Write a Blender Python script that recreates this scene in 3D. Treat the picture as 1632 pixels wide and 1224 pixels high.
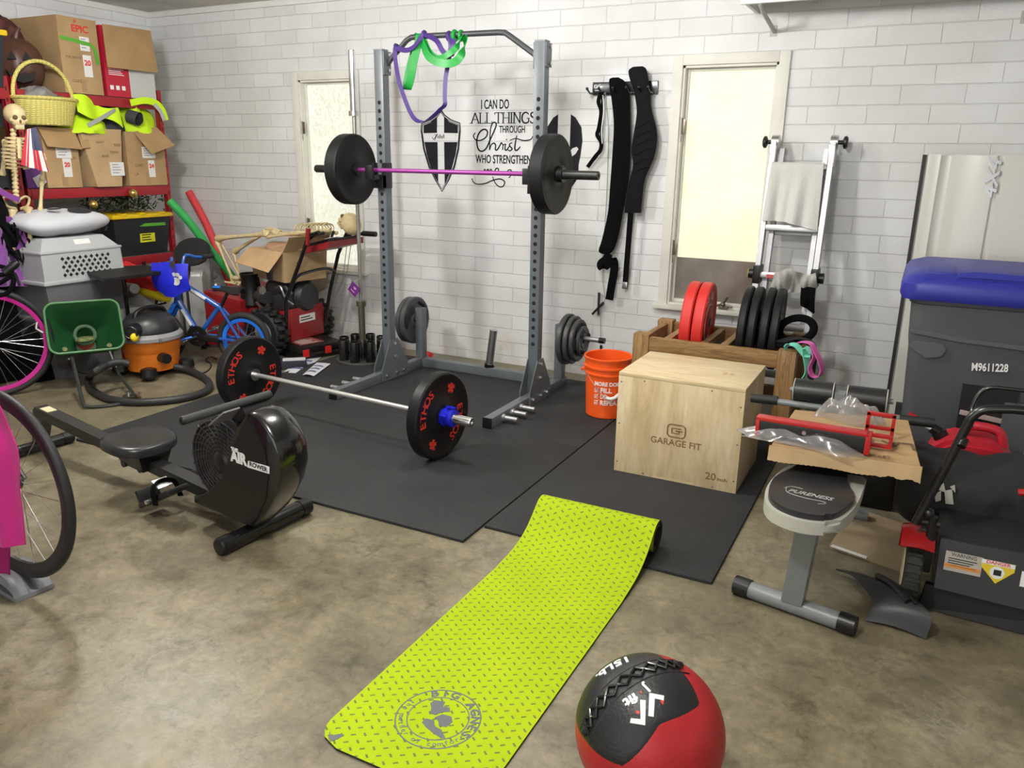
import bpy, bmesh, math, random
from math import sin, cos, pi, radians, sqrt, atan2
from mathutils import Vector, Matrix, Euler
random.seed(7)
for o in list(bpy.data.objects): bpy.data.objects.remove(o)
SC = bpy.context.scene
COL = SC.collection
V = Vector

# ------------------------------------------------------------------ camera, lights, exposure
cam_d = bpy.data.cameras.new('camera'); cam = bpy.data.objects.new('camera', cam_d); COL.objects.link(cam)
cam_d.sensor_fit = 'HORIZONTAL'; cam_d.sensor_width = 36.0; cam_d.lens = 36.0*1253.7/1632.0
cam_d.clip_start = 0.05; cam_d.clip_end = 60
def cam_matrix(yaw, pitch, roll, loc):
    f = V((-sin(yaw)*cos(pitch), cos(yaw)*cos(pitch), -sin(pitch)))
    r = V((cos(yaw), sin(yaw), 0)); u = r.cross(f)
    r2 = r*cos(roll)+u*sin(roll); u2 = -r*sin(roll)+u*cos(roll)
    M = Matrix((r2, u2, -f)).transposed().to_4x4(); M.translation = V(loc)
    return M
cam.matrix_world = cam_matrix(radians(27.054), radians(16.012), radians(0.896), (0, 0, 1.5))
SC.camera = cam
world = bpy.data.worlds.new('world'); SC.world = world; world.use_nodes = True
world.node_tree.nodes['Background'].inputs[0].default_value = (0.8, 0.87, 1.0, 1)
world.node_tree.nodes['Background'].inputs[1].default_value = 0.3
def area(name, loc, sx, sy, power, color, rot=(0, 0, 0)):
    d = bpy.data.lights.new(name, 'AREA'); d.shape = 'RECTANGLE'; d.size = sx; d.size_y = sy
    d.energy = power; d.color = color
    o = bpy.data.objects.new(name, d); COL.objects.link(o); o.location = loc; o.rotation_euler = rot
    return o
def bulb(name, loc, power, color=(1.0, 0.985, 0.955), rad=.11):
    d = bpy.data.lights.new(name, 'POINT'); d.energy = power; d.color = color; d.shadow_soft_size = rad
    o = bpy.data.objects.new(name, d); COL.objects.link(o); o.location = loc; return o
bulb('ceiling_bulb_near_rack', (-1.75, 3.2, 2.42), 85)
bulb('ceiling_bulb_near_door', (-1.0, 0.95, 2.42), 150)
bulb('ceiling_bulb_left', (-3.7, 2.6, 2.42), 150)
area('front_fill_panel', (-1.0, -2.2, 1.4), 5.0, 2.0, 60, (0.95, 0.98, 1.0), (radians(84), 0, 0))  # added fill light, unseen behind the camera; the front wall has no opening
vs = SC.view_settings
vs.view_transform = 'Standard'; vs.look = 'None'; vs.gamma = 1.0; vs.exposure = -0.3
vs.use_curve_mapping = False

# ------------------------------------------------------------------ materials
MATS = {}
def rgb(h):
    h = h.lstrip('#'); c = [int(h[i:i+2], 16)/255 for i in (0, 2, 4)]
    return tuple(x/12.92 if x <= .04045 else ((x+.055)/1.055)**2.4 for x in c)
def mat(name, col, rough=.5, metal=0.0, var=0.0, vscale=8.0, bump=0.0, bscale=60.0, coat=0.0, alpha=1.0, trans=0.0, sheen=0.0, spec=None):
    """plain procedural material: a base colour with a little noise variation and bump"""
    if name in MATS: return MATS[name]
    if isinstance(col, str): col = rgb(col)
    m = bpy.data.materials.new(name); m.use_nodes = True; nt = m.node_tree
    b = nt.nodes['Principled BSDF']
    b.inputs['Base Color'].default_value = (*col, 1); b.inputs['Roughness'].default_value = rough
    b.inputs['Metallic'].default_value = metal
    if coat: b.inputs['Coat Weight'].default_value = coat
    if trans: b.inputs['Transmission Weight'].default_value = trans
    if alpha < 1: b.inputs['Alpha'].default_value = alpha
    if spec is not None: b.inputs['Specular IOR Level'].default_value = spec
    if sheen: b.inputs['Sheen Weight'].default_value = sheen
    tc = None
    if var or bump:
        tc = nt.nodes.new('ShaderNodeTexCoord')
    if var:
        n = nt.nodes.new('ShaderNodeTexNoise'); n.inputs['Scale'].default_value = vscale; n.inputs['Detail'].default_value = 4
        nt.links.new(tc.outputs['Object'], n.inputs['Vector'])
        r = nt.nodes.new('ShaderNodeValToRGB'); r.color_ramp.elements[0].position = .3; r.color_ramp.elements[1].position = .7
        r.color_ramp.elements[0].color = (*[max(0, c*(1-var)) for c in col], 1)
        r.color_ramp.elements[1].color = (*[min(1, c*(1+var)) for c in col], 1)
        nt.links.new(n.outputs['Fac'], r.inputs['Fac']); nt.links.new(r.outputs['Color'], b.inputs['Base Color'])
    if bump:
        n2 = nt.nodes.new('ShaderNodeTexNoise'); n2.inputs['Scale'].default_value = bscale; n2.inputs['Detail'].default_value = 3
        nt.links.new(tc.outputs['Object'], n2.inputs['Vector'])
        bp = nt.nodes.new('ShaderNodeBump'); bp.inputs['Strength'].default_value = bump; bp.inputs['Distance'].default_value = .004
        nt.links.new(n2.outputs['Fac'], bp.inputs['Height']); nt.links.new(bp.outputs['Normal'], b.inputs['Normal'])
    MATS[name] = m
    return m
class NT:
    """small helper for wiring node materials"""
    def __init__(s, name, rough=.5):
        s.m = bpy.data.materials.new(name); s.m.use_nodes = True; s.t = s.m.node_tree
        s.b = s.t.nodes['Principled BSDF']; s.b.inputs['Roughness'].default_value = rough; MATS[name] = s.m
    def n(s, t, **kw):
        nd = s.t.nodes.new(t)
        for k, v in kw.items():
            if k in nd.inputs: nd.inputs[k].default_value = v
            else: setattr(nd, k, v)
        return nd
    def l(s, a, b): s.t.links.new(a, b)
    def math(s, op, a, b=None, c=None):
        nd = s.t.nodes.new('ShaderNodeMath'); nd.operation = op
        for i, x in enumerate((a, b, c)):
            if x is None: continue
            if isinstance(x, (int, float)): nd.inputs[i].default_value = x
            else: s.l(x, nd.inputs[i])
        return nd.outputs[0]
    def ramp(s, fac, stops):
        nd = s.t.nodes.new('ShaderNodeValToRGB'); e = nd.color_ramp.elements
        while len(e) < len(stops): e.new(.5)
        for i, (p, c) in enumerate(stops):
            e[i].position = p; e[i].color = (*c, 1) if len(c) == 3 else c
        s.l(fac, nd.inputs['Fac']); return nd.outputs['Color']
    def mix(s, fac, a, b, mode='MIX'):
        nd = s.t.nodes.new('ShaderNodeMix'); nd.data_type = 'RGBA'; nd.blend_type = mode
        for sock, x in ((nd.inputs[0], fac), (nd.inputs[6], a), (nd.inputs[7], b)):
            if isinstance(x, (int, float)): sock.default_value = x
            elif isinstance(x, tuple): sock.default_value = (*x, 1)
            else: s.l(x, sock)
        return nd.outputs[2]

def make_wall():
    k = NT('painted_block', .55)
    tc = k.n('ShaderNodeTexCoord'); sp = k.n('ShaderNodeSeparateXYZ'); k.l(tc.outputs['Object'], sp.inputs[0])
    def brick_vec(xs, ox):
        cb = k.n('ShaderNodeCombineXYZ')
        k.l(k.math('ADD', xs, ox), cb.inputs[0]); k.l(k.math('SUBTRACT', sp.outputs['Z'], 0.0645-0.1035), cb.inputs[1])
        return cb.outputs[0]
    geo = k.n('ShaderNodeNewGeometry'); sn = k.n('ShaderNodeSeparateXYZ'); k.l(geo.outputs['Normal'], sn.inputs[0])
    side = k.math('GREATER_THAN', k.math('ABSOLUTE', sn.outputs['X']), .7)
    hx = k.math('ADD', k.math('MULTIPLY', sp.outputs['X'], k.math('SUBTRACT', 1.0, side)), k.math('MULTIPLY', sp.outputs['Y'], side))
    # wobble so the courses are hand-laid
    nz = k.n('ShaderNodeTexNoise', Scale=9.0, Detail=3.0); k.l(tc.outputs['Object'], nz.inputs['Vector'])
    wob = k.n('ShaderNodeVectorMath', operation='SCALE'); k.l(nz.outputs['Color'], wob.inputs[0]); wob.inputs['Scale'].default_value = .008
    vec = k.n('ShaderNodeVectorMath', operation='ADD'); k.l(brick_vec(hx, 0.374+0.322*20), vec.inputs[0]); k.l(wob.outputs[0], vec.inputs[1])
    br = k.n('ShaderNodeTexBrick', offset=.5, offset_frequency=2, squash=1.0)
    for kk, vv in (('Scale', 1.0), ('Mortar Size', .0035), ('Mortar Smooth', .6), ('Bias', 0.0), ('Brick Width', .322), ('Row Height', .1035)): br.inputs[kk].default_value = vv
    k.l(vec.outputs[0], br.inputs['Vector'])
    br.inputs['Color1'].default_value = (.71, .715, .72, 1); br.inputs['Color2'].default_value = (.78, .785, .79, 1); br.inputs['Mortar'].default_value = (.74, .745, .75, 1)
    n1 = k.n('ShaderNodeTexNoise', Scale=2.2, Detail=5.0); k.l(tc.outputs['Object'], n1.inputs['Vector'])
    dirt = k.ramp(n1.outputs['Fac'], [(.35, (.90, .89, .86)), (.62, (1, 1, 1))])
    col = k.mix(1.0, br.outputs['Color'], dirt, 'MULTIPLY')
    # faint rusty water stains low on the wall
    n3 = k.n('ShaderNodeTexNoise', Scale=5.0, Detail=4.0); k.l(tc.outputs['Object'], n3.inputs['Vector'])
    low = k.ramp(sp.outputs['Z'], [(.05, (1, 1, 1)), (.5, (0, 0, 0))])
    st = k.math('MULTIPLY', k.ramp(n3.outputs['Fac'], [(.5, (0, 0, 0)), (.72, (1, 1, 1))]), low)
    col = k.mix(k.math('MULTIPLY', st, .55), col, (.55, .43, .33))
    k.l(col, k.b.inputs['Base Color'])
    n2 = k.n('ShaderNodeTexNoise', Scale=70.0, Detail=4.0); k.l(tc.outputs['Object'], n2.inputs['Vector'])
    h = k.math('ADD', k.math('MULTIPLY', br.outputs['Fac'], -1.0), k.math('MULTIPLY', n2.outputs['Fac'], .45))
    bp = k.n('ShaderNodeBump', Strength=.8, Distance=.005); k.l(h, bp.inputs['Height']); k.l(bp.outputs['Normal'], k.b.inputs['Normal'])
    return k.m
def make_concrete():
    k = NT('concrete', .34)
    tc = k.n('ShaderNodeTexCoord'); O = tc.outputs['Object']
    a = k.n('ShaderNodeTexNoise', Scale=1.3, Detail=8.0, Roughness=.62); k.l(O, a.inputs['Vector'])
    b = k.n('ShaderNodeTexNoise', Scale=5.5, Detail=8.0, Roughness=.7, Distortion=.6); k.l(O, b.inputs['Vector'])
    c = k.n('ShaderNodeTexNoise', Scale=34.0, Detail=6.0, Roughness=.7); k.l(O, c.inputs['Vector'])
    base = k.ramp(a.outputs['Fac'], [(.30, (.10, .092, .068)), (.44, (.175, .152, .098)), (.56, (.23, .20, .135)), (.70, (.245, .23, .18))])
    mott = k.ramp(b.outputs['Fac'], [(.30, (.50, .49, .45)), (.46, (.86, .84, .80)), (.58, (1.04, 1.02, .98)), (.74, (1.35, 1.32, 1.24))])
    col = k.mix(.95, base, mott, 'MULTIPLY')
    e = k.n('ShaderNodeTexNoise', Scale=15.0, Detail=7.0, Roughness=.75, Distortion=.8); k.l(O, e.inputs['Vector'])
    blot = k.ramp(e.outputs['Fac'], [(.34, (.50, .49, .46)), (.46, (.95, .95, .94)), (.60, (1.05, 1.04, 1.02)), (.72, (1.45, 1.43, 1.36))])
    col = k.mix(.75, col, blot, 'MULTIPLY')
    fine = k.ramp(c.outputs['Fac'], [(.3, (.74, .74, .74)), (.7, (1.2, 1.2, 1.2))])
    col = k.mix(.8, col, fine, 'MULTIPLY')
    vo = k.n('ShaderNodeTexVoronoi', Scale=7.0, feature='DISTANCE_TO_EDGE'); 
    wv = k.n('ShaderNodeVectorMath', operation='ADD'); k.l(O, wv.inputs[0]); ws = k.n('ShaderNodeVectorMath', operation='SCALE'); k.l(b.outputs['Color'], ws.inputs[0]); ws.inputs['Scale'].default_value = .35; k.l(ws.outputs[0], wv.inputs[1]); k.l(wv.outputs[0], vo.inputs['Vector'])
    veins = k.ramp(vo.outputs['Distance'], [(.0, (1, 1, 1)), (.05, (0, 0, 0))])
    patch = k.ramp(a.outputs['Fac'], [(.5, (0, 0, 0)), (.62, (1, 1, 1))])
    col = k.mix(k.math('MULTIPLY', k.math('MULTIPLY', veins, patch), .4), col, (.34, .32, .27))
    d = k.n('ShaderNodeTexNoise', Scale=2.6, Detail=5.0, Distortion=.4); mp = k.n('ShaderNodeMapping'); mp.inputs['Location'].default_value = (3.1, 7.7, 0); k.l(O, mp.inputs[0]); k.l(mp.outputs[0], d.inputs['Vector'])
    oil = k.ramp(d.outputs['Fac'], [(.60, (0, 0, 0)), (.70, (1, 1, 1))])
    col = k.mix(k.math('MULTIPLY', oil, .5), col, (.07, .06, .042))
    k.l(col, k.b.inputs['Base Color'])
    k.l(k.ramp(b.outputs['Fac'], [(.3, (.30, .30, .30)), (.7, (.52, .52, .52))]), k.b.inputs['Roughness'])
    bp = k.n('ShaderNodeBump', Strength=.22, Distance=.004); k.l(c.outputs['Fac'], bp.inputs['Height']); k.l(bp.outputs['Normal'], k.b.inputs['Normal'])
    return k.m
def make_ceiling():
    k = NT('ceiling_paint', .8); tc = k.n('ShaderNodeTexCoord')
    a = k.n('ShaderNodeTexNoise', Scale=1.5, Detail=5.0); k.l(tc.outputs['Object'], a.inputs['Vector'])
    k.l(k.ramp(a.outputs['Fac'], [(.35, (.46, .44, .40)), (.6, (.66, .64, .59))]), k.b.inputs['Base Color']); return k.m
def make_rubber():
    k = NT('mat_rubber', .7); k.b.inputs['Specular IOR Level'].default_value = .3; tc = k.n('ShaderNodeTexCoord')
    a = k.n('ShaderNodeTexNoise', Scale=420.0, Detail=2.0); k.l(tc.outputs['Object'], a.inputs['Vector'])
    b = k.n('ShaderNodeTexNoise', Scale=2.2, Detail=6.0); k.l(tc.outputs['Object'], b.inputs['Vector'])
    c1 = k.ramp(a.outputs['Fac'], [(.40, (.018, .018, .019)), (.70, (.043, .043, .045))])
    c2 = k.ramp(b.outputs['Fac'], [(.35, (.85, .85, .85)), (.7, (1.2, 1.2, 1.18))])
    k.l(k.mix(1.0, c1, c2, 'MULTIPLY'), k.b.inputs['Base Color'])
    bp = k.n('ShaderNodeBump', Strength=.25, Distance=.002); k.l(a.outputs['Fac'], bp.inputs['Height']); k.l(bp.outputs['Normal'], k.b.inputs['Normal']); return k.m
def make_wood(name, c1, c2, c3, scale, axis, rough=.5, stretch=12.0, dist=3.0):
    k = NT(name, rough); tc = k.n('ShaderNodeTexCoord'); mp = k.n('ShaderNodeMapping')
    s = [stretch]*3; s[axis] = 1.0
    mp.inputs['Scale'].default_value = s; k.l(tc.outputs['Object'], mp.inputs[0])
    a = k.n('ShaderNodeTexNoise', Scale=scale, Detail=6.0, Roughness=.62, Distortion=dist); k.l(mp.outputs[0], a.inputs['Vector'])
    f = k.n('ShaderNodeTexNoise', Scale=scale*9, Detail=3.0); k.l(mp.outputs[0], f.inputs['Vector'])
    col = k.ramp(a.outputs['Fac'], [(.3, c1), (.5, c2), (.68, c3)])
    fi = k.ramp(f.outputs['Fac'], [(.3, (.88, .88, .88)), (.7, (1.08, 1.08, 1.08))])
    k.l(k.mix(.8, col, fi, 'MULTIPLY'), k.b.inputs['Base Color'])
    bp = k.n('ShaderNodeBump', Strength=.12, Distance=.002); k.l(f.outputs['Fac'], bp.inputs['Height']); k.l(bp.outputs['Normal'], k.b.inputs['Normal']); return k.m
def make_card(name, c):
    k = NT(name, .8); tc = k.n('ShaderNodeTexCoord')
    w = k.n('ShaderNodeTexNoise', Scale=6.0, Detail=6.0); k.l(tc.outputs['Object'], w.inputs['Vector'])
    k.l(k.ramp(w.outputs['Fac'], [(.3, tuple(x*.86 for x in c)), (.7, tuple(min(1, x*1.1) for x in c))]), k.b.inputs['Base Color'])
    n = k.n('ShaderNodeTexNoise', Scale=45.0, Detail=3.0); k.l(tc.outputs['Object'], n.inputs['Vector'])
    bp = k.n('ShaderNodeBump', Strength=.15, Distance=.003); k.l(n.outputs['Fac'], bp.inputs['Height']); k.l(bp.outputs['Normal'], k.b.inputs['Normal']); return k.m
def make_yoga():
    """lime mat top printed with rows of small slanted dashes (uses the uv = metres along the mat)"""
    k = NT('lime_mat', .8); k.b.inputs['Specular IOR Level'].default_value = .2; uv = k.n('ShaderNodeUVMap'); sp = k.n('ShaderNodeSeparateXYZ'); k.l(uv.outputs[0], sp.inputs[0])
    cu, cv = .0265, .0310
    U = k.math('DIVIDE', sp.outputs[0], cu); Vv = k.math('DIVIDE', sp.outputs[1], cv)
    col_i = k.math('FLOOR', U); par = k.math('MODULO', col_i, 2.0)
    Vs = k.math('ADD', Vv, k.math('MULTIPLY', par, .5))
    fu = k.math('SUBTRACT', k.math('SUBTRACT', U, col_i), .5); fv = k.math('SUBTRACT', k.math('FRACT', Vs), .5)
    du = k.math('MULTIPLY', fu, cu); dv = k.math('MULTIPLY', fv, cv)
    sgn = k.math('SUBTRACT', k.math('MULTIPLY', par, 2.0), 1.0)
    # slanted dash: long axis turned +-35 degrees from the mat's length
    a = radians(52); ca, sa = cos(a), sin(a)
    sdu = k.math('MULTIPLY', du, sgn)
    along = k.math('ADD', k.math('MULTIPLY', sdu, sa), k.math('MULTIPLY', dv, ca))
    across = k.math('SUBTRACT', k.math('MULTIPLY', sdu, ca), k.math('MULTIPLY', dv, sa))
    m = k.math('MULTIPLY', k.math('LESS_THAN', k.math('ABSOLUTE', along), .0070), k.math('LESS_THAN', k.math('ABSOLUTE', across), .0029))
    n = k.n('ShaderNodeTexNoise', Scale=3.0, Detail=5.0); tc = k.n('ShaderNodeTexCoord'); k.l(tc.outputs['Object'], n.inputs['Vector'])
    base = k.ramp(n.outputs['Fac'], [(.35, (.335, .455, .004)), (.7, (.40, .515, .007))])
    k.l(k.mix(k.math('MULTIPLY', m, .9), base, (.10, .13, .05)), k.b.inputs['Base Color'])
    bp = k.n('ShaderNodeBump', Strength=.3, Distance=-.001); k.l(m, bp.inputs['Height']); k.l(bp.outputs['Normal'], k.b.inputs['Normal']); return k.m
def make_pane(name, c1, c2, strength, scale):
    k = NT(name, .25); tc = k.n('ShaderNodeTexCoord')
    v = k.n('ShaderNodeTexVoronoi', Scale=scale); k.l(tc.outputs['Object'], v.inputs['Vector'])
    n = k.n('ShaderNodeTexNoise', Scale=2.2, Detail=2.0); k.l(tc.outputs['Object'], n.inputs['Vector'])
    col = k.mix(k.ramp(n.outputs['Fac'], [(.35, (0, 0, 0)), (.65, (1, 1, 1))]), c1, c2)
    tint = k.ramp(v.outputs['Distance'], [(.0, (1, 1, 1)), (.45, (.90, .90, .88)), (.75, (.66, .66, .62))])
    col = k.mix(1.0, col, tint, 'MULTIPLY')
    k.b.inputs['Base Color'].default_value = (.3, .3, .28, 1)
    k.l(col, k.b.inputs['Emission Color']); k.b.inputs['Emission Strength'].default_value = strength
    bp = k.n('ShaderNodeBump', Strength=.4, Distance=.003); k.l(v.outputs['Distance'], bp.inputs['Height']); k.l(bp.outputs['Normal'], k.b.inputs['Normal']); return k.m
def make_wicker(name, c):
    k = NT(name, .6); tc = k.n('ShaderNodeTexCoord')
    w = k.n('ShaderNodeTexWave', wave_type='BANDS', bands_direction='Z', Scale=26.0, Distortion=1.5); k.l(tc.outputs['Object'], w.inputs['Vector'])
    w2 = k.n('ShaderNodeTexWave', wave_type='BANDS', bands_direction='Y', Scale=12.0, Distortion=.5); k.l(tc.outputs['Object'], w2.inputs['Vector'])
    h = k.math('MULTIPLY', w.outputs['Fac'], w2.outputs['Fac'])
    k.l(k.ramp(h, [(.0, tuple(x*.62 for x in c)), (.5, c)]), k.b.inputs['Base Color'])
    bp = k.n('ShaderNodeBump', Strength=.8, Distance=.005); k.l(h, bp.inputs['Height']); k.l(bp.outputs['Normal'], k.b.inputs['Normal']); return k.m

WALL = make_wall(); CONC = make_concrete(); CEIL = make_ceiling(); RUBBER = make_rubber(); YOGA = make_yoga()
PLY = make_wood('birch_plywood', (.50, .36, .19), (.66, .52, .31), (.74, .61, .40), 1.3, 2, .5, 5.0, 1.5)
PLYTOP = make_wood('birch_plywood_top', (.52, .38, .20), (.68, .54, .33), (.76, .63, .42), 1.3, 0, .5, 5.0, 1.5)
LUMBER = make_wood('stained_lumber', (.12, .062, .020), (.26, .145, .050), (.36, .215, .085), 3.0, 0, .55)
LUMBERZ = make_wood('stained_lumber_upright', (.12, .062, .020), (.27, .15, .052), (.38, .225, .09), 3.0, 2, .55)
CARD = make_card('cardboard', (.40, .26, .125)); CARD2 = make_card('cardboard_pale', (.46, .315, .165)); CARDIN = make_card('cardboard_flap', (.37, .235, .105))
WICK = make_wicker('yellow_wicker', (.90, .79, .22))
CREAM = mat('cream_trim', (.70, .685, .62), .5, var=.06, vscale=6)
WHITE = mat('white_paint', (.78, .78, .76), .5, var=.04)
BLACKP = mat('black_plastic', (.006, .006, .0065), .38)
BLACKM = mat('black_metal', (.006, .006, .0065), .26, coat=.4)
BLACKR = mat('black_rubber', (.010, .010, .0105), .6, bump=.2, bscale=120)
BLACKF = mat('black_fabric', (.0035, .0035, .004), .95, bump=.4, bscale=300, spec=.1)
BLACKV = mat('black_vinyl', (.011, .011, .012), .36, bump=.12, bscale=160)
VINYLINK = mat('wall_black_paint', (.014, .014, .017), .7, spec=.15, var=.3, vscale=12)
GREYM = mat('grey_rack_paint', (.115, .128, .140), .36, var=.08, vscale=6)
STEEL = mat('steel', (.62, .62, .63), .28, metal=1.0)
CHROME = mat('chrome', (.80, .80, .82), .12, metal=1.0)
DARKST = mat('dark_steel', (.10, .10, .105), .35, metal=.8)
ALU = mat('aluminium', (.42, .42, .43), .42, metal=.85, var=.06, vscale=20)
IRON = mat('cast_iron_grey', (.055, .057, .06), .42, var=.15, vscale=15, bump=.15, bscale=90)
RED = mat('red_plastic', (.55, .018, .014), .38)
REDP = mat('red_paint', (.42, .012, .012), .33)
REDSHELF = mat('red_shelf_paint', (.30, .010, .018), .4)
WHITEPR = mat('white_print', (.80, .80, .80), .5)
REDPR = mat('red_print', (.62, .035, .02), .5)

# ------------------------------------------------------------------ geometry helpers
def rotm(e): return Euler([radians(a) for a in e]).to_matrix().to_4x4()
def frame(o, ex, ey=None, ez=None):
    """matrix with origin o and axes ex, ey, ez (z = ex x ey)"""
    ex = V(ex).normalized(); ey = V(ey); ey = (ey-ex*ey.dot(ex)).normalized(); ez = ex.cross(ey)
    M = Matrix((ex, ey, ez)).transposed().to_4x4(); M.translation = V(o); return M
class MB:
    """collects shapes; build() links them as one mesh. Coordinates are world ones unless loc=True."""
    def __init__(s, root=None, loc=False):
        s.bm = bmesh.new(); s.root = root
        s.T = Matrix() if (root is None or loc) else rootM(root).inverted()
        s.uv = None
    def add(s, verts, faces, M=None):
        T = s.T @ M if M is not None else s.T
        vs_ = [s.bm.verts.new(T @ V(v)) for v in verts]
        out = []
        for f in faces:
            try: out.append(s.bm.faces.new([vs_[i] for i in f]))
            except ValueError: pass
        return vs_, out
    def merge(s, b2, M=None):
        me = bpy.data.meshes.new('t'); b2.to_mesh(me); b2.free()
        s.add([v.co for v in me.vertices], [tuple(p.vertices) for p in me.polygons], M)
        bpy.data.meshes.remove(me); return s
    def box(s, c, d, rot=None, bev=0.0, M=None, seg=2):
        b = bmesh.new(); bmesh.ops.create_cube(b, size=1.0); bmesh.ops.scale(b, vec=V(d), verts=b.verts)
        if bev: bmesh.ops.bevel(b, geom=list(b.edges), offset=bev, segments=seg, profile=.6, affect='EDGES', clamp_overlap=True)
        T = Matrix.Translation(V(c))
        if rot: T = T @ rotm(rot)
        return s.merge(b, M @ T if M is not None else T)
    def bx(s, x0, x1, y0, y1, z0, z1, bev=0.0, M=None):
        return s.box(((x0+x1)/2, (y0+y1)/2, (z0+z1)/2), (abs(x1-x0), abs(y1-y0), abs(z1-z0)), None, bev, M)
    def hexa(s, p8, M=None):
        """box from 8 corners: bottom 4 then top 4, same order"""
        s.add(p8, [(3, 2, 1, 0), (4, 5, 6, 7), (0, 1, 5, 4), (1, 2, 6, 5), (2, 3, 7, 6), (3, 0, 4, 7)], M); return s
    def cyl(s, p0, p1, r, r1=None, n=20, M=None):
        return s.tube([p0, p1], [r, r if r1 is None else r1], n, M=M)
    def tube(s, pts, r, n=10, closed=False, M=None, caps=True, ell=None):
        pts = [V(p) for p in pts]; N = len(pts)
        rs = r if isinstance(r, (list, tuple)) else [r]*N
        vs_, fs = [], []; prev = None
        for i, p in enumerate(pts):
            if closed: t = pts[(i+1) % N]-pts[i-1]
            else: t = pts[min(i+1, N-1)]-pts[max(i-1, 0)]
            if t.length < 1e-9: t = V((0, 0, 1))
            t.normalize()
            if prev is None:
                a = V((0, 0, 1)) if abs(t.z) < .9 else V((1, 0, 0))
                x = t.cross(a).normalized()
            else: x = (prev-t*prev.dot(t)).normalized()
            prev = x; y = t.cross(x)
            ex, ey = ell or (1, 1)
            for j in range(n):
                a = 2*pi*j/n; vs_.append(p+(x*cos(a)*ex+y*sin(a)*ey)*rs[i])
        for i in range(N if closed else N-1):
            k = (i+1) % N
            for j in range(n):
                j2 = (j+1) % n; fs.append((i*n+j, i*n+j2, k*n+j2, k*n+j))
        if caps and not closed:
            fs.append(tuple(reversed(range(n)))); fs.append(tuple((N-1)*n+j for j in range(n)))
        s.add(vs_, fs, M); return s
    def lathe(s, prof, c=(0, 0, 0), axis=(0, 0, 1), n=32, M=None, closed=False, arc=None):
        """profile of (radius, height along axis)"""
        ax = V(axis).normalized(); a = V((0, 0, 1)) if abs(ax.z) < .9 else V((1, 0, 0))
        x = ax.cross(a).normalized(); y = ax.cross(x); c = V(c); vs_, fs = [], []
        for r, h in prof:
            for j in range(n):
                t = 2*pi*j/n; vs_.append(c+ax*h+(x*cos(t)+y*sin(t))*max(r, 1e-5))
        K = len(prof)
        for i in range(K if closed else K-1):
            k = (i+1) % K
            for j in range(n):
                j2 = (j+1) % n; fs.append((i*n+j, i*n+j2, k*n+j2, k*n+j))
        if not closed:
            if prof[0][0] > 1e-4: fs.append(tuple(reversed(range(n))))
            if prof[-1][0] > 1e-4: fs.append(tuple((K-1)*n+j for j in range(n)))
        s.add(vs_, fs, M); return s
    def prism(s, poly, o, ex, ey, t, bev=0.0, M=None):
        """flat polygon in the plane (o, ex, ey) given thickness t along ex x ey"""
        F = frame(o, ex, ey); b = bmesh.new()
        lo = [b.verts.new((p[0], p[1], 0)) for p in poly]; hi = [b.verts.new((p[0], p[1], t)) for p in poly]
        n = len(poly)
        b.faces.new(list(reversed(lo))); b.faces.new(hi)
        for i in range(n): b.faces.new((lo[i], lo[(i+1) % n], hi[(i+1) % n], hi[i]))
        if bev:
            es = [e for e in b.edges if abs(e.verts[0].co.z-e.verts[1].co.z) < 1e-6]
            bmesh.ops.bevel(b, geom=es, offset=bev, segments=2, affect='EDGES', clamp_overlap=True)
        return s.merge(b, M @ F if M is not None else F)
    def sphere(s, c, r, n=16, M=None, rot=None):
        b = bmesh.new(); bmesh.ops.create_uvsphere(b, u_segments=n, v_segments=max(6, n*2//3), radius=1)
        r = r if isinstance(r, (list, tuple)) else (r, r, r)
        T = Matrix.Translation(V(c)) @ (rotm(rot) if rot else Matrix()) @ Matrix.Diagonal((*r, 1))
        return s.merge(b, M @ T if M is not None else T)
    def torus(s, c, axis, R, r, n=32, m=8, M=None, ell=None):
        pts = []; ax = V(axis).normalized(); a = V((0, 0, 1)) if abs(ax.z) < .9 else V((1, 0, 0)); x = ax.cross(a).normalized(); y = ax.cross(x)
        for j in range(n):
            t = 2*pi*j/n; pts.append(V(c)+(x*cos(t)+y*sin(t))*R)
        return s.tube(pts, r, m, closed=True, M=M, ell=ell)
    def grid(s, f, nu, nv, th=0.0, M=None, off=None):
        """surface f(u,v), u,v in 0..1; thickness th added against the surface normal"""
        P = [[V(f(i/nu, j/nv)) for j in range(nv+1)] for i in range(nu+1)]
        vs_ = [P[i][j] for i in range(nu+1) for j in range(nv+1)]; W = nv+1
        fs = [(i*W+j, (i+1)*W+j, (i+1)*W+j+1, i*W+j+1) for i in range(nu) for j in range(nv)]
        if th:
            K = len(vs_); nn = []
            for i in range(nu+1):
                for j in range(nv+1):
                    a = P[min(i+1, nu)][j]-P[max(i-1, 0)][j]; b = P[i][min(j+1, nv)]-P[i][max(j-1, 0)]
                    c = a.cross(b); nn.append(c.normalized() if c.length > 1e-12 else V((0, 0, 1)))
            vs_ = vs_+[v-n*th for v, n in zip(vs_, nn)]
            fs = fs+[tuple(K+q for q in reversed(f_)) for f_ in fs]
            ring = [i*W for i in range(nu+1)]+[nu*W+j for j in range(1, W)]+[i*W+nv for i in range(nu-1, -1, -1)]+[j for j in range(nv-1, 0, -1)]
            for a, b in zip(ring, ring[1:]+ring[:1]): fs.append((a, a+K, b+K, b)[::-1])
        s.add(vs_, fs, M); return s
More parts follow.
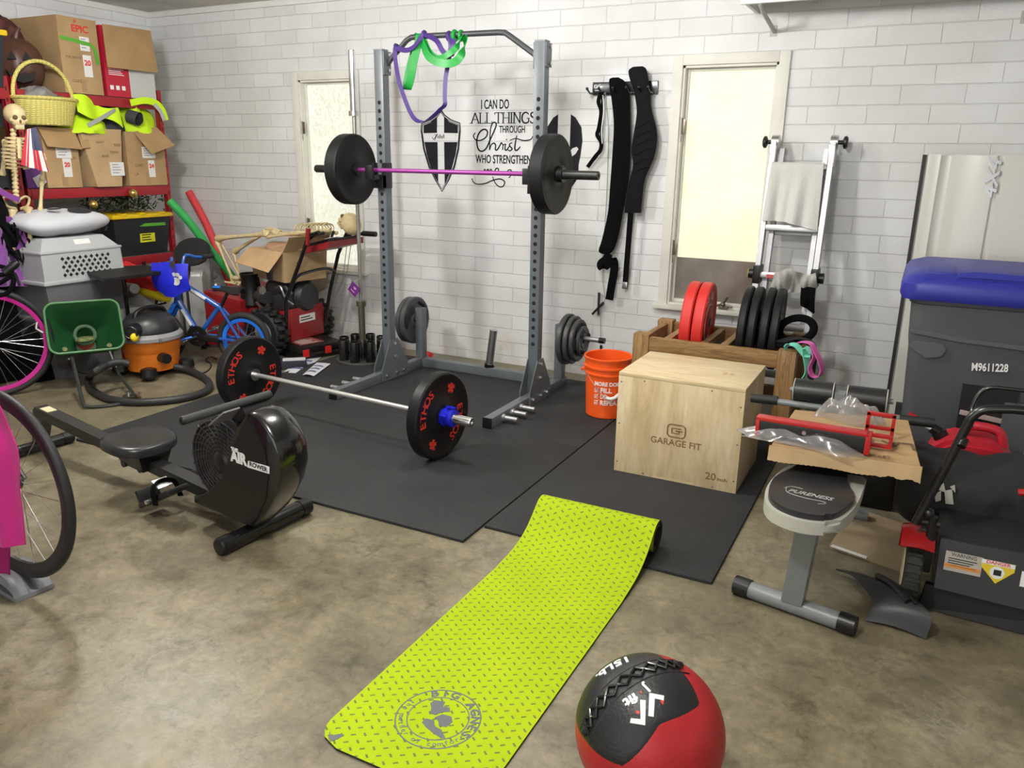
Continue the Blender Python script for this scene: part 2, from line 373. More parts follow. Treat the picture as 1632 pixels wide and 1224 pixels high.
    def ribbon(s, pts, wdir, w, th, M=None, twist=None):
        """flat strap along pts; wdir = width direction (or list)"""
        pts = [V(p) for p in pts]; N = len(pts)
        wd = [V(q).normalized() for q in wdir] if isinstance(wdir, list) else [V(wdir).normalized()]*N
        ws = w if isinstance(w, list) else [w]*N
        vs_, fs = [], []
        for i, p in enumerate(pts):
            t = (pts[min(i+1, N-1)]-pts[max(i-1, 0)]).normalized(); d = wd[i]; d = (d-t*d.dot(t)).normalized(); nn = t.cross(d)
            for a, b in ((-1, -1), (1, -1), (1, 1), (-1, 1)): vs_.append(p+d*a*ws[i]/2+nn*b*th/2)
        for i in range(N-1):
            for j in range(4): fs.append((i*4+j, i*4+(j+1) % 4, i*4+4+(j+1) % 4, i*4+4+j))
        fs.append((3, 2, 1, 0)); fs.append(tuple((N-1)*4+j for j in range(4)))
        s.add(vs_, fs, M); return s
    def text(s, body, F, size, align='CENTER', th=.0012, sx=1.0, bold=0.0, shear=0.0, width=None):
        """raised or printed lettering in the plane of F (x = reading direction, y = up)"""
        c = bpy.data.curves.new('txt', 'FONT'); c.body = body; c.size = size; c.align_x = align; c.align_y = 'CENTER'
        c.extrude = th/2; c.offset = bold; c.shear = shear; c.resolution_u = 3
        o = bpy.data.objects.new('txt', c); me = o.to_mesh()
        if width:
            xs = [v.co.x for v in me.vertices]; sx = width/max(1e-6, max(xs)-min(xs))
        s.add([v.co for v in me.vertices], [tuple(p.vertices) for p in me.polygons], F @ Matrix.Diagonal((sx, 1, 1, 1)))
        o.to_mesh_clear(); bpy.data.objects.remove(o); bpy.data.curves.remove(c); return s
    def build(s, name, m, parent='root', smooth=True, ang=35, kind=None, label=None):
        me = bpy.data.meshes.new(name)
        bmesh.ops.recalc_face_normals(s.bm, faces=s.bm.faces)
        s.bm.to_mesh(me); s.bm.free()
        if smooth and me.polygons:
            for p in me.polygons: p.use_smooth = True
            me.set_sharp_from_angle(angle=radians(ang))
        for mm in (m if isinstance(m, (list, tuple)) else [m]): me.materials.append(mm)
        o = bpy.data.objects.new(name, me); COL.objects.link(o)
        par = s.root if parent == 'root' else parent
        if par is not None: o.parent = par
        if kind: o['kind'] = kind
        if label: o['label'] = label
        return o
def rootM(r):
    M = Matrix()
    while r is not None:
        M = Matrix.Translation(r.location) @ r.rotation_euler.to_matrix().to_4x4() @ M; r = r.parent
    return M
def thing(name, label, cat, loc=(0, 0, 0), rot=(0, 0, 0), group=None):
    o = bpy.data.objects.new(name, None); COL.objects.link(o); o.empty_display_size = .1
    o.location = loc; o.rotation_euler = [radians(a) for a in rot] if isinstance(rot, (tuple, list)) else (0, 0, radians(rot))
    return tag(o, label, cat, group)
def tag(o, label, cat, group=None):
    o['label'] = label; o['category'] = cat
    if group: o['group'] = group
    return o
def kids(o): return [c for c in bpy.data.objects if c.parent == o]
def dup(o, label=None, parent=None):
    c = o.copy(); COL.objects.link(c)
    if parent is not None: c.parent = parent
    if label: c['label'] = label
    for k in kids(o): dup(k, None, c)
    return c
def arcpts(c, r, a0, a1, n, ex, ez):
    return [V(c)+V(ex)*r*cos(radians(a0+(a1-a0)*i/n))+V(ez)*r*sin(radians(a0+(a1-a0)*i/n)) for i in range(n+1)]
def smoothpts(pts, n=6):
    """Catmull-Rom through points"""
    P = [V(p) for p in pts]; P = [2*P[0]-P[1]]+P+[2*P[-1]-P[-2]]; out = []
    for i in range(1, len(P)-2):
        for k in range(n):
            t = k/n; a, b, c, d = P[i-1], P[i], P[i+1], P[i+2]
            out.append(.5*((2*b)+(c-a)*t+(2*a-5*b+4*c-d)*t*t+(3*b-a-3*c+d)*t**3))
    out.append(P[-2]); return out
def hang(root):  # a sub-part's MB placed under a part keeps the thing's frame
    return MB(root)
YW = 5.14


# ================================================================== the room
def structure(o): o['kind'] = 'structure'; return o
m = MB(); m.bx(-6.5, 3.2, -2.6, 5.5, -.12, 0); structure(m.build('floor', CONC, None))
m = MB(); m.bx(-6.5, 3.2, -2.6, 5.5, 2.66, 2.78); structure(m.build('ceiling', CEIL, None))
WR = (-1.462, -.888, .575, 2.068); WL = (-4.565, -4.03, .60, 2.066)
m = MB(); y0, y1 = YW, YW+.16
m.bx(-6.5, WL[0], y0, y1, 0, 2.66).bx(WL[1], WR[0], y0, y1, 0, 2.66).bx(WR[1], 3.2, y0, y1, 0, 2.66)
for w in (WL, WR): m.bx(w[0], w[1], y0, y1, 0, w[2]).bx(w[0], w[1], y0, y1, w[3], 2.66)
structure(m.build('wall_back', WALL, None))
m = MB(); m.bx(-6.36, -6.20, -2.6, YW, 0, 2.66); structure(m.build('wall_left', WALL, None))
m = MB(); m.bx(2.6, 2.76, -2.6, YW, 0, 2.66); structure(m.build('wall_right', WALL, None))
m = MB(); m.bx(-6.36, 2.76, -2.6, -2.44, 0, 2.66); structure(m.build('wall_front', WHITE, None))
m = MB(); m.bx(-6.2, 2.6, YW-.022, YW, 2.615, 2.66, .004); structure(m.build('trim_1', WHITE, None))
m = MB(); m.bx(-6.2, -6.178, -2.4, YW-.022, 2.615, 2.66, .004); structure(m.build('trim_2', WHITE, None))

def window(name, w, pane, film=None, hinges=(1.71, .95), latch=None):
    x0, x1, z0, z1 = w
    r = bpy.data.objects.new(name, None); COL.objects.link(r); r.location = ((x0+x1)/2, YW, z0); structure(r)
    m = MB(r); t = .062   # mitred casing on the wall face
    for a, b in (((x0-t, z0-.03), (x0, z1+t)), ((x1, z0-.03), (x1+t, z1+t))): m.bx(a[0], b[0], YW-.02, YW, a[1], b[1], .003)
    m.bx(x0, x1, YW-.02, YW, z1, z1+t, .003)
    m.build('window_casing', CREAM)
    m = MB(r)   # jamb lining and the sash round the pane
    m.bx(x0, x0+.014, YW-.004, YW+.13, z0, z1).bx(x1-.014, x1, YW-.004, YW+.13, z0, z1).bx(x0, x1, YW-.004, YW+.13, z1-.014, z1).bx(x0, x1, YW, YW+.13, z0, z0+.014)
    m.build('window_jamb', CREAM)
    m = MB(r); s = .016
    m.bx(x0+.014, x0+.014+s, YW+.045, YW+.085, z0+.014, z1-.014, .004).bx(x1-.014-s, x1-.014, YW+.045, YW+.085, z0+.014, z1-.014, .004)
    m.bx(x0+.014+s, x1-.014-s, YW+.045, YW+.085, z1-.014-s, z1-.014, .004).bx(x0+.014+s, x1-.014-s, YW+.045, YW+.085, z0+.014, z0+.014+s*1.3, .004)
    sash = m.build('window_sash', CREAM)
    m = MB(r); m.bx(x0-.09, x1+.09, YW-.05, YW+.045, z0-.03, z0, .006); m.build('window_sill', CREAM)
    m = MB(r); m.bx(x0+.026, x1-.026, YW+.062, YW+.070, z0+.03, z1-.026); m.build('window_pane', pane)
    if film:
        m = MB(r); m.bx(x0+.030, x1-.030, YW+.054, YW+.060, z0+.036, film); m.build('window_film', MATS['film'])
    for hz in hinges:
        m = MB(r); m.bx(x0-.002, x0+.035, YW-.003, YW+.004, hz-.045, hz+.045, .002).cyl((x0+.016, YW-.008, hz-.05), (x0+.016, YW-.008, hz+.05), .006)
        m.cyl((x0+.016, YW-.008, hz-.095), (x0+.016, YW-.008, hz-.055), .003)
        m.build('window_hinge', mat('old_hinge', (.22, .19, .15), .4, metal=.8))
    if latch:
        m = MB(r); m.bx(latch-.03, latch+.03, YW-.03, YW+.02, z0+.006, z0+.02, .003).tube([(latch-.05, YW-.03, z0+.02), (latch, YW-.04, z0+.04), (latch+.03, YW-.05, z0+.085)], .008).sphere((latch, YW-.035, z0+.035), .018)
        m.tube([(latch, YW-.03, z0+.03), (latch+.06, YW-.035, z0+.025)], .007)
        m.build('window_latch', mat('old_hinge', (.22, .19, .15), .4, metal=.8))
    return r
mat('film', (.30, .265, .23), .22, metal=.35, var=.25, vscale=5)
window('window_1', WL, make_pane('pebbled_pane', (.95, .95, .82), (.87, .88, .71), 1.15, 62.0))
window('window_2', WR, make_pane('frosted_pane', (.98, .955, .74), (.94, .915, .55), 1.18, 220.0), film=.885, latch=-1.085)

# ------------------------------------------------------------------ lettering and emblems on the block wall
def wp(poly): return [(x, z) for x, z in poly]
def paint(m, poly, t=.0022): m.prism([(p[0], p[1]) for p in poly], (0, YW-.0002, 0), (1, 0, 0), (0, 0, 1), t)
def stroke(m, pts, w, n=5, sm=True):
    P = [V((p[0], YW-.0015, p[1])) for p in pts]
    if sm and len(P) > 2: P = smoothpts(P, n)
    ws = [w*(.65+.35*sin(pi*i/max(1, len(P)-1))) for i in range(len(P))]
    m.ribbon(P, [((P[min(i+1, len(P)-1)]-P[max(i-1, 0)]).cross(V((0, 1, 0)))) for i in range(len(P))], ws, .002)
def wallF(x, z): return frame((x, YW-.0012, z), (1, 0, 0), (0, 0, 1))
r = thing('wall_emblem', 'black and white shield with a cross on the block wall behind the power rack', 'wall decal', (-3.245, YW, 1.25))
m = MB(r)
sh = [(-3.241, 1.831), (-3.21, 1.795), (-3.157, 1.761), (-3.08, 1.737), (-3.077, 1.686), (-3.091, 1.558), (-3.128, 1.428), (-3.177, 1.339), (-3.237, 1.253), (-3.295, 1.336), (-3.349, 1.424), (-3.395, 1.555), (-3.415, 1.687), (-3.41, 1.737), (-3.327, 1.764), (-3.273, 1.796)]
cx, cz = -3.243, 1.56
for k, wd in ((1.0, .008), (.945, .005)):
    q = [(cx+(x-cx)*k, cz+(z-cz)*k) for x, z in sh]
    P = [V((x, YW-.0015, z)) for x, z in q]
    m.ribbon(P+[P[0], P[1]], [((P[(i+1) % 16]-P[i-1]).cross(V((0, 1, 0)))) for i in list(range(16))+[0, 1]], wd, .002)
m.build('shield_outline', VINYLINK)
m = MB(r)
for poly in ([(-3.392, 1.723), (-3.327, 1.745), (-3.275, 1.785), (-3.277, 1.671), (-3.393, 1.669)], [(-3.213, 1.784), (-3.168, 1.746), (-3.097, 1.724), (-3.098, 1.669), (-3.214, 1.671)],
             [(-3.387, 1.606), (-3.273, 1.606), (-3.271, 1.314), (-3.332, 1.415), (-3.369, 1.521)], [(-3.215, 1.606), (-3.101, 1.607), (-3.117, 1.523), (-3.155, 1.41), (-3.212, 1.311)]): paint(m, poly)
m.build('shield_quarter', VINYLINK)
m = MB(r)
stroke(m, [(-3.318, 1.643), (-3.305, 1.626), (-3.275, 1.662), (-3.297, 1.617)], .004); stroke(m, [(-3.305, 1.655), (-3.262, 1.662)], .003)
for k in range(4): stroke(m, [(-3.272+.016*k, 1.632), (-3.266+.016*k, 1.650+.01*(k % 2)), (-3.262+.016*k, 1.632)], .003)
m.build('shield_script', VINYLINK)
r = thing('wall_quote', 'black lettered quote reading I can do all things on the white block wall', 'wall decal', (-2.73, YW, 1.30))
m = MB(r)
m.text('I CAN DO', wallF(-2.794, 1.859), .088, width=.222, th=.002, bold=.0012)
m.build('block_lettering', VINYLINK); m = MB(r); m.text('THROUGH', wallF(-2.655, 1.692), .066, width=.203, th=.002, bold=.0008)
m.build('block_lettering', VINYLINK); m = MB(r); m.text('WHO STRENGTHENS', wallF(-2.712, 1.4885), .082, width=.472, th=.002, bold=.0012)
m.build('block_lettering', VINYLINK); m = MB(r)
# ALL THINGS in serifed capitals, drawn stroke by stroke
gl = {'A': ([[(0, 0), (.45, 1), (.9, 0)], [(.2, .36), (.7, .36)]], .95), 'L': ([[(.12, 1), (.12, 0), (.72, 0), (.72, .2)]], .80), 'T': ([[(.02, .82), (.02, 1), (.86, 1), (.86, .82)], [(.44, 1), (.44, 0)]], .90),
      'H': ([[(.12, 0), (.12, 1)], [(.78, 0), (.78, 1)], [(.12, .5), (.78, .5)]], .93), 'I': ([[(.14, 0), (.14, 1)]], .32), 'N': ([[(.12, 0), (.12, 1), (.8, 0), (.8, 1)]], .96),
      'G': ([[(.82, .8), (.6, .98), (.3, .95), (.1, .7), (.08, .35), (.25, .06), (.55, .0), (.82, .14), (.82, .45)], [(.6, .45), (.94, .45)]], .98), 'S': ([[(.58, .84), (.4, 1), (.14, .92), (.1, .7), (.3, .54), (.52, .42), (.6, .2), (.4, .0), (.12, .05), (.04, .2)]], .66)}
serif = {'A': [(0, 0), (.9, 0)], 'L': [(.12, 1), (.12, 0)], 'T': [(.44, 0)], 'H': [(.12, 0), (.12, 1), (.78, 0), (.78, 1)], 'I': [(.14, 0), (.14, 1)], 'N': [(.12, 0), (.12, 1), (.8, 1)]}
txt = 'ALL THINGS'; tot = sum(gl[c][1] if c != ' ' else .22 for c in txt); k = .512/tot; x = -2.984; hgt = .070; zb = 1.736
for c in txt:
    if c == ' ': x += .22*k; continue
    for st in gl[c][0]:
        P = [(x+a*k, zb+b*hgt) for a, b in st]; curved = c in 'GS' and len(st) > 2
        if curved: stroke(m, P, .011)
        else:
            for p, q in zip(P, P[1:]): stroke(m, [p, q], .013 if abs(q[1]-p[1]) > .02 else .007, sm=False)
    for a, b in serif.get(c, []): stroke(m, [(x+a*k-.013, zb+b*hgt), (x+a*k+.013, zb+b*hgt)], .006, sm=False)
    x += gl[c][1]*k
m.build('serif_lettering', VINYLINK)
m = MB(r)
for pts, wd in (([(-2.952, 1.671), (-2.967, 1.651), (-2.951, 1.625), (-2.911, 1.619), (-2.866, 1.64), (-2.851, 1.673), (-2.866, 1.693), (-2.896, 1.69), (-2.926, 1.661), (-2.939, 1.61), (-2.926, 1.559), (-2.895, 1.545), (-2.86, 1.567), (-2.828, 1.627), (-2.789, 1.702), (-2.782, 1.731), (-2.8, 1.742), (-2.821, 1.719), (-2.831, 1.661), (-2.834, 1.553)], .011),
        ([(-2.834, 1.553), (-2.82, 1.59), (-2.798, 1.601), (-2.785, 1.586), (-2.787, 1.559), (-2.772, 1.556), (-2.75, 1.586), (-2.739, 1.604), (-2.725, 1.59), (-2.709, 1.595)], .010),
        ([(-2.725, 1.59), (-2.728, 1.556)], .011), ([(-2.705, 1.598), (-2.709, 1.561), (-2.695, 1.556), (-2.672, 1.587)], .010), ([(-2.700, 1.629), (-2.696, 1.622)], .012),
        ([(-2.653, 1.605), (-2.674, 1.595), (-2.666, 1.577), (-2.652, 1.563), (-2.671, 1.55), (-2.685, 1.558)], .009), ([(-2.617, 1.653), (-2.629, 1.595), (-2.63, 1.56), (-2.613, 1.555), (-2.588, 1.579)], .011),
        ([(-2.672, 1.621), (-2.624, 1.633), (-2.566, 1.62), (-2.518, 1.624), (-2.498, 1.637), (-2.496, 1.65)], .008),
        ([(-2.894, 1.385), (-2.877, 1.415), (-2.869, 1.417), (-2.873, 1.387), (-2.851, 1.417), (-2.843, 1.417), (-2.847, 1.387), (-2.827, 1.418), (-2.816, 1.416), (-2.818, 1.388), (-2.8, 1.391)], .009),
        ([(-2.8, 1.391), (-2.768, 1.404), (-2.76, 1.424), (-2.778, 1.428), (-2.79, 1.404), (-2.778, 1.385), (-2.748, 1.392)], .009), ([(-2.698, 1.393), (-2.684, 1.415), (-2.664, 1.421), (-2.655, 1.407), (-2.666, 1.373), (-2.68, 1.368)], .008),
        ([(-2.98, 1.354), (-2.966, 1.328), (-2.93, 1.315), (-2.869, 1.321), (-2.808, 1.344), (-2.748, 1.356), (-2.711, 1.34), (-2.715, 1.312), (-2.739, 1.3), (-2.767, 1.31), (-2.793, 1.338), (-2.808, 1.372)], .009)): stroke(m, pts, wd)
m.build('script_lettering', VINYLINK)
r = thing('wall_emblem', 'black helmet shaped emblem with white stripe and eye, on wall right of the rack upright', 'wall decal', (-2.25, YW, 1.27))
m = MB(r); ax = -2.250
right = [(-2.236, 1.822), (-2.177, 1.769), (-2.132, 1.706), (-2.121, 1.622), (-2.131, 1.527), (-2.143, 1.462), (-2.142, 1.381), (-2.215, 1.278)]
rp = [(-2.212, 1.79), (-2.177, 1.769), (-2.132, 1.706), (-2.121, 1.622), (-2.131, 1.527), (-2.143, 1.462), (-2.142, 1.381), (-2.19, 1.31), (-2.215, 1.50), (-2.201, 1.512), (-2.167, 1.535), (-2.147, 1.567), (-2.162, 1.582), (-2.193, 1.571), (-2.212, 1.55)]
lp = [(2*ax-.018-x, z) for x, z in rp]
paint(m, rp); paint(m, list(reversed(lp)))
m.build('helmet_half', VINYLINK)

# ------------------------------------------------------------------ rubber mats
def rubber_mat(name, label, x0, x1, y0, y1, rot=0):
    c = ((x0+x1)/2, (y0+y1)/2)
    r = None
    m = MB(); m.bx(-(x1-x0)/2, (x1-x0)/2, -(y1-y0)/2, (y1-y0)/2, 0, .013, .003)
    o = m.build(name, RUBBER, None); o.location = (c[0], c[1], 0.0); o.rotation_euler = (0, 0, radians(rot))
    return tag(o, label, 'floor mat', 'black rubber floor mats')
rubber_mat('rubber_mat', 'black rubber stall mat under the floor barbell, its front edge on bare concrete', -3.90, -1.478, 2.48, 3.70)
rubber_mat('rubber_mat', 'black rubber stall mat under the power rack, against the block wall', -3.90, -1.478, 3.703, 4.93)
rubber_mat('rubber_mat', 'smaller black rubber mat under the plywood box, its corner poking past the rolled lime mat', -1.470, -.511, 2.64, 4.47)

# ------------------------------------------------------------------ power rack
XL, XR, YU = -3.172, -2.056, 4.335
r = thing('power_rack', 'grey steel power rack with holed uprights and a bent pull-up bar', 'power rack', (-2.61, 4.3, .013))
boltm = []
for sx, x in ((-1, XL), (1, XR)):
    m = MB(r); m.bx(x-.033, x+.033, YU-.033, YU+.033, .075, 2.135, .005); up = m.build('upright', GREYM)
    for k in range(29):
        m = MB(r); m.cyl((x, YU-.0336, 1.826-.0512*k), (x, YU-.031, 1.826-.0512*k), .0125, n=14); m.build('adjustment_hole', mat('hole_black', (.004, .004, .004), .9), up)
    m = MB(r); m.bx(x-.034, x+.034, YU-.034, YU+.034, 2.133, 2.142, .003); m.build('end_cap', mat('grey_cap', (.2, .22, .235), .4), up)
    m = MB(r); m.bx(x-.028, x+.028, 3.725, 4.79, .013, .076, .005); foot = m.build('foot_tube', GREYM)
    m = MB(r); m.bx(x-.029, x+.029, 3.718, 3.727, .0135, .077, .002); m.build('end_cap', BLACKP, foot)
    for s2 in (-1, 1):
        xx = x+s2*.034
        m = MB(r); m.prism([(4.20, .015), (4.50, .015), (4.50, .10), (4.385, .29), (4.30, .29), (4.20, .10)], (xx-.003, 0, 0), (0, 1, 0), (0, 0, 1), .006); g = m.build('gusset_plate', GREYM)
        m = MB(r)
        for by, bz in ((4.345, .26), (4.345, .17), (4.25, .05), (4.45, .05), (4.36, .05)): m.cyl((xx+s2*.003, by, bz), (xx+s2*.014, by, bz), .011, n=6)
        m.build('bolt', STEEL, g)
    for yy in (3.86, 3.975, 4.09):
        m = MB(r); m.cyl((x+sx*.028, yy, .045), (x+sx*.045, yy, .045), .022, n=18).cyl((x+sx*.04, yy, .045), (x+sx*.125, yy, .045), .0155, n=18); m.build('band_peg', ALU)
    # plate at the top that takes the pull-up bar
    m = MB(r); m.bx(x-sx*.033, x-sx*.041, YU-.03, YU+.045, 1.99, 2.13, .002).bx(x+.036*1-.003, x+.036+.003, YU-.028, YU+.05, 2.0, 2.13, .002); pl = m.build('bar_bracket', GREYM)
    m = MB(r)
    for bz in (2.02, 2.11): m.cyl((x+.039, YU+.02, bz), (x+.050, YU+.02, bz), .011, n=6)
    m.build('bolt', STEEL, pl)
    # storage post at the back
    m = MB(r); m.bx(x-.03, x+.03, 4.70, 4.76, .076, .445, .005); m.build('storage_post', GREYM)
    m = MB(r); m.cyl((x+sx*.03, 4.73, .365), (x+sx*.29, 4.73, .365), .0165, n=16).cyl((x+sx*.285, 4.73, .365), (x+sx*.30, 4.73, .365), .0175, n=16); pg = m.build('storage_peg', ALU)
    m = MB(r); m.cyl((x+sx*.275, 4.73, .365), (x+sx*.315, 4.73, .365), .0195, n=16); m.build('end_cap', BLACKP, pg)
m = MB(r); m.bx(XL+.028, XR-.028, 4.695, 4.755, .014, .076, .005); m.build('rear_rail', GREYM)
m = MB(r); P = [(XL+.036, 4.355, 2.055), (XL+.06, 4.355, 2.085), (-2.99, 4.355, 2.188), (-2.955, 4.355, 2.203), (-2.90, 4.355, 2.206), (-2.35, 4.355, 2.200), (-2.305, 4.355, 2.196), (-2.27, 4.355, 2.175), (XR-.06, 4.355, 2.075), (XR-.036, 4.355, 2.050)]
m.tube(P, .0165, 14); m.build('pull_up_bar', mat('bar_grey_black', (.045, .048, .052), .4))
for sx, x in ((-1, XL), (1, XR)):   # j-hooks that carry the bar
    m = MB(r); m.bx(x-.04, x+.04, YU-.075, YU-.034, 1.30, 1.385, .004).bx(x-.028, x+.028, YU-.165, YU-.07, 1.355, 1.385, .004).bx(x-.028, x+.028, YU-.17, YU-.150, 1.355, 1.445, .004)
    m.bx(x-.04, x-.034, YU-.075, YU+.03, 1.30, 1.46, .002).bx(x+.034, x+.04, YU-.075, YU+.03, 1.30, 1.46, .002)
    m.build('bar_hook', BLACKP)
m = MB(r); m.tube([(-2.615, 4.757, .075), (-2.60, 4.79, .075)], .02)
m.tube([(-2.600, 4.73, .080), (-2.567, 4.735, .345)], .028, 20)
lm = m.build('landmine_sleeve', STEEL)
m = MB(r); m.tube([(-2.602, 4.73, .068), (-2.597, 4.731, .10)], .035, 16); m.build('pivot', BLACKM, lm)

# ------------------------------------------------------------------ barbells and plates
def plate_mesh(m, R, t, x=0.0, hub=.075, hole=.026, lip=.018):
    h = t/2
    m.lathe([(hole, -h+.002), (hub*.62, -h-.001), (hub, -h+.002), (hub+.012, -h+.010), (R-.055, -h+.010), (R-lip-.012, -h+.004), (R-lip, -h), (R-.007, -h), (R, -h+.008), (R, h-.008), (R-.007, h), (R-lip, h), (R-lip-.012, h-.004), (R-.055, h-.010), (hub+.012, h-.010), (hub, h-.002), (hub*.62, h+.001), (hole, h-.002)], (x, 0, 0), (1, 0, 0), 56, closed=True)
def ringtext(m, word, r, a0, step, x, side, size):
    """letters round a disc face (axis x); side +1 faces +x"""
    for i, c in enumerate(word):
        a = radians(a0-i*step); up = V((0, cos(a)*side, sin(a))); 
        up = V((0, side*cos(a), sin(a))); rd = V((side, 0, 0))
        ex = up.cross(rd)
        m.text(c, frame((x, up.y*r, up.z*r), ex, up), size, th=.0016, bold=.0014)
def bumper(label, root_loc, rot, sides=(), group=None, red=False, t=.062, R=.225, faces=True, cat='weight plate'):
    r = thing('bumper_plate', label, cat, root_loc, rot, group)
    m = MB(r, True); plate_mesh(m, R, t); m.build('disc', mat('bumper_rubber', (.0085, .0085, .009), .46, bump=.06, bscale=200, spec=.3) if not red else mat('bumper_red', (.62, .022, .016), .5, var=.08))
    m = MB(r, True); m.lathe([(.0255, -t/2-.002), (.034, -t/2-.002), (.034, t/2+.002), (.0255, t/2+.002)], (0, 0, 0), (1, 0, 0), 24, closed=True); m.build('hub_insert', DARKST)
    for sd, ang in sides:
        x = sd*(t/2-.0088)
        for off in (0, 180):
            m = MB(r, True)
            ringtext(m, 'ETHOS', .155, ang+off, 15.5, x, sd, .066); m.build('red_lettering', REDPR); m = MB(r, True)
            c = radians(ang+off-126)
            for j in range(5):
                q = radians(72*j); cy, cz = cos(c)*.155*sd+.020*cos(q), sin(c)*.155+.020*sin(q)
                m.box((x, cy, cz), (.0016, .018, .018), (math.degrees(q), 0, 0))
            m.cyl((x-.0008, cos(c)*.155*sd, sin(c)*.155), (x+.0008, cos(c)*.155*sd, sin(c)*.155), .009, n=12)
            m.build('red_emblem', REDPR)
    return r
# the bar in the rack
def barbell(name, label, loc, rot, half, shaft, shaftm, sleevem, shaft_r=.0135):
    r = thing(name, label, 'barbell', loc, rot)
    m = MB(r, True); m.cyl((-shaft, 0, 0), (shaft, 0, 0), shaft_r, n=18); m.build('shaft', shaftm)
    for s in (-1, 1):
        m = MB(r, True); m.lathe([(.0, shaft-.004), (.036, shaft-.004), (.036, shaft+.012), (.0248, shaft+.016), (.0248, half-.004), (.0225, half), (.010, half), (.010, half-.006), (0.0, half-.006)], (0, 0, 0), (s, 0, 0), 28); m.build('sleeve', sleevem)
    return r
barbell('barbell', 'purple shafted barbell resting on the rack hooks', (-2.640, 4.222, 1.414), (0, 0, 0), 1.003, .655, mat('purple_shaft', (.30, .045, .27), .35, metal=.3), mat('gunmetal_sleeve', (.035, .035, .034), .42, metal=.6))
G = 'black bumper plates on the racked barbell'
bumper('black bumper plate on the left end of the purple racked barbell', (-3.352, 4.222, 1.414), (0, 0, 0), group=G, t=.085, R=.222)
bumper('black bumper plate on the right end of the purple racked barbell', (-1.925, 4.222, 1.414), (10, 0, 0), group=G, t=.085, R=.222)
pr = thing('lock_collar', 'small black collar clamped outside the right racked plate', 'collar', (-1.872, 4.222, 1.414))
m = MB(pr, True); m.lathe([(.0265, -.004), (.042, -.004), (.042, .024), (.0265, .024)], (0, 0, 0), (1, 0, 0), 24, closed=True); m.build('ring', BLACKP)
m = MB(pr, True); m.box((.01, 0, .045), (.022, .03, .012), None, .003).box((.012, .03, .036), (.018, .012, .03), (30, 0, 0), .003); m.build('lever', BLACKP)
# the bar on the floor
BA = -4.55
barbell('barbell', 'bright steel barbell lying on the black mat in front of the rack', (-2.760, 3.270, .238), (0, 0, BA), .910, .655, mat('bright_shaft', (.78, .77, .74), .30, metal=.75), CHROME)
d = V((cos(radians(BA)), sin(radians(BA)), 0))
for s, lab, sd in ((-1, 'black bumper plate with red lettering, left end of the floor barbell behind the rower', [(1, 185)]), (1, 'black bumper plate with red lettering and blue collar, right end of the floor barbell', [(1, 185)])):
    c = V((-2.760, 3.270, .238))+d*s*.703
    bumper(lab, c, (0, 0, BA), sd, 'red lettered bumper plates', t=.064)
c = V((-2.760, 3.270, .238))+d*.772
pr = thing('lock_collar', 'bright blue plastic collar on the right end of the floor barbell', 'collar', c, (0, 0, BA))
BLUEP = mat('blue_plastic', (.012, .018, .55), .35)
m = MB(pr, True); m.lathe([(.0255, -.034), (.046, -.034), (.048, -.02), (.041, -.014), (.041, .012), (.046, .018), (.044, .03), (.0255, .032)], (0, 0, 0), (1, 0, 0), 24, closed=True); m.build('ring', BLUEP)
m = MB(pr, True); m.box((-.004, -.043, .012), (.04, .02, .034), (20, 0, 0), .004).box((-.002, .02, .048), (.05, .03, .014), (-20, 0, 0), .004); m.build('lever', BLUEP)

# iron plates stored on the rack posts
def iron(label, x, R, t, side, group, grips=True):
    r = thing('iron_plate', label, 'weight plate', (x, 4.73, .365-.018+.0), (random.uniform(0, 100), 0, 0), group)
    m = MB(r, True); h = t/2
    m.lathe([(.019, -h*.6), (.045, -h), (.055, -h*.5), (R*.52, -h*.45), (R*.60, -h*.9), (R-.006, -h), (R, -h+.006), (R, h-.006), (R-.006, h), (R*.60, h*.9), (R*.52, h*.45), (.055, h*.5), (.045, h), (.019, h*.6)], (0, 0, 0), (1, 0, 0), 48, closed=True); m.build('disc', IRON)
    if grips:
        m = MB(r, True)
        for k in range(3):
            a0 = 120*k
            for sd in (-1, 1):
                P = [V((sd*(h+.0008), R*.76*cos(radians(a0+q)), R*.76*sin(radians(a0+q)))) for q in range(-24, 25, 6)]
                m.tube(P, [.008]+[.013]*7+[.008], 8, ell=(1, 1))
        m.build('grip_opening', mat('grip_black', (.004, .004, .005), .8))
    return r
for x, R, t, lab in ((-2.005, .170, .036, 'largest grey iron plate on the right rack post, nearest the post'), (-1.963, .160, .032, 'second grey iron plate on the right rack post'), (-1.928, .140, .030, 'third grey iron plate on the right rack post, mid-sized'), (-1.897, .100, .024, 'smallest outermost grey iron plate on the right rack post')):
    iron(lab, x, R, t, 1, 'iron plates on the right rack post')
for x, R, t, lab in ((-3.228, .172, .036, 'grey iron grip plate nearest the left rear rack post'), (-3.270, .168, .034, 'grey iron grip plate outermost on the left rear rack post')):
    iron(lab, x, R, t, -1, 'iron plates on the left rack post')

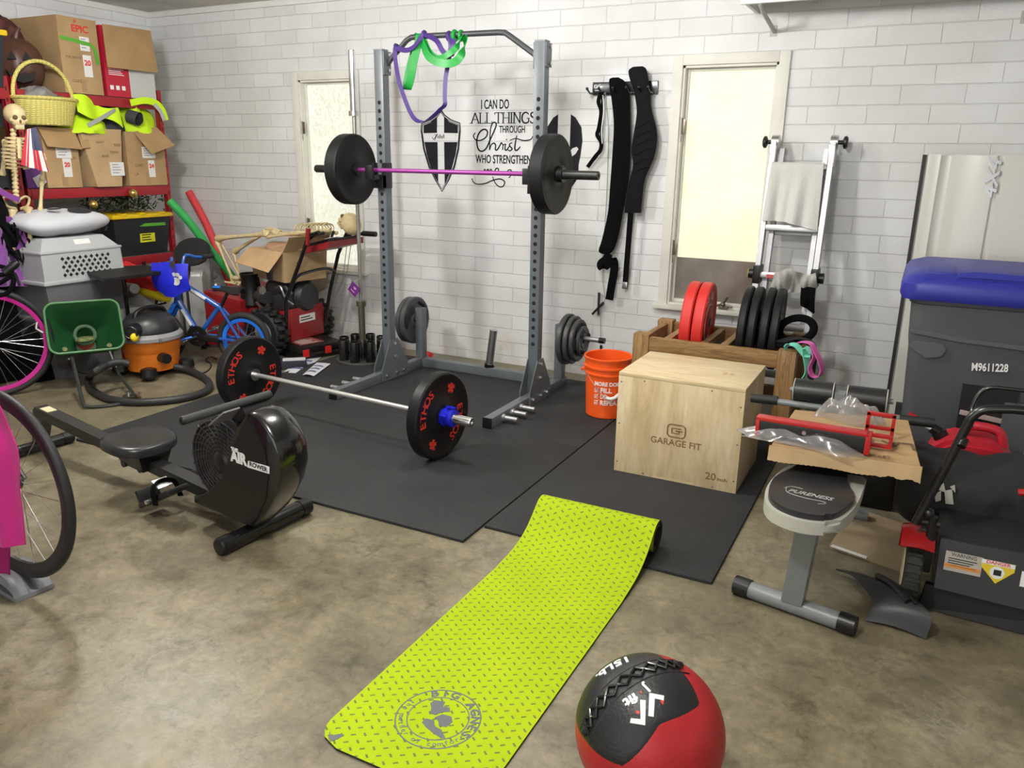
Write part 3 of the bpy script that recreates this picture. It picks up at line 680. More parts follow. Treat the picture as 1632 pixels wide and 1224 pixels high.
# ------------------------------------------------------------------ stretch bands over the pull-up bar
GREENB = mat('green_band', (.006, .27, .035), .42); PURPB = mat('purple_band', (.055, .022, .17), .45)
r = thing('resistance_band', 'wide green stretch band knotted over the pull-up bar', 'exercise band', (-2.888, 4.340, 2.197))
m = MB(r)
B0 = V((0, -.022, .0))
m.ribbon(smoothpts([(-2.930, 4.375, 2.196), (-2.887, 4.340, 2.218), (-2.883, 4.325, 2.173), (-2.910, 4.315, 2.070), (-2.927, 4.310, 1.988), (-2.956, 4.315, 1.917), (-2.984, 4.335, 1.915), (-2.969, 4.345, 2.014), (-2.935, 4.360, 2.130)], 5), (1, .25, 0), .048, .005)
m.ribbon(smoothpts([(-2.870, 4.340, 2.189), (-2.837, 4.310, 2.145), (-2.781, 4.285, 2.076), (-2.679, 4.270, 2.036), (-2.594, 4.280, 2.044), (-2.554, 4.300, 2.100), (-2.554, 4.330, 2.158), (-2.589, 4.360, 2.198)], 5), (.25, .1, 1), .046, .005)
m.ribbon(smoothpts([(-2.589, 4.360, 2.191), (-2.576, 4.315, 2.171), (-2.595, 4.290, 2.121), (-2.654, 4.280, 2.081), (-2.727, 4.290, 2.068), (-2.797, 4.310, 2.111), (-2.845, 4.330, 2.179)], 5), (.45, .1, 1), .036, .005)
m.torus((-2.599, 4.355, 2.195), (1, 0, 0), .024, .010, 20, 8); m.torus((-2.643, 4.355, 2.197), (1, 0, 0), .024, .012, 20, 8)
m.build('strap', GREENB)
r = thing('resistance_band', 'purple stretch band looped over the pull-up bar and hanging in a long loop', 'exercise band', (-3.056, 4.340, 2.140))
m = MB(r)
m.ribbon(smoothpts([(-3.068, 4.370, 2.151), (-3.058, 4.330, 2.146), (-3.053, 4.320, 2.076), (-3.026, 4.310, 1.966), (-2.991, 4.310, 1.866), (-2.938, 4.310, 1.758), (-2.887, 4.310, 1.713), (-2.822, 4.310, 1.716), (-2.757, 4.310, 1.753), (-2.721, 4.310, 1.781), (-2.689, 4.310, 1.806), (-2.689, 4.310, 1.849), (-2.689, 4.320, 1.957), (-2.673, 4.330, 2.052), (-2.659, 4.330, 2.132), (-2.670, 4.335, 2.192)], 5), (.8, .5, .25), .026, .004)
m.ribbon(smoothpts([(-3.049, 4.330, 2.142), (-2.961, 4.310, 2.125), (-2.902, 4.305, 2.143), (-2.868, 4.310, 2.178), (-2.849, 4.330, 2.214)], 5), (.1, .3, 1), .030, .004)
m.ribbon(smoothpts([(-2.845, 4.330, 2.211), (-2.741, 4.300, 2.170), (-2.693, 4.300, 2.106), (-2.647, 4.310, 2.077), (-2.631, 4.320, 2.147), (-2.666, 4.335, 2.199)], 5), (.6, .4, .5), .030, .004)
for px_ in (632, 674, 714, 719): pass
m.torus((-2.682, 4.355, 2.195), (1, 0, 0), .022, .011, 20, 8); m.torus((-2.861, 4.355, 2.208), (1, .1, -.1), .022, .011, 20, 8); m.torus((-3.057, 4.355, 2.149), (.6, 0, .5), .022, .010, 20, 8)
m.build('strap', PURPB)

# ------------------------------------------------------------------ belt hanger on the wall
r = thing('wall_hanger', 'black wall mounted gym hanger with pegs, right of the helmet emblem', 'wall rack', (-1.83, YW, 1.92))
m = MB(r); m.bx(-2.055, -1.615, YW-.025, YW, 1.905, 1.985, .004); m.build('rail', BLACKM)
m = MB(r); m.text('GG', frame((-2.020, YW-.0256, 1.957), (1, 0, 0), (0, 0, 1)), .034, th=.001, bold=.0008); m.bx(-2.037, -2.003, YW-.0262, YW-.025, 1.932, 1.936); m.build('logo', WHITEPR)
for x in (-2.045, -1.965, -1.87, -1.78, -1.70, -1.64):
    m = MB(r); m.tube([(x, YW-.012, 1.915), (x, YW-.09, 1.912), (x-.006, YW-.125, 1.935)], .006, 8); m.sphere((x-.006, YW-.125, 1.938), .010, 10); m.build('peg', BLACKM)
def beltprofile(L, R, y, th, name, mt, root, bulge=.012):
    m = MB(root); n = len(L)
    Ls = smoothpts([(a, y, b) for a, b in L], 4); Rs = smoothpts([(a, y, b) for a, b in R], 4); k = len(Ls)
    def f(u, v):
        i = min(k-1, int(round(u*(k-1)))); a, b = Ls[i], Rs[i]; p = a.lerp(b, v)
        e = 1-abs(2*v-1)**3; cap = min(1, 6*min(u, 1-u)+.25)
        return p+V((0, -bulge*e*cap, 0))
    m.grid(f, k-1, 8, th); return m.build(name, mt)
r = thing('lifting_belt', 'long black neoprene belt, left of the two hanging on the wall', 'lifting belt', (-1.85, YW-.06, .9), group=None)
beltprofile([(-1.900, 2.005), (-1.922, 1.992), (-1.915, 1.93), (-1.897, 1.86), (-1.876, 1.714), (-1.877, 1.513), (-1.882, 1.32), (-1.889, 1.152), (-1.922, .98), (-1.942, .905), (-1.92, .885)],
            [(-1.86, 2.005), (-1.822, 1.985), (-1.796, 1.95), (-1.776, 1.88), (-1.763, 1.714), (-1.752, 1.514), (-1.757, 1.351), (-1.783, 1.157), (-1.803, 1.02), (-1.832, .92), (-1.87, .882)], YW-.075, .014, 'belt_body', BLACKF, r)
m = MB(r); m.ribbon(smoothpts([(-1.865, YW-.075, .89), (-1.885, YW-.08, .85), (-1.915, YW-.09, .82), (-1.895, YW-.10, .795), (-1.84, YW-.10, .84), (-1.828, YW-.095, .855), (-1.818, YW-.085, .80), (-1.835, YW-.075, .68), (-1.85, YW-.07, .575)], 5), (1, .2, .2), .055, .004)
m.build('strap', BLACKF)
r = thing('lifting_belt', 'black contoured lifting belt with a wide stitched middle, right one on the wall hanger', 'lifting belt', (-1.68, YW-.06, .66))
RB = mat('black_fabric_ribbed', (.006, .0062, .007), .8, spec=.15, bump=.3, bscale=240)
beltprofile([(-1.765, 2.063), (-1.792, 2.04), (-1.776, 1.98), (-1.746, 1.909), (-1.722, 1.792), (-1.735, 1.66), (-1.743, 1.56), (-1.728, 1.47), (-1.749, 1.352), (-1.765, 1.23), (-1.768, 1.164)],
            [(-1.70, 2.065), (-1.674, 2.045), (-1.655, 1.98), (-1.640, 1.91), (-1.628, 1.817), (-1.588, 1.70), (-1.577, 1.62), (-1.590, 1.52), (-1.641, 1.382), (-1.652, 1.25), (-1.657, 1.169)], YW-.085, .014, 'belt_body', RB, r)
m = MB(r)
for k in range(6):
    z = 1.74-.055*k; m.tube(smoothpts([(-1.715, YW-.1005, z-.045), (-1.66, YW-.1015, z-.015), (-1.60-.012*abs(k-3)*.6, YW-.0985, z)], 4), .0022, 6)
m.build('stitching', BLACKM)
m = MB(r); m.ribbon([(-1.725, YW-.085, 1.18), (-1.730, YW-.08, 1.0), (-1.737, YW-.075, .82), (-1.742, YW-.07, .66)], (1, 0, 0), .038, .004); m.build('strap', BLACKF)
m = MB(r); m.box((-1.741, YW-.078, .685), (.032, .006, .045), None, .003); m.build('buckle', STEEL)
r = thing('lifting_strap', 'pair of black and white wrist straps dangling from the hanger peg', 'lifting strap', (-1.97, YW-.1, 1.46))
m = MB(r); m.ribbon(smoothpts([(-1.968, YW-.09, 1.92), (-1.985, YW-.085, 1.86), (-1.965, YW-.08, 1.80), (-1.978, YW-.075, 1.70), (-1.990, YW-.07, 1.655), (-1.96, YW-.07, 1.61), (-1.965, YW-.065, 1.56), (-2.0, YW-.06, 1.52), (-2.055, YW-.055, 1.45)], 5), (1, .4, 0), .026, .004)
m.ribbon(smoothpts([(-1.962, YW-.085, 1.92), (-1.955, YW-.08, 1.80), (-1.962, YW-.072, 1.66), (-1.955, YW-.068, 1.60), (-1.985, YW-.062, 1.53), (-2.03, YW-.055, 1.48)], 5), (1, -.4, 0), .022, .004); m.build('strap', BLACKF)
m = MB(r); m.ribbon(smoothpts([(-1.954, YW-.087, 1.90), (-1.946, YW-.084, 1.80), (-1.957, YW-.077, 1.68), (-1.95, YW-.07, 1.60)], 5), (1, -.2, 0), .007, .004); m.build('white_piping', WHITEPR)
r = thing('jump_rope', 'thin grey speed rope with black handles hanging beside the belts', 'jump rope', (-1.92, YW-.03, .5))
m = MB(r); m.tube(smoothpts([(-1.935, YW-.10, 1.915), (-1.93, YW-.03, 1.70), (-1.926, YW-.012, 1.3), (-1.932, YW-.010, .9), (-1.925, YW-.010, .70), (-1.905, YW-.010, .56), (-1.93, YW-.010, .50), (-1.925, YW-.010, .34), (-1.915, YW-.010, .20)], 6), .0022, 6); m.build('cord', mat('grey_cord', (.3, .3, .29), .5))
for a, b in (((-1.945, YW-.02, .61), (-1.94, YW-.03, .455)), ((-1.905, YW-.03, .545), (-1.985, YW-.03, .455)), ((-1.915, YW-.012, .235), (-1.913, YW-.012, .15))):
    m = MB(r); m.cyl(a, b, .009, .008, 10); m.build('handle', BLACKP)


# ------------------------------------------------------------------ plywood jump box
r = thing('jump_box', 'birch plywood jump box with burnt lettering on its front, standing on the smaller mat', 'plyo box', (-.905, 3.735, .013))
X0, X1, Y0, Y1, ZB, ZT = -.300, .300, -.245, .245, 0, .490
t = .018
m = MB(r, True); m.bx(X0, X1, Y0, Y0+t, ZB, ZT, .002); fr = m.build('front_panel', PLY)
m = MB(r, True); m.bx(X0, X1, Y1-t, Y1, ZB, ZT, .002); m.build('rear_panel', PLY)
m = MB(r, True); m.bx(X0+.0005, X0+t, Y0+t, Y1-t, ZB, ZT, .001); m.build('side_panel', PLY)
m = MB(r, True); m.bx(X1-t, X1-.0005, Y0+t, Y1-t, ZB, ZT, .001); m.build('side_panel', PLY)
m = MB(r, True); m.bx(X0, X1, Y0, Y1, ZT, ZT+t, .002); tp = m.build('top_panel', PLYTOP)
BURN = mat('burnt_print', (.22, .12, .05), .7, var=.3, vscale=60)
m = MB(r, True)
Ff = lambda x, z: frame((x, Y0-.0004, z), (1, 0, 0), (0, 0, 1))
m.text('GARAGE FIT', Ff(.0, .196), .045, width=.245, th=.0012, bold=.0006)
rr = []
def rrect(cx, cz, w, h, rad, n=5):
    o = []
    for ax, az, a0 in ((1, 1, 0), (-1, 1, 90), (-1, -1, 180), (1, -1, 270)):
        for k in range(n+1):
            a = radians(a0+90*k/n); o.append((cx+ax*(w/2-rad)+rad*cos(a), cz+az*(h/2-rad)+rad*sin(a)))
    return o
P = [V((x, Y0-.0008, z)) for x, z in rrect(0, .258, .086, .062, .018)]
m.tube(P, .0035, 6, closed=True, ell=(1, 1))
for a, b in (((-.022, .270), (.024, .270)), ((-.022, .270), (-.022, .246)), ((-.022, .246), (.014, .246)), ((.014, .246), (.014, .258)), ((-.004, .258), (.030, .258))):
    m.tube([(a[0], Y0-.0004, a[1]), (b[0], Y0-.0004, b[1])], .003, 6)
m.text('20', Ff(.178, .062), .050, width=.050, th=.0012, bold=.001); m.text('inch', Ff(.232, .056), .024, width=.046, th=.0012, bold=.0006)
m.build('burnt_lettering', BURN, fr)
m = MB(r, True); m.text('24', frame((.17, -.02, ZT+t+.0003), (1, 0, 0), (0, 1, 0)), .06, th=.001); m.build('burnt_lettering', mat('burnt_faint', (.50, .33, .16), .7), tp)
m = MB(r, True)
for x, z in ((-.285, .46), (-.285, .25), (-.285, .05), (.285, .42), (.285, .24), (.285, .06), (-.17, .478), (.15, .478), (-.15, .012), (.19, .012)): m.cyl((x, Y0-.0006, z), (x, Y0+.001, z), .0038, n=8)
for y, z in ((-.2, .4), (-.2, .1), (.1, .3)): m.cyl((X1, y, z), (X1+.0006, y, z), .0038, n=8)
m.build('screw', DARKST, fr)
m = MB(r, True)
for x0, x1, z in ((-.12, .07, .4995), (-.10, .10, .003)): m.bx(x0, x1, Y0-.0007, Y0+.001, z-.004 if z > .1 else z, z+.004 if z > .1 else z+.008)
m.build('finger_joint', PLYTOP, fr)

# ------------------------------------------------------------------ orange bucket
ORG = mat('orange_plastic', (.84, .105, .012), .36, var=.05)
r = thing('bucket', 'orange plastic bucket with white lettering and wire handle, left of the plywood box', 'bucket', (-1.565, 4.33, .013))
m = MB(r, True)
m.lathe([(0, 0), (.118, 0), (.124, .006), (.133, .262), (.143, .264), (.143, .272), (.137, .275), (.1375, .300), (.147, .302), (.147, .312), (.139, .315), (.1405, .352), (.147, .354), (.148, .365), (.143, .368), (.136, .364), (.121, .02), (.0, .012)], n=48); bd = m.build('pail', ORG)
rot = radians(-62)  # lettering faces the camera
def bucket_text(m, s, z, size, width, off=0.0, R=.1305):
    k = bpy.data.curves.new('t', 'FONT'); k.body = s; k.size = size; k.align_x = 'LEFT'; k.align_y = 'CENTER'; k.extrude = .0008; k.offset = .0012; k.resolution_u = 3
    o = bpy.data.objects.new('t', k); me = o.to_mesh(); xs = [v.co.x for v in me.vertices]; f = width/(max(xs)-min(xs))
    pts = []
    for v in me.vertices:
        a = (off+(v.co.x-min(xs))*f)/R; zz = z+v.co.y; rad = .1244+.0088*(zz/.262)+.0006+v.co.z
        pts.append((rad*cos(rot+a), rad*sin(rot+a), zz))
    m.add(pts, [tuple(p.vertices) for p in me.polygons]); o.to_mesh_clear(); bpy.data.objects.remove(o); bpy.data.curves.remove(k)
m = MB(r, True); L0 = -.095
bucket_text(m, 'MORE DOING', .217, .032, .185, L0)
for s, z, w in (('FILL', .178, .068), ('DO', .140, .040), ('REPEAT', .102, .122)):
    bucket_text(m, s, z, .040, w, L0+.038)
def on_b(a_, z, d=.0): a = a_/.1305; rad = .1244+.0088*(z/.262)+.001+d; return (rad*cos(rot+a), rad*sin(rot+a), z)
for z in (.178, .140, .102):
    m.tube([on_b(L0+u, z+w) for u, w in ((0, -.012), (.02, -.012), (.02, .010), (0, .010), (0, -.012))], .0018, 5)
    m.tube([on_b(L0+.005, z+.002, .001), on_b(L0+.011, z-.006, .001), on_b(L0+.025, z+.016, .001)], .0022, 5)
m.build('white_lettering', WHITEPR, bd)
# handle hangs down on the camera side
ha = rot+radians(-88); hb = rot+radians(88)
A = V((.150*cos(ha), .150*sin(ha), .290)); B = V((.150*cos(hb), .150*sin(hb), .290)); fd = V((cos(rot), sin(rot), 0))
P = [A]
for k in range(1, 12):
    u = k/12; q = A.lerp(B, u); s = sin(pi*u)
    P.append(q+fd*.160*s*1.0+V((0, 0, -.150*s**1.1)))
P.append(B)
m = MB(r, True); m.tube(P, .0028, 6); hd = m.build('wire_handle', STEEL)
m = MB(r, True); m.tube(P[5:9], .011, 10); m.build('grip', WHITEPR, hd)
m = MB(r, True)
for q in (A, B): m.cyl(q*.965, q*1.0, .018, n=14)
m.build('handle_lug', ORG, bd)

# ------------------------------------------------------------------ lime yoga mat, far end rolled
def yoga():
    r = thing('yoga_mat', 'lime green exercise mat with grey dashes, unrolled on the concrete, far end rolled', 'exercise mat', (-1.010, 1.325, 0), 0)
    w = .252; t = .007
    prof = []; L = 1.03
    n0 = 50
    for i in range(n0+1):
        y = L*i/n0; prof.append((y, t+.0004))
    cy, cz, R = 1.435, .082, .066
    # rise over the edge of the rubber mats and up onto the roll
    for y, z in ((1.08, .008), (1.13, .0115), (1.18, .018), (1.225, .028), (1.27, .044), (1.31, .066), (1.345, .091), (1.375, .116), (1.405, .138)): prof.append((y, z+.004))
    for k in range(0, 150):
        a = radians(96-k*5.2); rad = R-.0092*(k*5.2/360); prof.append((cy+rad*cos(a), cz+rad*sin(a)))
    s = [0.0]
    for a, b in zip(prof, prof[1:]): s.append(s[-1]+math.hypot(b[0]-a[0], b[1]-a[1]))
    bm = bmesh.new(); uvl = bm.loops.layers.uv.new('UVMap')
    nx = 10; rows_t, rows_b, uvs = [], [], []
    rc = .085
    for i, (y, z) in enumerate(prof):
        a = prof[max(0, i-1)]; b = prof[min(len(prof)-1, i+1)]; ty, tz = b[0]-a[0], b[1]-a[1]; l = math.hypot(ty, tz); ny, nz = -tz/l, ty/l
        ins = rc-sqrt(max(0, rc*rc-(rc-s[i])**2)) if s[i] < rc else 0
        rt, rb = [], []
        for j in range(nx+1):
            x = (-w+ins)+(2*(w-ins))*j/nx
            rt.append((bm.verts.new((x, y, z)), (x+w, s[i]))); rb.append(bm.verts.new((x, y-ny*t, z-nz*t)))
        rows_t.append(rt); rows_b.append(rb)
    def face(vs, uv, mi):
        f = bm.faces.new(vs); f.material_index = mi; f.smooth = True
        for lp, q in zip(f.loops, uv): lp[uvl].uv = q
    for i in range(len(prof)-1):
        for j in range(nx):
            q = [rows_t[i][j], rows_t[i][j+1], rows_t[i+1][j+1], rows_t[i+1][j]]; face([x[0] for x in q], [x[1] for x in q], 0)
            face([rows_b[i][j], rows_b[i+1][j], rows_b[i+1][j+1], rows_b[i][j+1]], [(0, 0)]*4, 1)
        for j in (0, nx): face([rows_t[i][j][0], rows_t[i+1][j][0], rows_b[i+1][j], rows_b[i][j]], [(0, 0)]*4, 1)
    for i in (0, len(prof)-1):
        for j in range(nx): face([rows_t[i][j][0], rows_t[i][j+1][0], rows_b[i][j+1], rows_b[i][j]], [(0, 0)]*4, 1)
    bmesh.ops.recalc_face_normals(bm, faces=bm.faces)
    me = bpy.data.meshes.new('mat_sheet'); bm.to_mesh(me); bm.free(); me.set_sharp_from_angle(angle=radians(40))
    me.materials.append(YOGA); me.materials.append(mat('mat_underside', (.014, .014, .015), .7))
    o = bpy.data.objects.new('mat_sheet', me); COL.objects.link(o); o.parent = r
    INK = mat('grey_print', (.115, .125, .13), .65)
    m = MB(r, True); zc = .0078; c0 = V((.005, .225, zc)); A0 = radians(-10)
    for R_, wd in ((.118, .0042), (.086, .0036)): m.lathe([(R_-wd/2, 0), (R_-wd/2, .0006), (R_+wd/2, .0006), (R_+wd/2, 0)], c0-V((0, 0, .0004)), (0, 0, 1), 56, closed=True)
    lg = m.build('printed_ring', INK, o)
    m = MB(r, True)
    for i, ch in enumerate('BIG AGNES'):
        a = radians(128-i*17.5)
        up = V((cos(a), sin(a), 0)); ex = V((sin(a), -cos(a), 0)); m.text(ch, frame(c0+up*.102, ex, up), .034, th=.0006, bold=.0014, sx=1.15)
    m.build('printed_lettering', INK, lg); m = MB(r, True)
    for i, ch in enumerate('the mother of comfort'):
        a = radians(168+i*8.6); up = V((cos(a), sin(a), 0)); ex = V((sin(a), -cos(a), 0))
        m.text(ch, frame(c0+up*.102, -ex, -up), .023, th=.0006, bold=.0003)
    m.build('printed_lettering', INK, lg)
    m = MB(r, True)
    blob = lambda pts: m.prism([(p[0], p[1]) for p in pts], c0-V((0, 0, .0002)), (1, 0, 0), (0, 1, 0), .0006)
    blob([(-.050, .058), (-.018, .066), (-.012, .046), (.006, .052), (.016, .036), (-.004, .024), (-.012, .006), (-.030, .004), (-.038, .024), (-.052, .040)])
    blob([(.002, .018), (.030, .022), (.044, .004), (.040, -.020), (.020, -.026), (.006, -.010), (-.010, -.004)])
    blob([(-.028, -.018), (-.004, -.014), (.010, -.032), (.034, -.036), (.060, -.058), (.050, -.064), (.016, -.056), (-.008, -.048), (-.030, -.036)])
    m.build('printed_emblem', INK, lg)
    m = MB(r, True); m.prism([(-.225, .045), (-.21, .03), (-.195, .045), (-.18, .05), (-.185, .028), (-.196, .012), (-.21, .02)], (0, 0, .0076), (1, 0, 0), (0, 1, 0), .0006); m.build('printed_mark', INK, o)
yoga()

# ------------------------------------------------------------------ medicine ball
def ball():
    c = V((-.418, 1.575, .178)); R = .178
    Rt, Up, To = V((.9319, .3439, .1153)), V((-.3021, .5600, .7714)), V((.2007, -.7537, .6258))
    r = thing('medicine_ball', 'red and black laced medicine ball on the concrete beside the lime mat', 'medicine ball', c)
    def D(px, py):   # a point on the side that faces the doorway, as a unit direction
        x, y = px, py; z = sqrt(max(0.0, 1-x*x-y*y)); return (Rt*x+Up*y+To*z).normalized()
    pole = (Rt*-.297+Up*.595+To*.748).normalized()
    e1 = (Rt-pole*Rt.dot(pole)).normalized(); e2 = pole.cross(e1)
    def az(d): return atan2(d.dot(e2), d.dot(e1)) % (2*pi)
    ctl = []
    for d in (D(.67, .30), D(.14, .07), D(-.35, -.41), D(-.84, -.11), D(-.965, .26)): ctl.append((az(d), math.acos(max(-1, min(1, d.dot(pole))))))
    a4 = az((Rt*.1+Up*.5+To*-.86)); ctl.append((a4, radians(61))); 
    ctl.sort()
    # hidden edges between the far corner and its neighbours
    ext = []
    for i in range(len(ctl)):
        ext.append(ctl[i]); a, b = ctl[i], ctl[(i+1) % len(ctl)]
        gap = (b[0]-a[0]) % (2*pi)
        if gap > radians(70): ext.append(((a[0]+gap/2) % (2*pi), radians(45)))
    ext.sort()
    def bound(phi):
        n = len(ext)
        for i in range(n):
            a, b = ext[i], ext[(i+1) % n]; gap = (b[0]-a[0]) % (2*pi); u = ((phi-a[0]) % (2*pi))
            if u <= gap+1e-9:
                u = u/gap if gap else 0; lo = min(a[1], b[1]); up_from_low = (u if a[1] < b[1] else 1-u)
                return lo+abs(b[1]-a[1])*(up_from_low**1.35)
        return ext[0][1]
    def pt(th, ph, rad): return pole*cos(th)*rad+(e1*cos(ph)+e2*sin(ph))*sin(th)*rad
    NP = 96
    m = MB(r, True); m.sphere((0, 0, 0), R, 64); m.build('red_shell', mat('red_vinyl', (.40, .014, .018), .42, var=.12, vscale=14, bump=.25, bscale=140))
    m = MB(r, True); rows = [[pt(bound(2*pi*j/NP)*k/18, 2*pi*j/NP, R+(.0018 if k < 18 else -.001)) for j in range(NP)] for k in range(0, 19)]
    vs_ = [p for row in rows for p in row]; fs = [(k*NP+j, k*NP+(j+1) % NP, (k+1)*NP+(j+1) % NP, (k+1)*NP+j) for k in range(18) for j in range(NP)]
    m.add(vs_, fs); pan = m.build('black_panel', mat('black_vinyl_ball', (.012, .012, .0135), .45, bump=.3, bscale=140))
    # lacing: two crossing zigzags along the seam
    S0 = D(-.80, .02); S1 = D(.42, .80)
    def seam(u, off):
        d = S0.lerp(S1, u).normalized(); nrm = S0.cross(S1).normalized(); return (d+nrm*off).normalized()
    m = MB(r, True); n = 10
    for sg in (1, -1):
        P = []
        for k in range(n+1):
            P.append(seam(k/n, sg*(.085 if k % 2 else -.085)+.0)*(R+.005))
        Q = []
        for a, b in zip(P, P[1:]):
            for q in range(4): Q.append(a.lerp(b, q/4).normalized()*(R+.005))
        m.tube(Q+[P[-1]], .0032, 6)
    m.build('lacing', BLACKM, pan)
    m = MB(r, True)
    for u0, u1 in ((-.09, .04), (.96, 1.10)): m.tube([seam(u0+(u1-u0)*q/4, .0)*(R+.004) for q in range(5)], [.004, .008, .009, .008, .004], 8)
    for off in (-.14, .14): m.tube([seam(-.12+1.25*q/20, off)*(R+.0016) for q in range(21)], .0016, 5)
    m.build('seam_flap', BLACKV, pan)
    def subdiv(me_):
        b = bmesh.new(); b.from_mesh(me_); bmesh.ops.triangulate(b, faces=b.faces)
        for _ in range(2):
            es = [e for e in b.edges if e.calc_length() > .006]
            if es: bmesh.ops.subdivide_edges(b, edges=es, cuts=1); bmesh.ops.triangulate(b, faces=b.faces)
        o_ = bpy.data.meshes.new('t2'); b.to_mesh(o_); b.free(); return o_
    def spoly(m, poly, lift=.0026):
        b = bmesh.new(); b.faces.new([b.verts.new((x*R, y*R, 0)) for x, y in poly]); me_ = bpy.data.meshes.new('t3'); b.to_mesh(me_); b.free(); q = subdiv(me_)
        P = [D(v.co.x/R, v.co.y/R)*(R+lift) for v in q.vertices]; m.add(P, [tuple(f.vertices) for f in q.polygons])
        bpy.data.meshes.remove(q); bpy.data.meshes.remove(me_)
    def pc(x, y): return ((900+x/6-1034.5)/117.5, -(1020+y/6-1162)/117.5)
    m = MB(r, True)
    spoly(m, [pc(*q) for q in ((745, 595), (792, 600), (775, 802), (645, 782), (655, 745), (738, 752))])
    spoly(m, [pc(*q) for q in ((828, 538), (955, 562), (948, 602), (872, 585), (852, 735), (806, 728))])
    def stext(m, s, at, ex, size, width=None):
        k = bpy.data.curves.new('t', 'FONT'); k.body = s; k.size = size; k.align_x = 'CENTER'; k.align_y = 'CENTER'; k.extrude = .0009; k.offset = .0012; k.resolution_u = 3
        o = bpy.data.objects.new('t', k); me = o.to_mesh(); ax, ay = at; l = math.hypot(*ex); cx_, sx_ = ex[0]/l, ex[1]/l; pts = []
        d0 = D(ax, ay); X = (Rt*cx_+Up*sx_); X = (X-d0*X.dot(d0)).normalized(); Yv = d0.cross(X)
        xs = [v.co.x for v in me.vertices]; f = width/(max(xs)-min(xs)) if width else 1
        me2 = subdiv(me)
        for v in me2.vertices: pts.append((d0*R+X*v.co.x*f+Yv*v.co.y).normalized()*(R+.0026+v.co.z))
        m.add(pts, [tuple(p.vertices) for p in me2.polygons]); bpy.data.meshes.remove(me2); o.to_mesh_clear(); bpy.data.objects.remove(o); bpy.data.curves.remove(k)
    m.build('white_emblem', WHITEPR, pan); m = MB(r, True)
    stext(m, '15Lb.', pc(495, 285), (-1, -.47), .050, .090)
    m.build('white_lettering', WHITEPR, pan); m = MB(r, True)
    stext(m, 'J', pc(805, 495), (-.62, -.6), .030); stext(m, 'fit', pc(660, 595), (-1, -.55), .030, .034)
    m.build('white_lettering', WHITEPR, pan)
    m = MB(r, True); spoly(m, [pc(*q) for q in ((915, 605), (952, 598), (940, 640))]); spoly(m, [pc(*q) for q in ((705, 680), (735, 690), (730, 712), (700, 705))]); spoly(m, [pc(*q) for q in ((748, 520), (764, 522), (762, 542), (748, 540))]); m.build('red_mark', REDPR, pan)
ball()

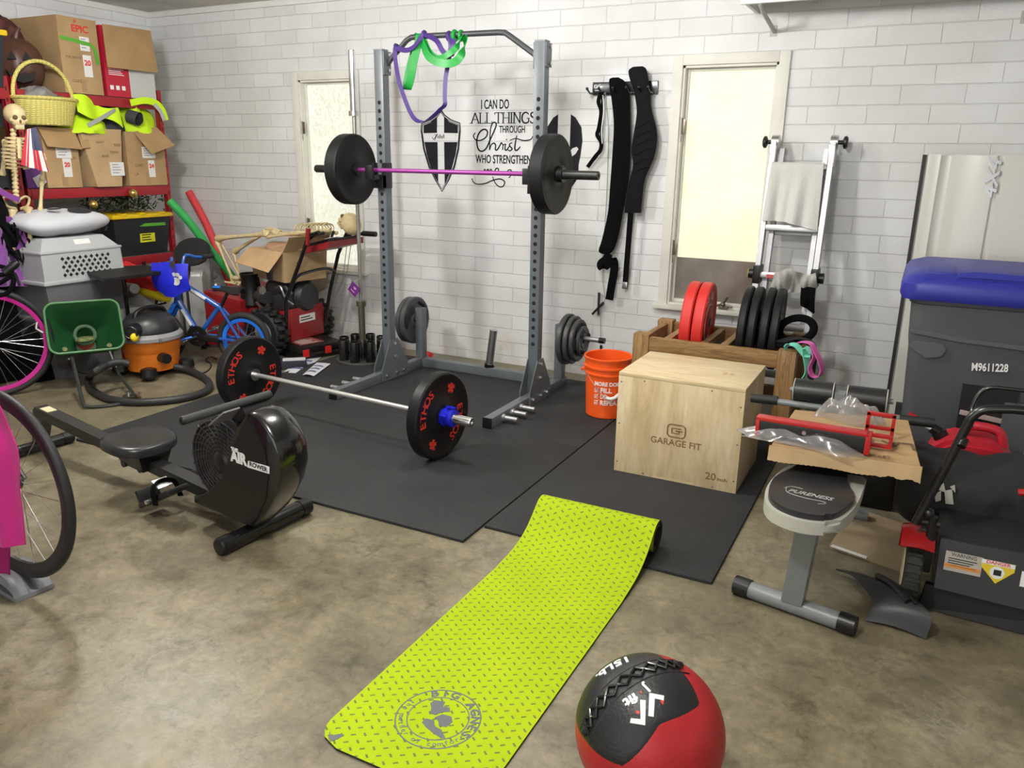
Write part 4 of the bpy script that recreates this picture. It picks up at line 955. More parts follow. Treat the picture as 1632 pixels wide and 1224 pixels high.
# ------------------------------------------------------------------ rowing machine
def rower():
    r = thing('rowing_machine', 'black air rowing machine with a low padded seat on the concrete, left of the mats', 'rowing machine', (-2.23, 2.165, 0), -4.6)
    M_ = lambda: MB(r, True)
    HOUS = mat('rower_black', (.005, .005, .0055), .18, coat=.6, bump=.05, bscale=80)
    rail = lambda u: .253-.098*(u+1.62)
    m = M_(); 
    def railbox(u0, u1, w, h, dz=0): 
        z0, z1 = rail(u0)+dz, rail(u1)+dz; m.hexa([(u0, -w, z0-h), (u1, -w, z1-h), (u1, w, z1-h), (u0, w, z0-h), (u0, -w, z0), (u1, -w, z1), (u1, w, z1), (u0, w, z0)])
    railbox(-1.64, -.02, .032, .05); b = m.build('rail', mat('rail_black', (.018, .018, .018), .42))
    m = M_(); railbox(-1.60, -1.53, .024, .004, .003); m.build('sticker', mat('cream_sticker', (.62, .56, .34), .5), b, label='cream sticker on the rear end of the rail')
    m = M_(); m.hexa([(-1.72, -.028, .05), (-1.66, -.028, .05), (-1.66, .028, .05), (-1.72, .028, .05), (-1.66, -.028, .24), (-1.57, -.028, .235), (-1.57, .028, .235), (-1.66, .028, .24)]); m.build('rear_leg', BLACKM)
    for u, l, rd, nm in ((-1.69, .165, .032, 'rear_stabilizer'), (.0, .235, .037, 'front_stabilizer')):
        m = M_(); m.cyl((u, -l+.02, rd), (u, l-.02, rd), rd*.93, n=22); st = m.build(nm, BLACKM)
        for s in (-1, 1):
            m = M_(); m.lathe([(0, l-.055), (rd, l-.055), (rd, l-.012), (rd*.94, l-.012), (rd*.94, l-.004), (rd*.8, l), (0, l)], (u, 0, rd), (0, s, 0), 22); m.build('end_cap', BLACKP, st)
    m = M_(); m.bx(-.34, -.02, -.03, .03, .045, .10); m.box((-.03, 0, .08), (.05, .10, .05), None, .008); m.build('front_beam', BLACKM)
    # seat
    m = M_(); n = 40; top = []
    def rim(a, k=1.0):
        x = cos(a); y = sin(a); e = 3.0; q = (abs(x)**e+abs(y)**e)**(-1/e); u_, v_ = x*q*.122*k, y*q*.150*k
        u_ += .016*(1-(v_/.168)**2)*(1 if u_ > 0 else -.4); return u_, v_
    prof = [(.86, -.030), (1.0, -.022), (1.0, .002), (.97, .014), (.88, .022), (.6, .019), (.3, .013), (.0, .011)]
    vs_, fs = [], []
    for k, z in prof:
        for j in range(n):
            u_, v_ = rim(2*pi*j/n, max(k, .001)); vs_.append((-.80+u_, -.012+v_, .242+z+.010*(v_/.168)**2+.012*(u_/.135)*(-1)))
    for i in range(len(prof)-1):
        for j in range(n): fs.append((i*n+j, i*n+(j+1) % n, (i+1)*n+(j+1) % n, (i+1)*n+j))
    fs.append(tuple(reversed(range(n)))); fs.append(tuple((len(prof)-1)*n+j for j in range(n)))
    m.add(vs_, fs); m.build('seat', mat('seat_vinyl', (.020, .021, .023), .30, bump=.1, bscale=150), ang=60)
    m = M_(); m.hexa([(-.88, -.06, .135), (-.72, -.06, .12), (-.72, .06, .12), (-.88, .06, .135), (-.90, -.085, .215), (-.70, -.085, .21), (-.70, .085, .21), (-.90, .085, .215)])
    for u in (-.86, -.74):
        for s in (-1, 1): m.cyl((u, s*.045, .135-.0), (u, s*.065, .135), .018, n=14)
    m.build('seat_carriage', BLACKP)
    # flywheel housing: flat side walls, rounded shroud over the front
    w, w2 = .118, .055
    outl = [(-.02, .085), (.06, .088), (.115, .14), (.165, .20), (.215, .28), (.245, .365), (.243, .43), (.222, .49), (.185, .535), (.14, .565), (.10, .575), (.075, .56), (.02, .50), (-.02, .44), (-.06, .33), (-.12, .24), (-.22, .16), (-.30, .130), (-.30, .10)]
    dense = []
    for a_, b_ in zip(outl, outl[1:]+outl[:1]): dense += [a_, ((a_[0]+b_[0])/2, (a_[1]+b_[1])/2)]
    ctr = (.02, .335); m = M_(); secs = []
    for v_, k_ in ((-w, .955), (-w+.006, .985), (-w+.02, 1.0), (-.05, 1.012), (-.01, 1.0), (.025, .955), (.048, .88), (.060, .78), (.064, .66)):
        secs.append([(ctr[0]+(x_-ctr[0])*k_, v_, ctr[1]+(z_-ctr[1])*k_) for x_, z_ in dense])
    nn = len(dense); m.add([p_ for q_ in secs for p_ in q_], [(i_*nn+j_, i_*nn+(j_+1) % nn, (i_+1)*nn+(j_+1) % nn, (i_+1)*nn+j_) for i_ in range(len(secs)-1) for j_ in range(nn)]+[tuple(range(nn)), tuple((len(secs)-1)*nn+j_ for j_ in range(nn))])
    hs = m.build('housing', HOUS, ang=50)
    m = M_(); m.prism([(.055, .10), (.105, .15), (.16, .24), (.185, .35), (.175, .44), (.12, .535), (.085, .545), (.02, .46), (-.03, .36), (-.10, .25), (-.20, .165), (-.28, .13), (-.1, .105)], (0, -w+.002, 0), (1, 0, 0), (0, 0, 1), .006, bev=.002); m.build('side_plate', mat('rower_side', (.006, .006, .0065), .34), hs)
    m = M_(); Ft = frame((.075, -w-.0044, .372), (1, 0, -.03), (.03, 0, 1)); m.text('AIR', Ft @ Matrix.Translation((-.055, 0, 0)), .062, width=.095, th=.002, bold=.003)
    m.text('THE', Ft @ Matrix.Translation((-.075, .030, 0)), .02, width=.04, th=.002, bold=.001)
    m.prism([(-.006, -.024), (.115, -.020), (.118, .010), (.0, .004)], Ft.translation, Ft.col[0].xyz, Ft.col[1].xyz, .001); lg = m.build('logo', WHITEPR, hs)
    m = M_(); m.text('ROWER', Ft @ Matrix.Translation((.056, -.007, .0008)), .026, width=.10, th=.001, bold=.001); m.build('logo_lettering', BLACKP, lg)
    # fan cage: drum with rings of slots
    fc = V((-.105, 0, .325)); Rf = .188
    m = M_(); m.lathe([(0, -.104), (.05, -.110), (Rf-.02, -.106), (Rf, -.09), (Rf, .03), (Rf-.02, .044), (.05, .048), (0, .045)], fc, (0, 1, 0), 56); fn = m.build('fan_cage', mat('fan_black', (.007, .007, .0075), .5), ang=40)
    m = M_()
    for s in (-.95, .4):
        for k in range(8): m.torus(fc+V((0, s*.114, 0)), (0, 1, 0), .055+.0165*k, .0032, 56, 6)
        for k in range(24):
            a = radians(15*k); P = []
            for q in range(7):
                rr_ = .05+.128*q/6; aa = a+.5*q/6; P.append(fc+V((rr_*cos(aa), s*.115, rr_*sin(aa))))
            m.tube(P, .0025, 5)
    m.build('cage_grille', mat('grille_black', (.030, .030, .032), .4), fn)
    m = M_(); m.lathe([(0, -.122), (.03, -.122), (.046, -.112), (.05, -.104)], fc, (0, 1, 0), 28); m.build('hub_cover', BLACKP, fn)
    m = M_(); m.box((-.03, -.0, .520), (.12, .16, .05), (0, -35, 0), .01); m.build('warning_plate', BLACKP, fn)
    m = M_()
    for k in range(5): m.box((-.062+.014*k-.0, -.012+.01*(k % 2), .512+.0105*k+.026), (.006, .10-.02*(k % 2), .002), (0, -35, 0))
    m.build('warning_lettering', mat('pale_print', (.45, .45, .45), .5), fn)
    # pull handle lying on its cradle
    m = M_(); m.cyl((.005, -.335, .583), (.005, .060, .583), .0165, n=16); hd = m.build('pull_handle', mat('foam_grip', (.028, .028, .029), .7, bump=.3, bscale=200))
    m = M_()
    for y in (-.335, .060): m.sphere((.005, y, .583), (.017, .010, .017), 12)
    m.build('end_cap', BLACKP, hd)
    m = M_(); m.prism([(-.045, .045), (.03, .045), (.045, -.05), (-.06, -.05)], (.02, -.155, .56), (0, 1, 0), (.75, 0, .62), .006); m.build('strap_plate', mat('grey_bracket', (.16, .16, .165), .4), hd)
    # foot plates
    for s in (-1, 1):
        v = s*.135
        m = M_(); m.box((-.47, v, .10), (.025, .105, .24), (0, 62, 0), .006).box((-.575, v, .075), (.02, .10, .075), (0, -25, 0), .005); fp = m.build('foot_plate', BLACKP)
        m = M_(); P = smoothpts([(-.44, v-.06, .085), (-.46, v-.05, .155), (-.475, v, .175), (-.46, v+.05, .155), (-.44, v+.06, .085)], 5); m.ribbon(P, (.9, 0, .4), .034, .004); m.build('foot_strap', BLACKF, fp)
        m = M_(); m.box((-.47, v, .16), (.05, .07, .006), (0, 30, 0), .002); m.build('strap_buckle', STEEL, fp)
    m = M_(); m.cyl((-.50, -.20, .085), (-.50, .20, .085), .010, n=12).cyl((-.60, -.05, .10), (-.60, .05, .10), .014, n=14); m.build('foot_axle', CHROME)
rower()

# ------------------------------------------------------------------ bicycles
def spoked_wheel(r, c, ax, R, tr, rimm, n=28, hubw=.10, rotor=0, tyrem=None, rimw=.016, rimdepth=.022):
    """wheel parts in the frame of r: c centre, ax axle direction"""
    c = V(c); ax = V(ax).normalized(); a = V((0, 0, 1)); x = a.cross(ax).normalized(); y = ax.cross(x)
    m = MB(r, True); m.torus(c, ax, R-tr, tr, 72, 14); ty = m.build('tyre', tyrem or mat('tyre_black', (.010, .010, .011), .55, bump=.12, bscale=300))
    m = MB(r, True); ri = R-2*tr; m.lathe([(ri-rimdepth, -rimw*.35), (ri-rimdepth, rimw*.35), (ri-.003, rimw*.6), (ri+.006, rimw*.6), (ri+.006, -rimw*.6), (ri-.003, -rimw*.6)], c, ax, 72, closed=True); rm = m.build('rim', rimm)
    m = MB(r, True)
    for k in range(n):
        s = 1 if k % 2 else -1; a0 = 2*pi*k/n; a1 = a0+(.55 if (k//2) % 2 else -.55)
        p0 = c+ax*s*hubw*.32+(x*cos(a1)+y*sin(a1))*.024; p1 = c+(x*cos(a0)+y*sin(a0))*(ri-rimdepth+.002); m.cyl(p0, p1, .0011, n=5)
    m.build('spokes', STEEL, rm)
    m = MB(r, True); m.lathe([(.0, -hubw/2), (.008, -hubw/2), (.012, -hubw*.42), (.027, -hubw*.36), (.027, -hubw*.28), (.014, -hubw*.22), (.014, hubw*.22), (.027, hubw*.28), (.027, hubw*.36), (.012, hubw*.42), (.008, hubw/2), (0, hubw/2)], c, ax, 20); m.build('hub', DARKST)
    if rotor:
        m = MB(r, True); q = c-ax*hubw*.40
        m.lathe([(.056, -.0015), (.056, .0015), (.080, .0015), (.080, -.0015)], q, ax, 40, closed=True)
        for k in range(6):
            aa = radians(60*k); m.tube([q+(x*cos(aa)+y*sin(aa))*.018, q+(x*cos(aa+.3)+y*sin(aa+.3))*.064], .004, 5)
        m.build('brake_rotor', STEEL)
    return c
BWX, BWY = -2.650, 1.425
RB_ = thing('road_bicycle', 'road bicycle with black tyre and disc brake at the left edge, under the magenta top', 'bicycle', (BWX, BWY, 0), 0)
spoked_wheel(RB_, (0, 0, .405), (0, 1, 0), .342, .0165, mat('rim_black', (.02, .02, .021), .35), 24, rotor=1)
m = MB(RB_, True)
for s in (-1, 1): m.tube([(0, s*.055, .405), (-.14, s*.052, .56), (-.27, s*.040, .70)], [.011, .015, .018], 10)
m.tube([(-.27, -.042, .70), (-.285, 0, .715), (-.27, .042, .70)], .018, 10); m.build('fork', BLACKM)
m = MB(RB_, True); m.cyl((-.28, 0, .71), (-.42, 0, .86), .022, n=14); m.tube([(-.40, 0, .84), (-.88, 0, .84)], .018, 12); m.tube([(-.31, 0, .74), (-.80, 0, .34)], .021, 12); m.build('frame', BLACKM)
m = MB(RB_, True); m.tube([(-.42, 0, .86), (-.42, 0, .89)], .016, 10); m.tube([(-.42, -.21, .89), (-.42, .21, .89)], .0125, 10); m.build('handlebar', BLACKF)
# pink top draped on the bar, hanging down over the wheel
r = thing('pink_top', 'bright magenta hooded top hanging over the bicycle at the left edge', 'garment', (-2.62, 1.33, .25))
MAG = mat('magenta_cloth', (.46, .002, .17), .75, bump=.15, bscale=220, sheen=.2)
edge = [(-2.414, 1.300, 0.870), (-2.409, 1.300, 0.797), (-2.382, 1.300, 0.757), (-2.376, 1.310, 0.692), (-2.354, 1.310, 0.635), (-2.359, 1.310, 0.567), (-2.379, 1.310, 0.490), (-2.385, 1.310, 0.414), (-2.392, 1.310, 0.347), (-2.399, 1.310, 0.295)]
ed = smoothpts(edge, 5); ke = len(ed)
m = MB(r)
def fpink(u, v):
    p = ed[min(ke-1, int(round(u*(ke-1))))]; w = .42; dx = -w*v
    fold = .022*sin(v*19+u*2)*min(1, .3+u)*min(1, v*5+.15)
    return V((p.x+dx, p.y+fold-.05*(v*(1-v))*2+.0, p.z-.01*sin(v*9)*u))
m.grid(fpink, ke-1, 40, .004); bdy = m.build('body', MAG, ang=80)
m = MB(r); ed2 = [(-2.522, 1.325, 0.298), (-2.534, 1.325, 0.227), (-2.554, 1.325, 0.164), (-2.559, 1.325, 0.132)]
def fsl(u, v):
    i = u*(len(ed2)-1); k = min(len(ed2)-2, int(i)); p = V(ed2[k]).lerp(V(ed2[k+1]), i-k); return V((p.x-.30*v, p.y+.012*sin(v*14+1), p.z))
m.grid(fsl, 8, 24, .004); m.build('sleeve', mat('magenta_dark', (.30, .002, .12), .8))
# wheel riser under the front tyre
r = thing('wheel_riser', 'grey plastic riser block cradling the front tyre of the road bicycle', 'wheel stand', (BWX-.03, BWY+.0, 0), -6)
m = MB(r, True)
def fri(u, v):
    x = -.15+.24*u; y = -.06+.13*v; cr = .075*sqrt(max(0, 1-((v-.5)/.20)**2)) if abs(v-.5) < .2 else 0
    z = .078*(1-(2*u-1)**4*.75)-.030*(abs(v-.5) < .12)-.012*abs(sin(v*pi*3))
    return (x, y, max(.012, z*(.55 if v in (0, 1) else 1)))
m.grid(fri, 24, 24, .0)
m2 = [(-.15, -.06), (.09, -.06), (.09, .07), (-.15, .07)]
m.prism(m2, (0, 0, .001), (1, 0, 0), (0, 1, 0), .016)
m.build('block', mat('riser_grey', (.20, .205, .22), .5), ang=30)


# ------------------------------------------------------------------ timber plate rack with bumper plates
r = thing('plate_rack', 'brown stained timber rack of square posts holding bumper plates, behind the plywood box', 'plate rack', (-.91, 4.39, .013))
for x in (-1.308, -.530):
    for y, h in ((4.165, .575), (4.62, .575)):
        m = MB(r); m.bx(x-.046, x+.046, y-.042, y+.042, .013, h, .006); m.build('post', LUMBERZ)
for y in (4.150, 4.635):
    m = MB(r); m.bx(-1.262, -.576, y-.022, y+.022, .475, .560, .004); m.build('long_rail', LUMBER)
LUMY = make_wood('stained_lumber_cross', (.12, .062, .020), (.27, .15, .052), (.38, .225, .09), 3.0, 1, .55)
for x in (-1.308, -1.175, -.970, -.862, -.570):
    m = MB(r); m.bx(x-.019, x+.019, 4.172 if -1.25 < x < -.6 else 4.205, 4.613 if -1.25 < x < -.6 else 4.58, .48, .556, .004); m.build('divider', LUMY)
for x in (-1.308, -.530):
    m = MB(r); m.bx(x-.02, x+.02, 4.207, 4.578, .17, .24, .004); m.build('low_rail', LUMY)
m = MB(r); m.bx(-1.262, -.576, 4.60, 4.64, .18, .25, .004); m.build('long_rail', LUMBER)
def slot_plate(label, x, red, t, R, rz, ry, group):
    r = thing('bumper_plate', label, 'weight plate', (x, 4.395, .628), (0, ry, rz), group)
    col = mat('bumper_red', (.62, .022, .016), .5, var=.08) if red else mat('bumper_rubber', (.0085, .0085, .009), .46, bump=.06, bscale=200)
    m = MB(r, True); plate_mesh(m, R, t); d_ = m.build('disc', col)
    m = MB(r, True); m.lathe([(.0255, -t/2-.002), (.034, -t/2-.002), (.034, t/2+.002), (.0255, t/2+.002)], (0, 0, 0), (1, 0, 0), 24, closed=True); m.build('hub_insert', DARKST)
    m = MB(r, True)
    ringtext(m, '45 LB', .155, 130, 17, t/2-.0088, 1, .075); ringtext(m, '20 KG', .155, 310, 17, t/2-.0088, 1, .075); m.torus((t/2-.0088, 0, 0), (1, 0, 0), .10, .004, 40, 6); m.build('raised_print', mat('pale_red_print', (.75, .55, .5), .6) if red else mat('grey_face_print', (.06, .06, .065), .5), d_)
    return r
slot_plate('red bumper plate in the timber rack, left one of the red pair', -1.098, True, .060, .222, 4, 2, 'red bumper plates in the timber rack')
slot_plate('red bumper plate in the timber rack, right one with pale print on its face', -1.030, True, .060, .222, 4, 2, 'red bumper plates in the timber rack')
for k, (x, lab) in enumerate(((-.800, 'leftmost of the four black bumper plates standing in the timber rack'), (-.748, 'second from left of the four black bumper plates in the timber rack'), (-.684, 'third from left of the four black bumper plates in the timber rack'), (-.632, 'rightmost of the four black bumper plates, its face showing beside the black strap'))):
    slot_plate(lab, x, False, .042, .222, 4, 2, 'black bumper plates in the timber rack')
# straps and bands on the right end of the rack
r = thing('grip_handle', 'black ring shaped strap handle lying over the right end of the plate rack', 'handle', (-.52, 4.28, .60))
m = MB(r); pts = [V((-.520+.085*cos(a), 4.30+.03*sin(a), .655+.058*sin(a)+.01*cos(a))) for a in [2*pi*k/28 for k in range(28)]]; m.tube(pts, .021, 10, closed=True, ell=(1, .75)); m.build('ring', BLACKF)
m = MB(r); m.tube(smoothpts([(-.60, 4.28, .64), (-.63, 4.24, .60), (-.58, 4.20, .585), (-.50, 4.19, .60)], 5), .018, 8); m.build('strap', BLACKF)
r = thing('cable', 'coiled black cable draped over the right corner post of the plate rack', 'cable', (-.47, 4.22, .45))
for k, (dx, dz) in enumerate(((0, 0), (.015, -.05), (.03, -.09))):
    m = MB(r); m.tube(smoothpts([(-.60+dx, 4.20, .600), (-.52+dx, 4.24, .622), (-.445+dx, 4.25, .59), (-.415+dx*.4, 4.24, .50+dz*.5), (-.425+dx*.3, 4.23, .42+dz)], 6), .008, 7); m.build('loop', BLACKR)
MINT = mat('mint_band', (.18, .62, .45), .5); PINKB = mat('pink_band', (.62, .13, .38), .5)
r = thing('resistance_band', 'thin mint green loop band hanging on the right corner of the plate rack', 'exercise band', (-.5, 4.11, .5))
m = MB(r); m.ribbon(smoothpts([(-0.543, 4.100, 0.590), (-0.524, 4.120, 0.611), (-0.492, 4.110, 0.613), (-0.465, 4.105, 0.592), (-0.438, 4.100, 0.570), (-0.411, 4.100, 0.573), (-0.423, 4.105, 0.597), (-0.447, 4.100, 0.601), (-0.432, 4.100, 0.542), (-0.422, 4.100, 0.487), (-0.437, 4.100, 0.452), (-0.465, 4.105, 0.430)], 5), (.5, .8, .3), .034, .004); m.build('strap', MINT)
r = thing('resistance_band', 'pink loop band hanging beside the mint one on the plate rack corner', 'exercise band', (-.43, 4.12, .5))
m = MB(r); m.ribbon(smoothpts([(-0.539, 4.200, 0.583), (-0.479, 4.160, 0.621), (-0.423, 4.120, 0.629), (-0.394, 4.110, 0.593), (-0.363, 4.100, 0.541), (-0.352, 4.100, 0.497), (-0.366, 4.100, 0.469), (-0.394, 4.100, 0.471), (-0.410, 4.100, 0.509), (-0.396, 4.105, 0.568), (-0.415, 4.120, 0.614)], 5), (.4, .9, .1), .036, .004); m.build('strap', PINKB)
r = thing('storage_box', 'pale plastic storage box on the floor under the timber plate rack', 'box', (-.95, 4.42, .013))
m = MB(r); m.bx(-1.18, -.72, 4.28, 4.58, .013, .33, .02); m.build('body', mat('pale_box', (.42, .42, .42), .5)); m = MB(r); m.bx(-1.20, -.70, 4.265, 4.592, .33, .36, .008); m.build('lid', mat('pale_lid', (.52, .52, .52), .45))

# ------------------------------------------------------------------ folding ladder leaning on the wall
r = thing('ladder', 'folded aluminium ladder leaning on the wall, right of the right-hand window', 'ladder', (-.69, 4.8, 0))
yl = lambda z: 4.735+.17*z
LX0, LX1 = -.848, -.522
for x in (LX0, LX1):
    m = MB(r)
    for dy, z0, z1, w in ((0, .001, .86, .016), (0, .86, 1.62, .014)):
        m.hexa([(x-w, yl(z0)-.033, z0), (x+w, yl(z0)-.033, z0), (x+w, yl(z0)+.033, z0), (x-w, yl(z0)+.033, z0), (x-w, yl(z1)-.033, z1), (x+w, yl(z1)-.033, z1), (x+w, yl(z1)+.033, z1), (x-w, yl(z1)+.033, z1)])
    m.build('rail', ALU)
    s = -1 if x < -.7 else 1; x2 = x-s*.04
    m = MB(r); m.hexa([(x2-.013, yl(0)+.045, .02), (x2+.013, yl(0)+.045, .02), (x2+.013, yl(0)+.10, .02), (x2-.013, yl(0)+.10, .02), (x2-.013, yl(1.6)+.045, 1.58), (x2+.013, yl(1.6)+.045, 1.58), (x2+.013, yl(1.6)+.10, 1.58), (x2-.013, yl(1.6)+.10, 1.58)]); m.build('rail', ALU)
    # top hinge with locking knob
    m = MB(r); m.lathe([(0, -.02), (.040, -.02), (.040, .02), (0, .02)], (x, yl(1.62)+.035, 1.615), (1, 0, 0), 24); m.bx(x-.018, x+.018, yl(1.5)-.026, yl(1.5)+.07, 1.48, 1.60, .004); hg = m.build('hinge', STEEL)
    m = MB(r); m.cyl((x+s*.02, yl(1.62)+.03, 1.615), (x+s*.052, yl(1.62)+.03, 1.615), .012, n=14).lathe([(0, .045), (.018, .045), (.034, .052), (.036, .064), (.026, .072), (0, .073)], (x, yl(1.62)+.03, 1.615), (s, 0, 0), 20); m.build('locking_knob', BLACKP, hg)
    m = MB(r); m.bx(x-.022, x+.022, yl(.86)-.045, yl(.86)+.06, .80, .91, .008).cyl((x, yl(.86), .855), (x+s*.05, yl(.86), .855), .03, n=18); m.build('hinge', BLACKP)
m = MB(r); m.lathe([(.012, 0), (.026, 0), (.026, .003), (.012, .003)], (LX0-.052, yl(.86), .855), (-1, 0, 0), 20, closed=True); m.build('warning_ring', mat('yellow_print', (.75, .6, .02), .5))
for z in (.28, .565, .85, 1.125, 1.40+.075):
    m = MB(r); m.box(((LX0+LX1)/2, yl(z)-.005, z), (LX1-LX0-.028, .055, .030), (-10, 0, 0), .008); rg = m.build('rung', ALU)
    m = MB(r)
    for q in (-.014, 0, .014): m.box(((LX0+LX1)/2, yl(z)-.005+q, z+.0165), (LX1-LX0-.03, .003, .003), (-10, 0, 0))
    m.build('tread_rib', STEEL, rg)
    m = MB(r); m.box(((LX0+LX1)/2, yl(z)+.072, z-.03), (LX1-LX0-.11, .045, .028), (-10, 0, 0), .008); m.build('rung', ALU)
m = MB(r); m.box((-.745, yl(.85)-.034, .850), (.09, .002, .022), (-10, 0, 0)); m.build('red_label', REDP)
r = thing('towel', 'white towel hanging over the top rung of the ladder', 'towel', (-.70, 4.97, 1.15))
TOW = mat('white_terry', (.66, .65, .62), .95, bump=.6, bscale=260, sheen=.3)
m = MB(r)
def ftow(u, v):
    x = -.842+.288*u; L = .325-.02*u+.07*(u > .5)*(u-.5); zt = 1.495
    if v < .12: a = v/.12; return (x, yl(zt)+.05-.09*a, zt+.012*sin(pi*a)+.0-.10*(1-a)*(1-a))
    q = (v-.12)/.88; z = zt-L*q
    xx = x+.012*q*sin(6*u+1)+.02*q*(u-.8)
    return (xx, yl(z)-.042-.012*sin(u*11+1.5)*q-.010*sin(u*23)*q-.01*q, z-.03*q*u)
m.grid(ftow, 30, 26, .006); m.build('cloth', TOW, ang=80)
r = thing('rag', 'crumpled pale grey rag lying over the middle ladder rung', 'rag', (-.60, 4.84, .80))
m = MB(r)
def frag(u, v):
    x = -.735+.225*u; a = v*2-1; z = .895-.115*abs(a)**1.3-.05*u*(1-u)*0+.035*(u-.3)*(v-.3); return (x+.03*a*(u-.5), yl(.85)-.075-.03*sin(v*pi)*1-.016*sin(9*u+7*v)-.012*sin(19*u-5*v), z-.02*sin(7*u+4*v)*.8)
m.grid(frag, 26, 26, .005); m.build('cloth', mat('grey_rag', (.42, .41, .38), .95, bump=.5, bscale=240), ang=80)
r = thing('glove', 'small black work glove hanging under the rag on the ladder', 'glove', (-.52, 4.80, .70))
m = MB(r); m.grid(lambda u, v: (-.575+.075*u+.01*v, 4.79-.02*sin(v*pi)-.006*sin(u*8), .81-.10*v-.04*v*u), 8, 8, .012); m.build('cloth', BLACKF)

# ------------------------------------------------------------------ white vehicle tailgate standing on end
r = thing('tailgate', 'white vehicle tailgate standing on end against the wall behind the wheeled bin', 'vehicle panel', (.28, 4.93, 0))
VW = mat('vehicle_white', (.62, .605, .55), .25, coat=.5)
m = MB(r)
P = [(-.038, 0), (-.030, -.024), (-.010, -.036), (.030, -.040), (.045, -.030), (.085, -.030), (.10, -.040), (.288, -.043), (.298, -.034), (.312, -.034), (.324, -.043), (.66, -.040), (.68, -.02), (.68, .02), (-.038, .02)]
Tg = frame((0, 4.86, .002), (1, 0, 0), (0, 1, 0)); lean = Matrix.Shear('XY', 4, (0, .055)) if False else Matrix(((1, 0, 0, 0), (0, 1, .055, 0), (0, 0, 1, 0), (0, 0, 0, 1)))
m.prism(P, (0, 0, 0), (1, 0, 0), (0, 1, 0), 1.552, bev=.004, M=Matrix.Translation((0, 4.86, .002)) @ lean); m.build('skin', VW)
m = MB(r); m.prism([(-.058, .018), (-.058, -.010), (-.040, -.012), (-.039, .018)], (0, 0, 0), (1, 0, 0), (0, 1, 0), 1.55, M=Matrix.Translation((0, 4.86, .002)) @ lean); m.build('rubber_seal', BLACKR)
m = MB(r); m.text('4X4', frame((.284, 4.86-.0445+.055*1.43, 1.432), (0, .055, 1), (-1, 0, 0)), .082, th=.012, width=.205, bold=.0016, shear=.25); m.build('chrome_badge', mat('badge_chrome', (.42, .42, .43), .25, metal=1.0))
# ------------------------------------------------------------------ wheeled bin
r = thing('wheeled_bin', 'grey wheeled rubbish bin with a blue lid and white number, in front of the tailgate', 'bin', (.28, 4.2, 0))
BING = mat('bin_grey', (.088, .092, .10), .48, bump=.1, bscale=160, var=.05)
BINB = mat('bin_blue', (.026, .032, .30), .42, bump=.06, bscale=160)
m = MB(r)
def ringrect(x0, x1, y0, y1, z, rad=.05, n=5):
    return [(a, b, z) for a, b in rrect((x0+x1)/2, (y0+y1)/2, x1-x0, y1-y0, rad, n)]
secs = [ringrect(.060, .515, 4.03, 4.50, .05), ringrect(.030, .545, 3.985, 4.55, .35), ringrect(.012, .565, 3.955, 4.60, .70, .06), ringrect(.006, .572, 3.945, 4.615, .74, .06), ringrect(-.004, .580, 3.935, 4.63, .90, .06), ringrect(-.012, .59, 3.925, 4.64, .905, .06), ringrect(-.012, .59, 3.925, 4.64, .935, .06)]
vs_ = [p for s_ in secs for p in s_]; n = len(secs[0]); fs = [(i*n+j, i*n+(j+1) % n, (i+1)*n+(j+1) % n, (i+1)*n+j) for i in range(len(secs)-1) for j in range(n)]+[tuple(reversed(range(n)))]
m.add(vs_, fs); body = m.build('body', BING, ang=30)
m = MB(r); m.prism([(.015, .70), (.09, .655), (.15, .668), (.17, .70), (.15, .73), (.03, .73)], (0, 3.955, 0), (1, 0, 0), (0, 0, 1), .012, bev=.004); m.build('corner_lug', BING, body)
m = MB(r); m.prism([(.01, .765), (.20, .748), (.45, .738), (.575, .736), (.575, .752), (.2, .766), (.01, .785)], (0, 3.946, 0), (1, 0, 0), (0, 0, 1), .012, bev=.004); m.build('body_ridge', BING, body)
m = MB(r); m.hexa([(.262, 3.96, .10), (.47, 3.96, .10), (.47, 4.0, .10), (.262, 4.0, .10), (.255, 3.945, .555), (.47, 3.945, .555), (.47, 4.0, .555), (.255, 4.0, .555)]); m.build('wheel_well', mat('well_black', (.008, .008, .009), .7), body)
m = MB(r); m.hexa([(.425, 3.925, .10), (.53, 3.925, .10), (.53, 3.97, .10), (.425, 3.97, .10), (.425, 3.925, .50), (.53, 3.925, .50), (.53, 3.97, .50), (.425, 3.97, .50)]); m.build('body_rib', BING, body)
m = MB(r); m.box((.355, 3.938, .42), (.19, .012, .022), (0, 6, 0), .003); m.build('axle_bar', mat('dull_axle', (.42, .32, .30), .5), body)
m = MB(r); m.text('M9611228', frame((.345, 3.952, .643), (1, 0, .085), (-.085, .12, 1)), .048, th=.002, width=.138, bold=.0012); m.build('white_number', WHITEPR, body)
m = MB(r)
secs = [ringrect(-.045, .615, 3.885, 4.68, .925, .07), ringrect(-.055, .625, 3.875, 4.69, .945, .08), ringrect(-.055, .625, 3.875, 4.69, .995, .08), ringrect(-.035, .605, 3.90, 4.67, 1.025, .08), ringrect(.02, .55, 3.97, 4.60, 1.048, .07), ringrect(.10, .47, 4.05, 4.52, 1.055, .05)]
vs_ = [p for s_ in secs for p in s_]; n = len(secs[0]); fs = [(i*n+j, i*n+(j+1) % n, (i+1)*n+(j+1) % n, (i+1)*n+j) for i in range(len(secs)-1) for j in range(n)]+[tuple(reversed(range(n))), tuple((len(secs)-1)*n+j for j in range(n))]
m.add(vs_, fs); lid = m.build('lid', BINB, ang=40)
m = MB(r); m.box((.10, 4.02, 1.040), (.12, .16, .03), (6, 0, 0), .01); m.prism([(.155, .0), (.60, .0), (.60, .035), (.22, .035), (.17, .028)], (0, 3.93, 1.010), (1, 0, 0), (0, .5, .86), .04, bev=.006); m.build('lid_rib', BINB, lid)
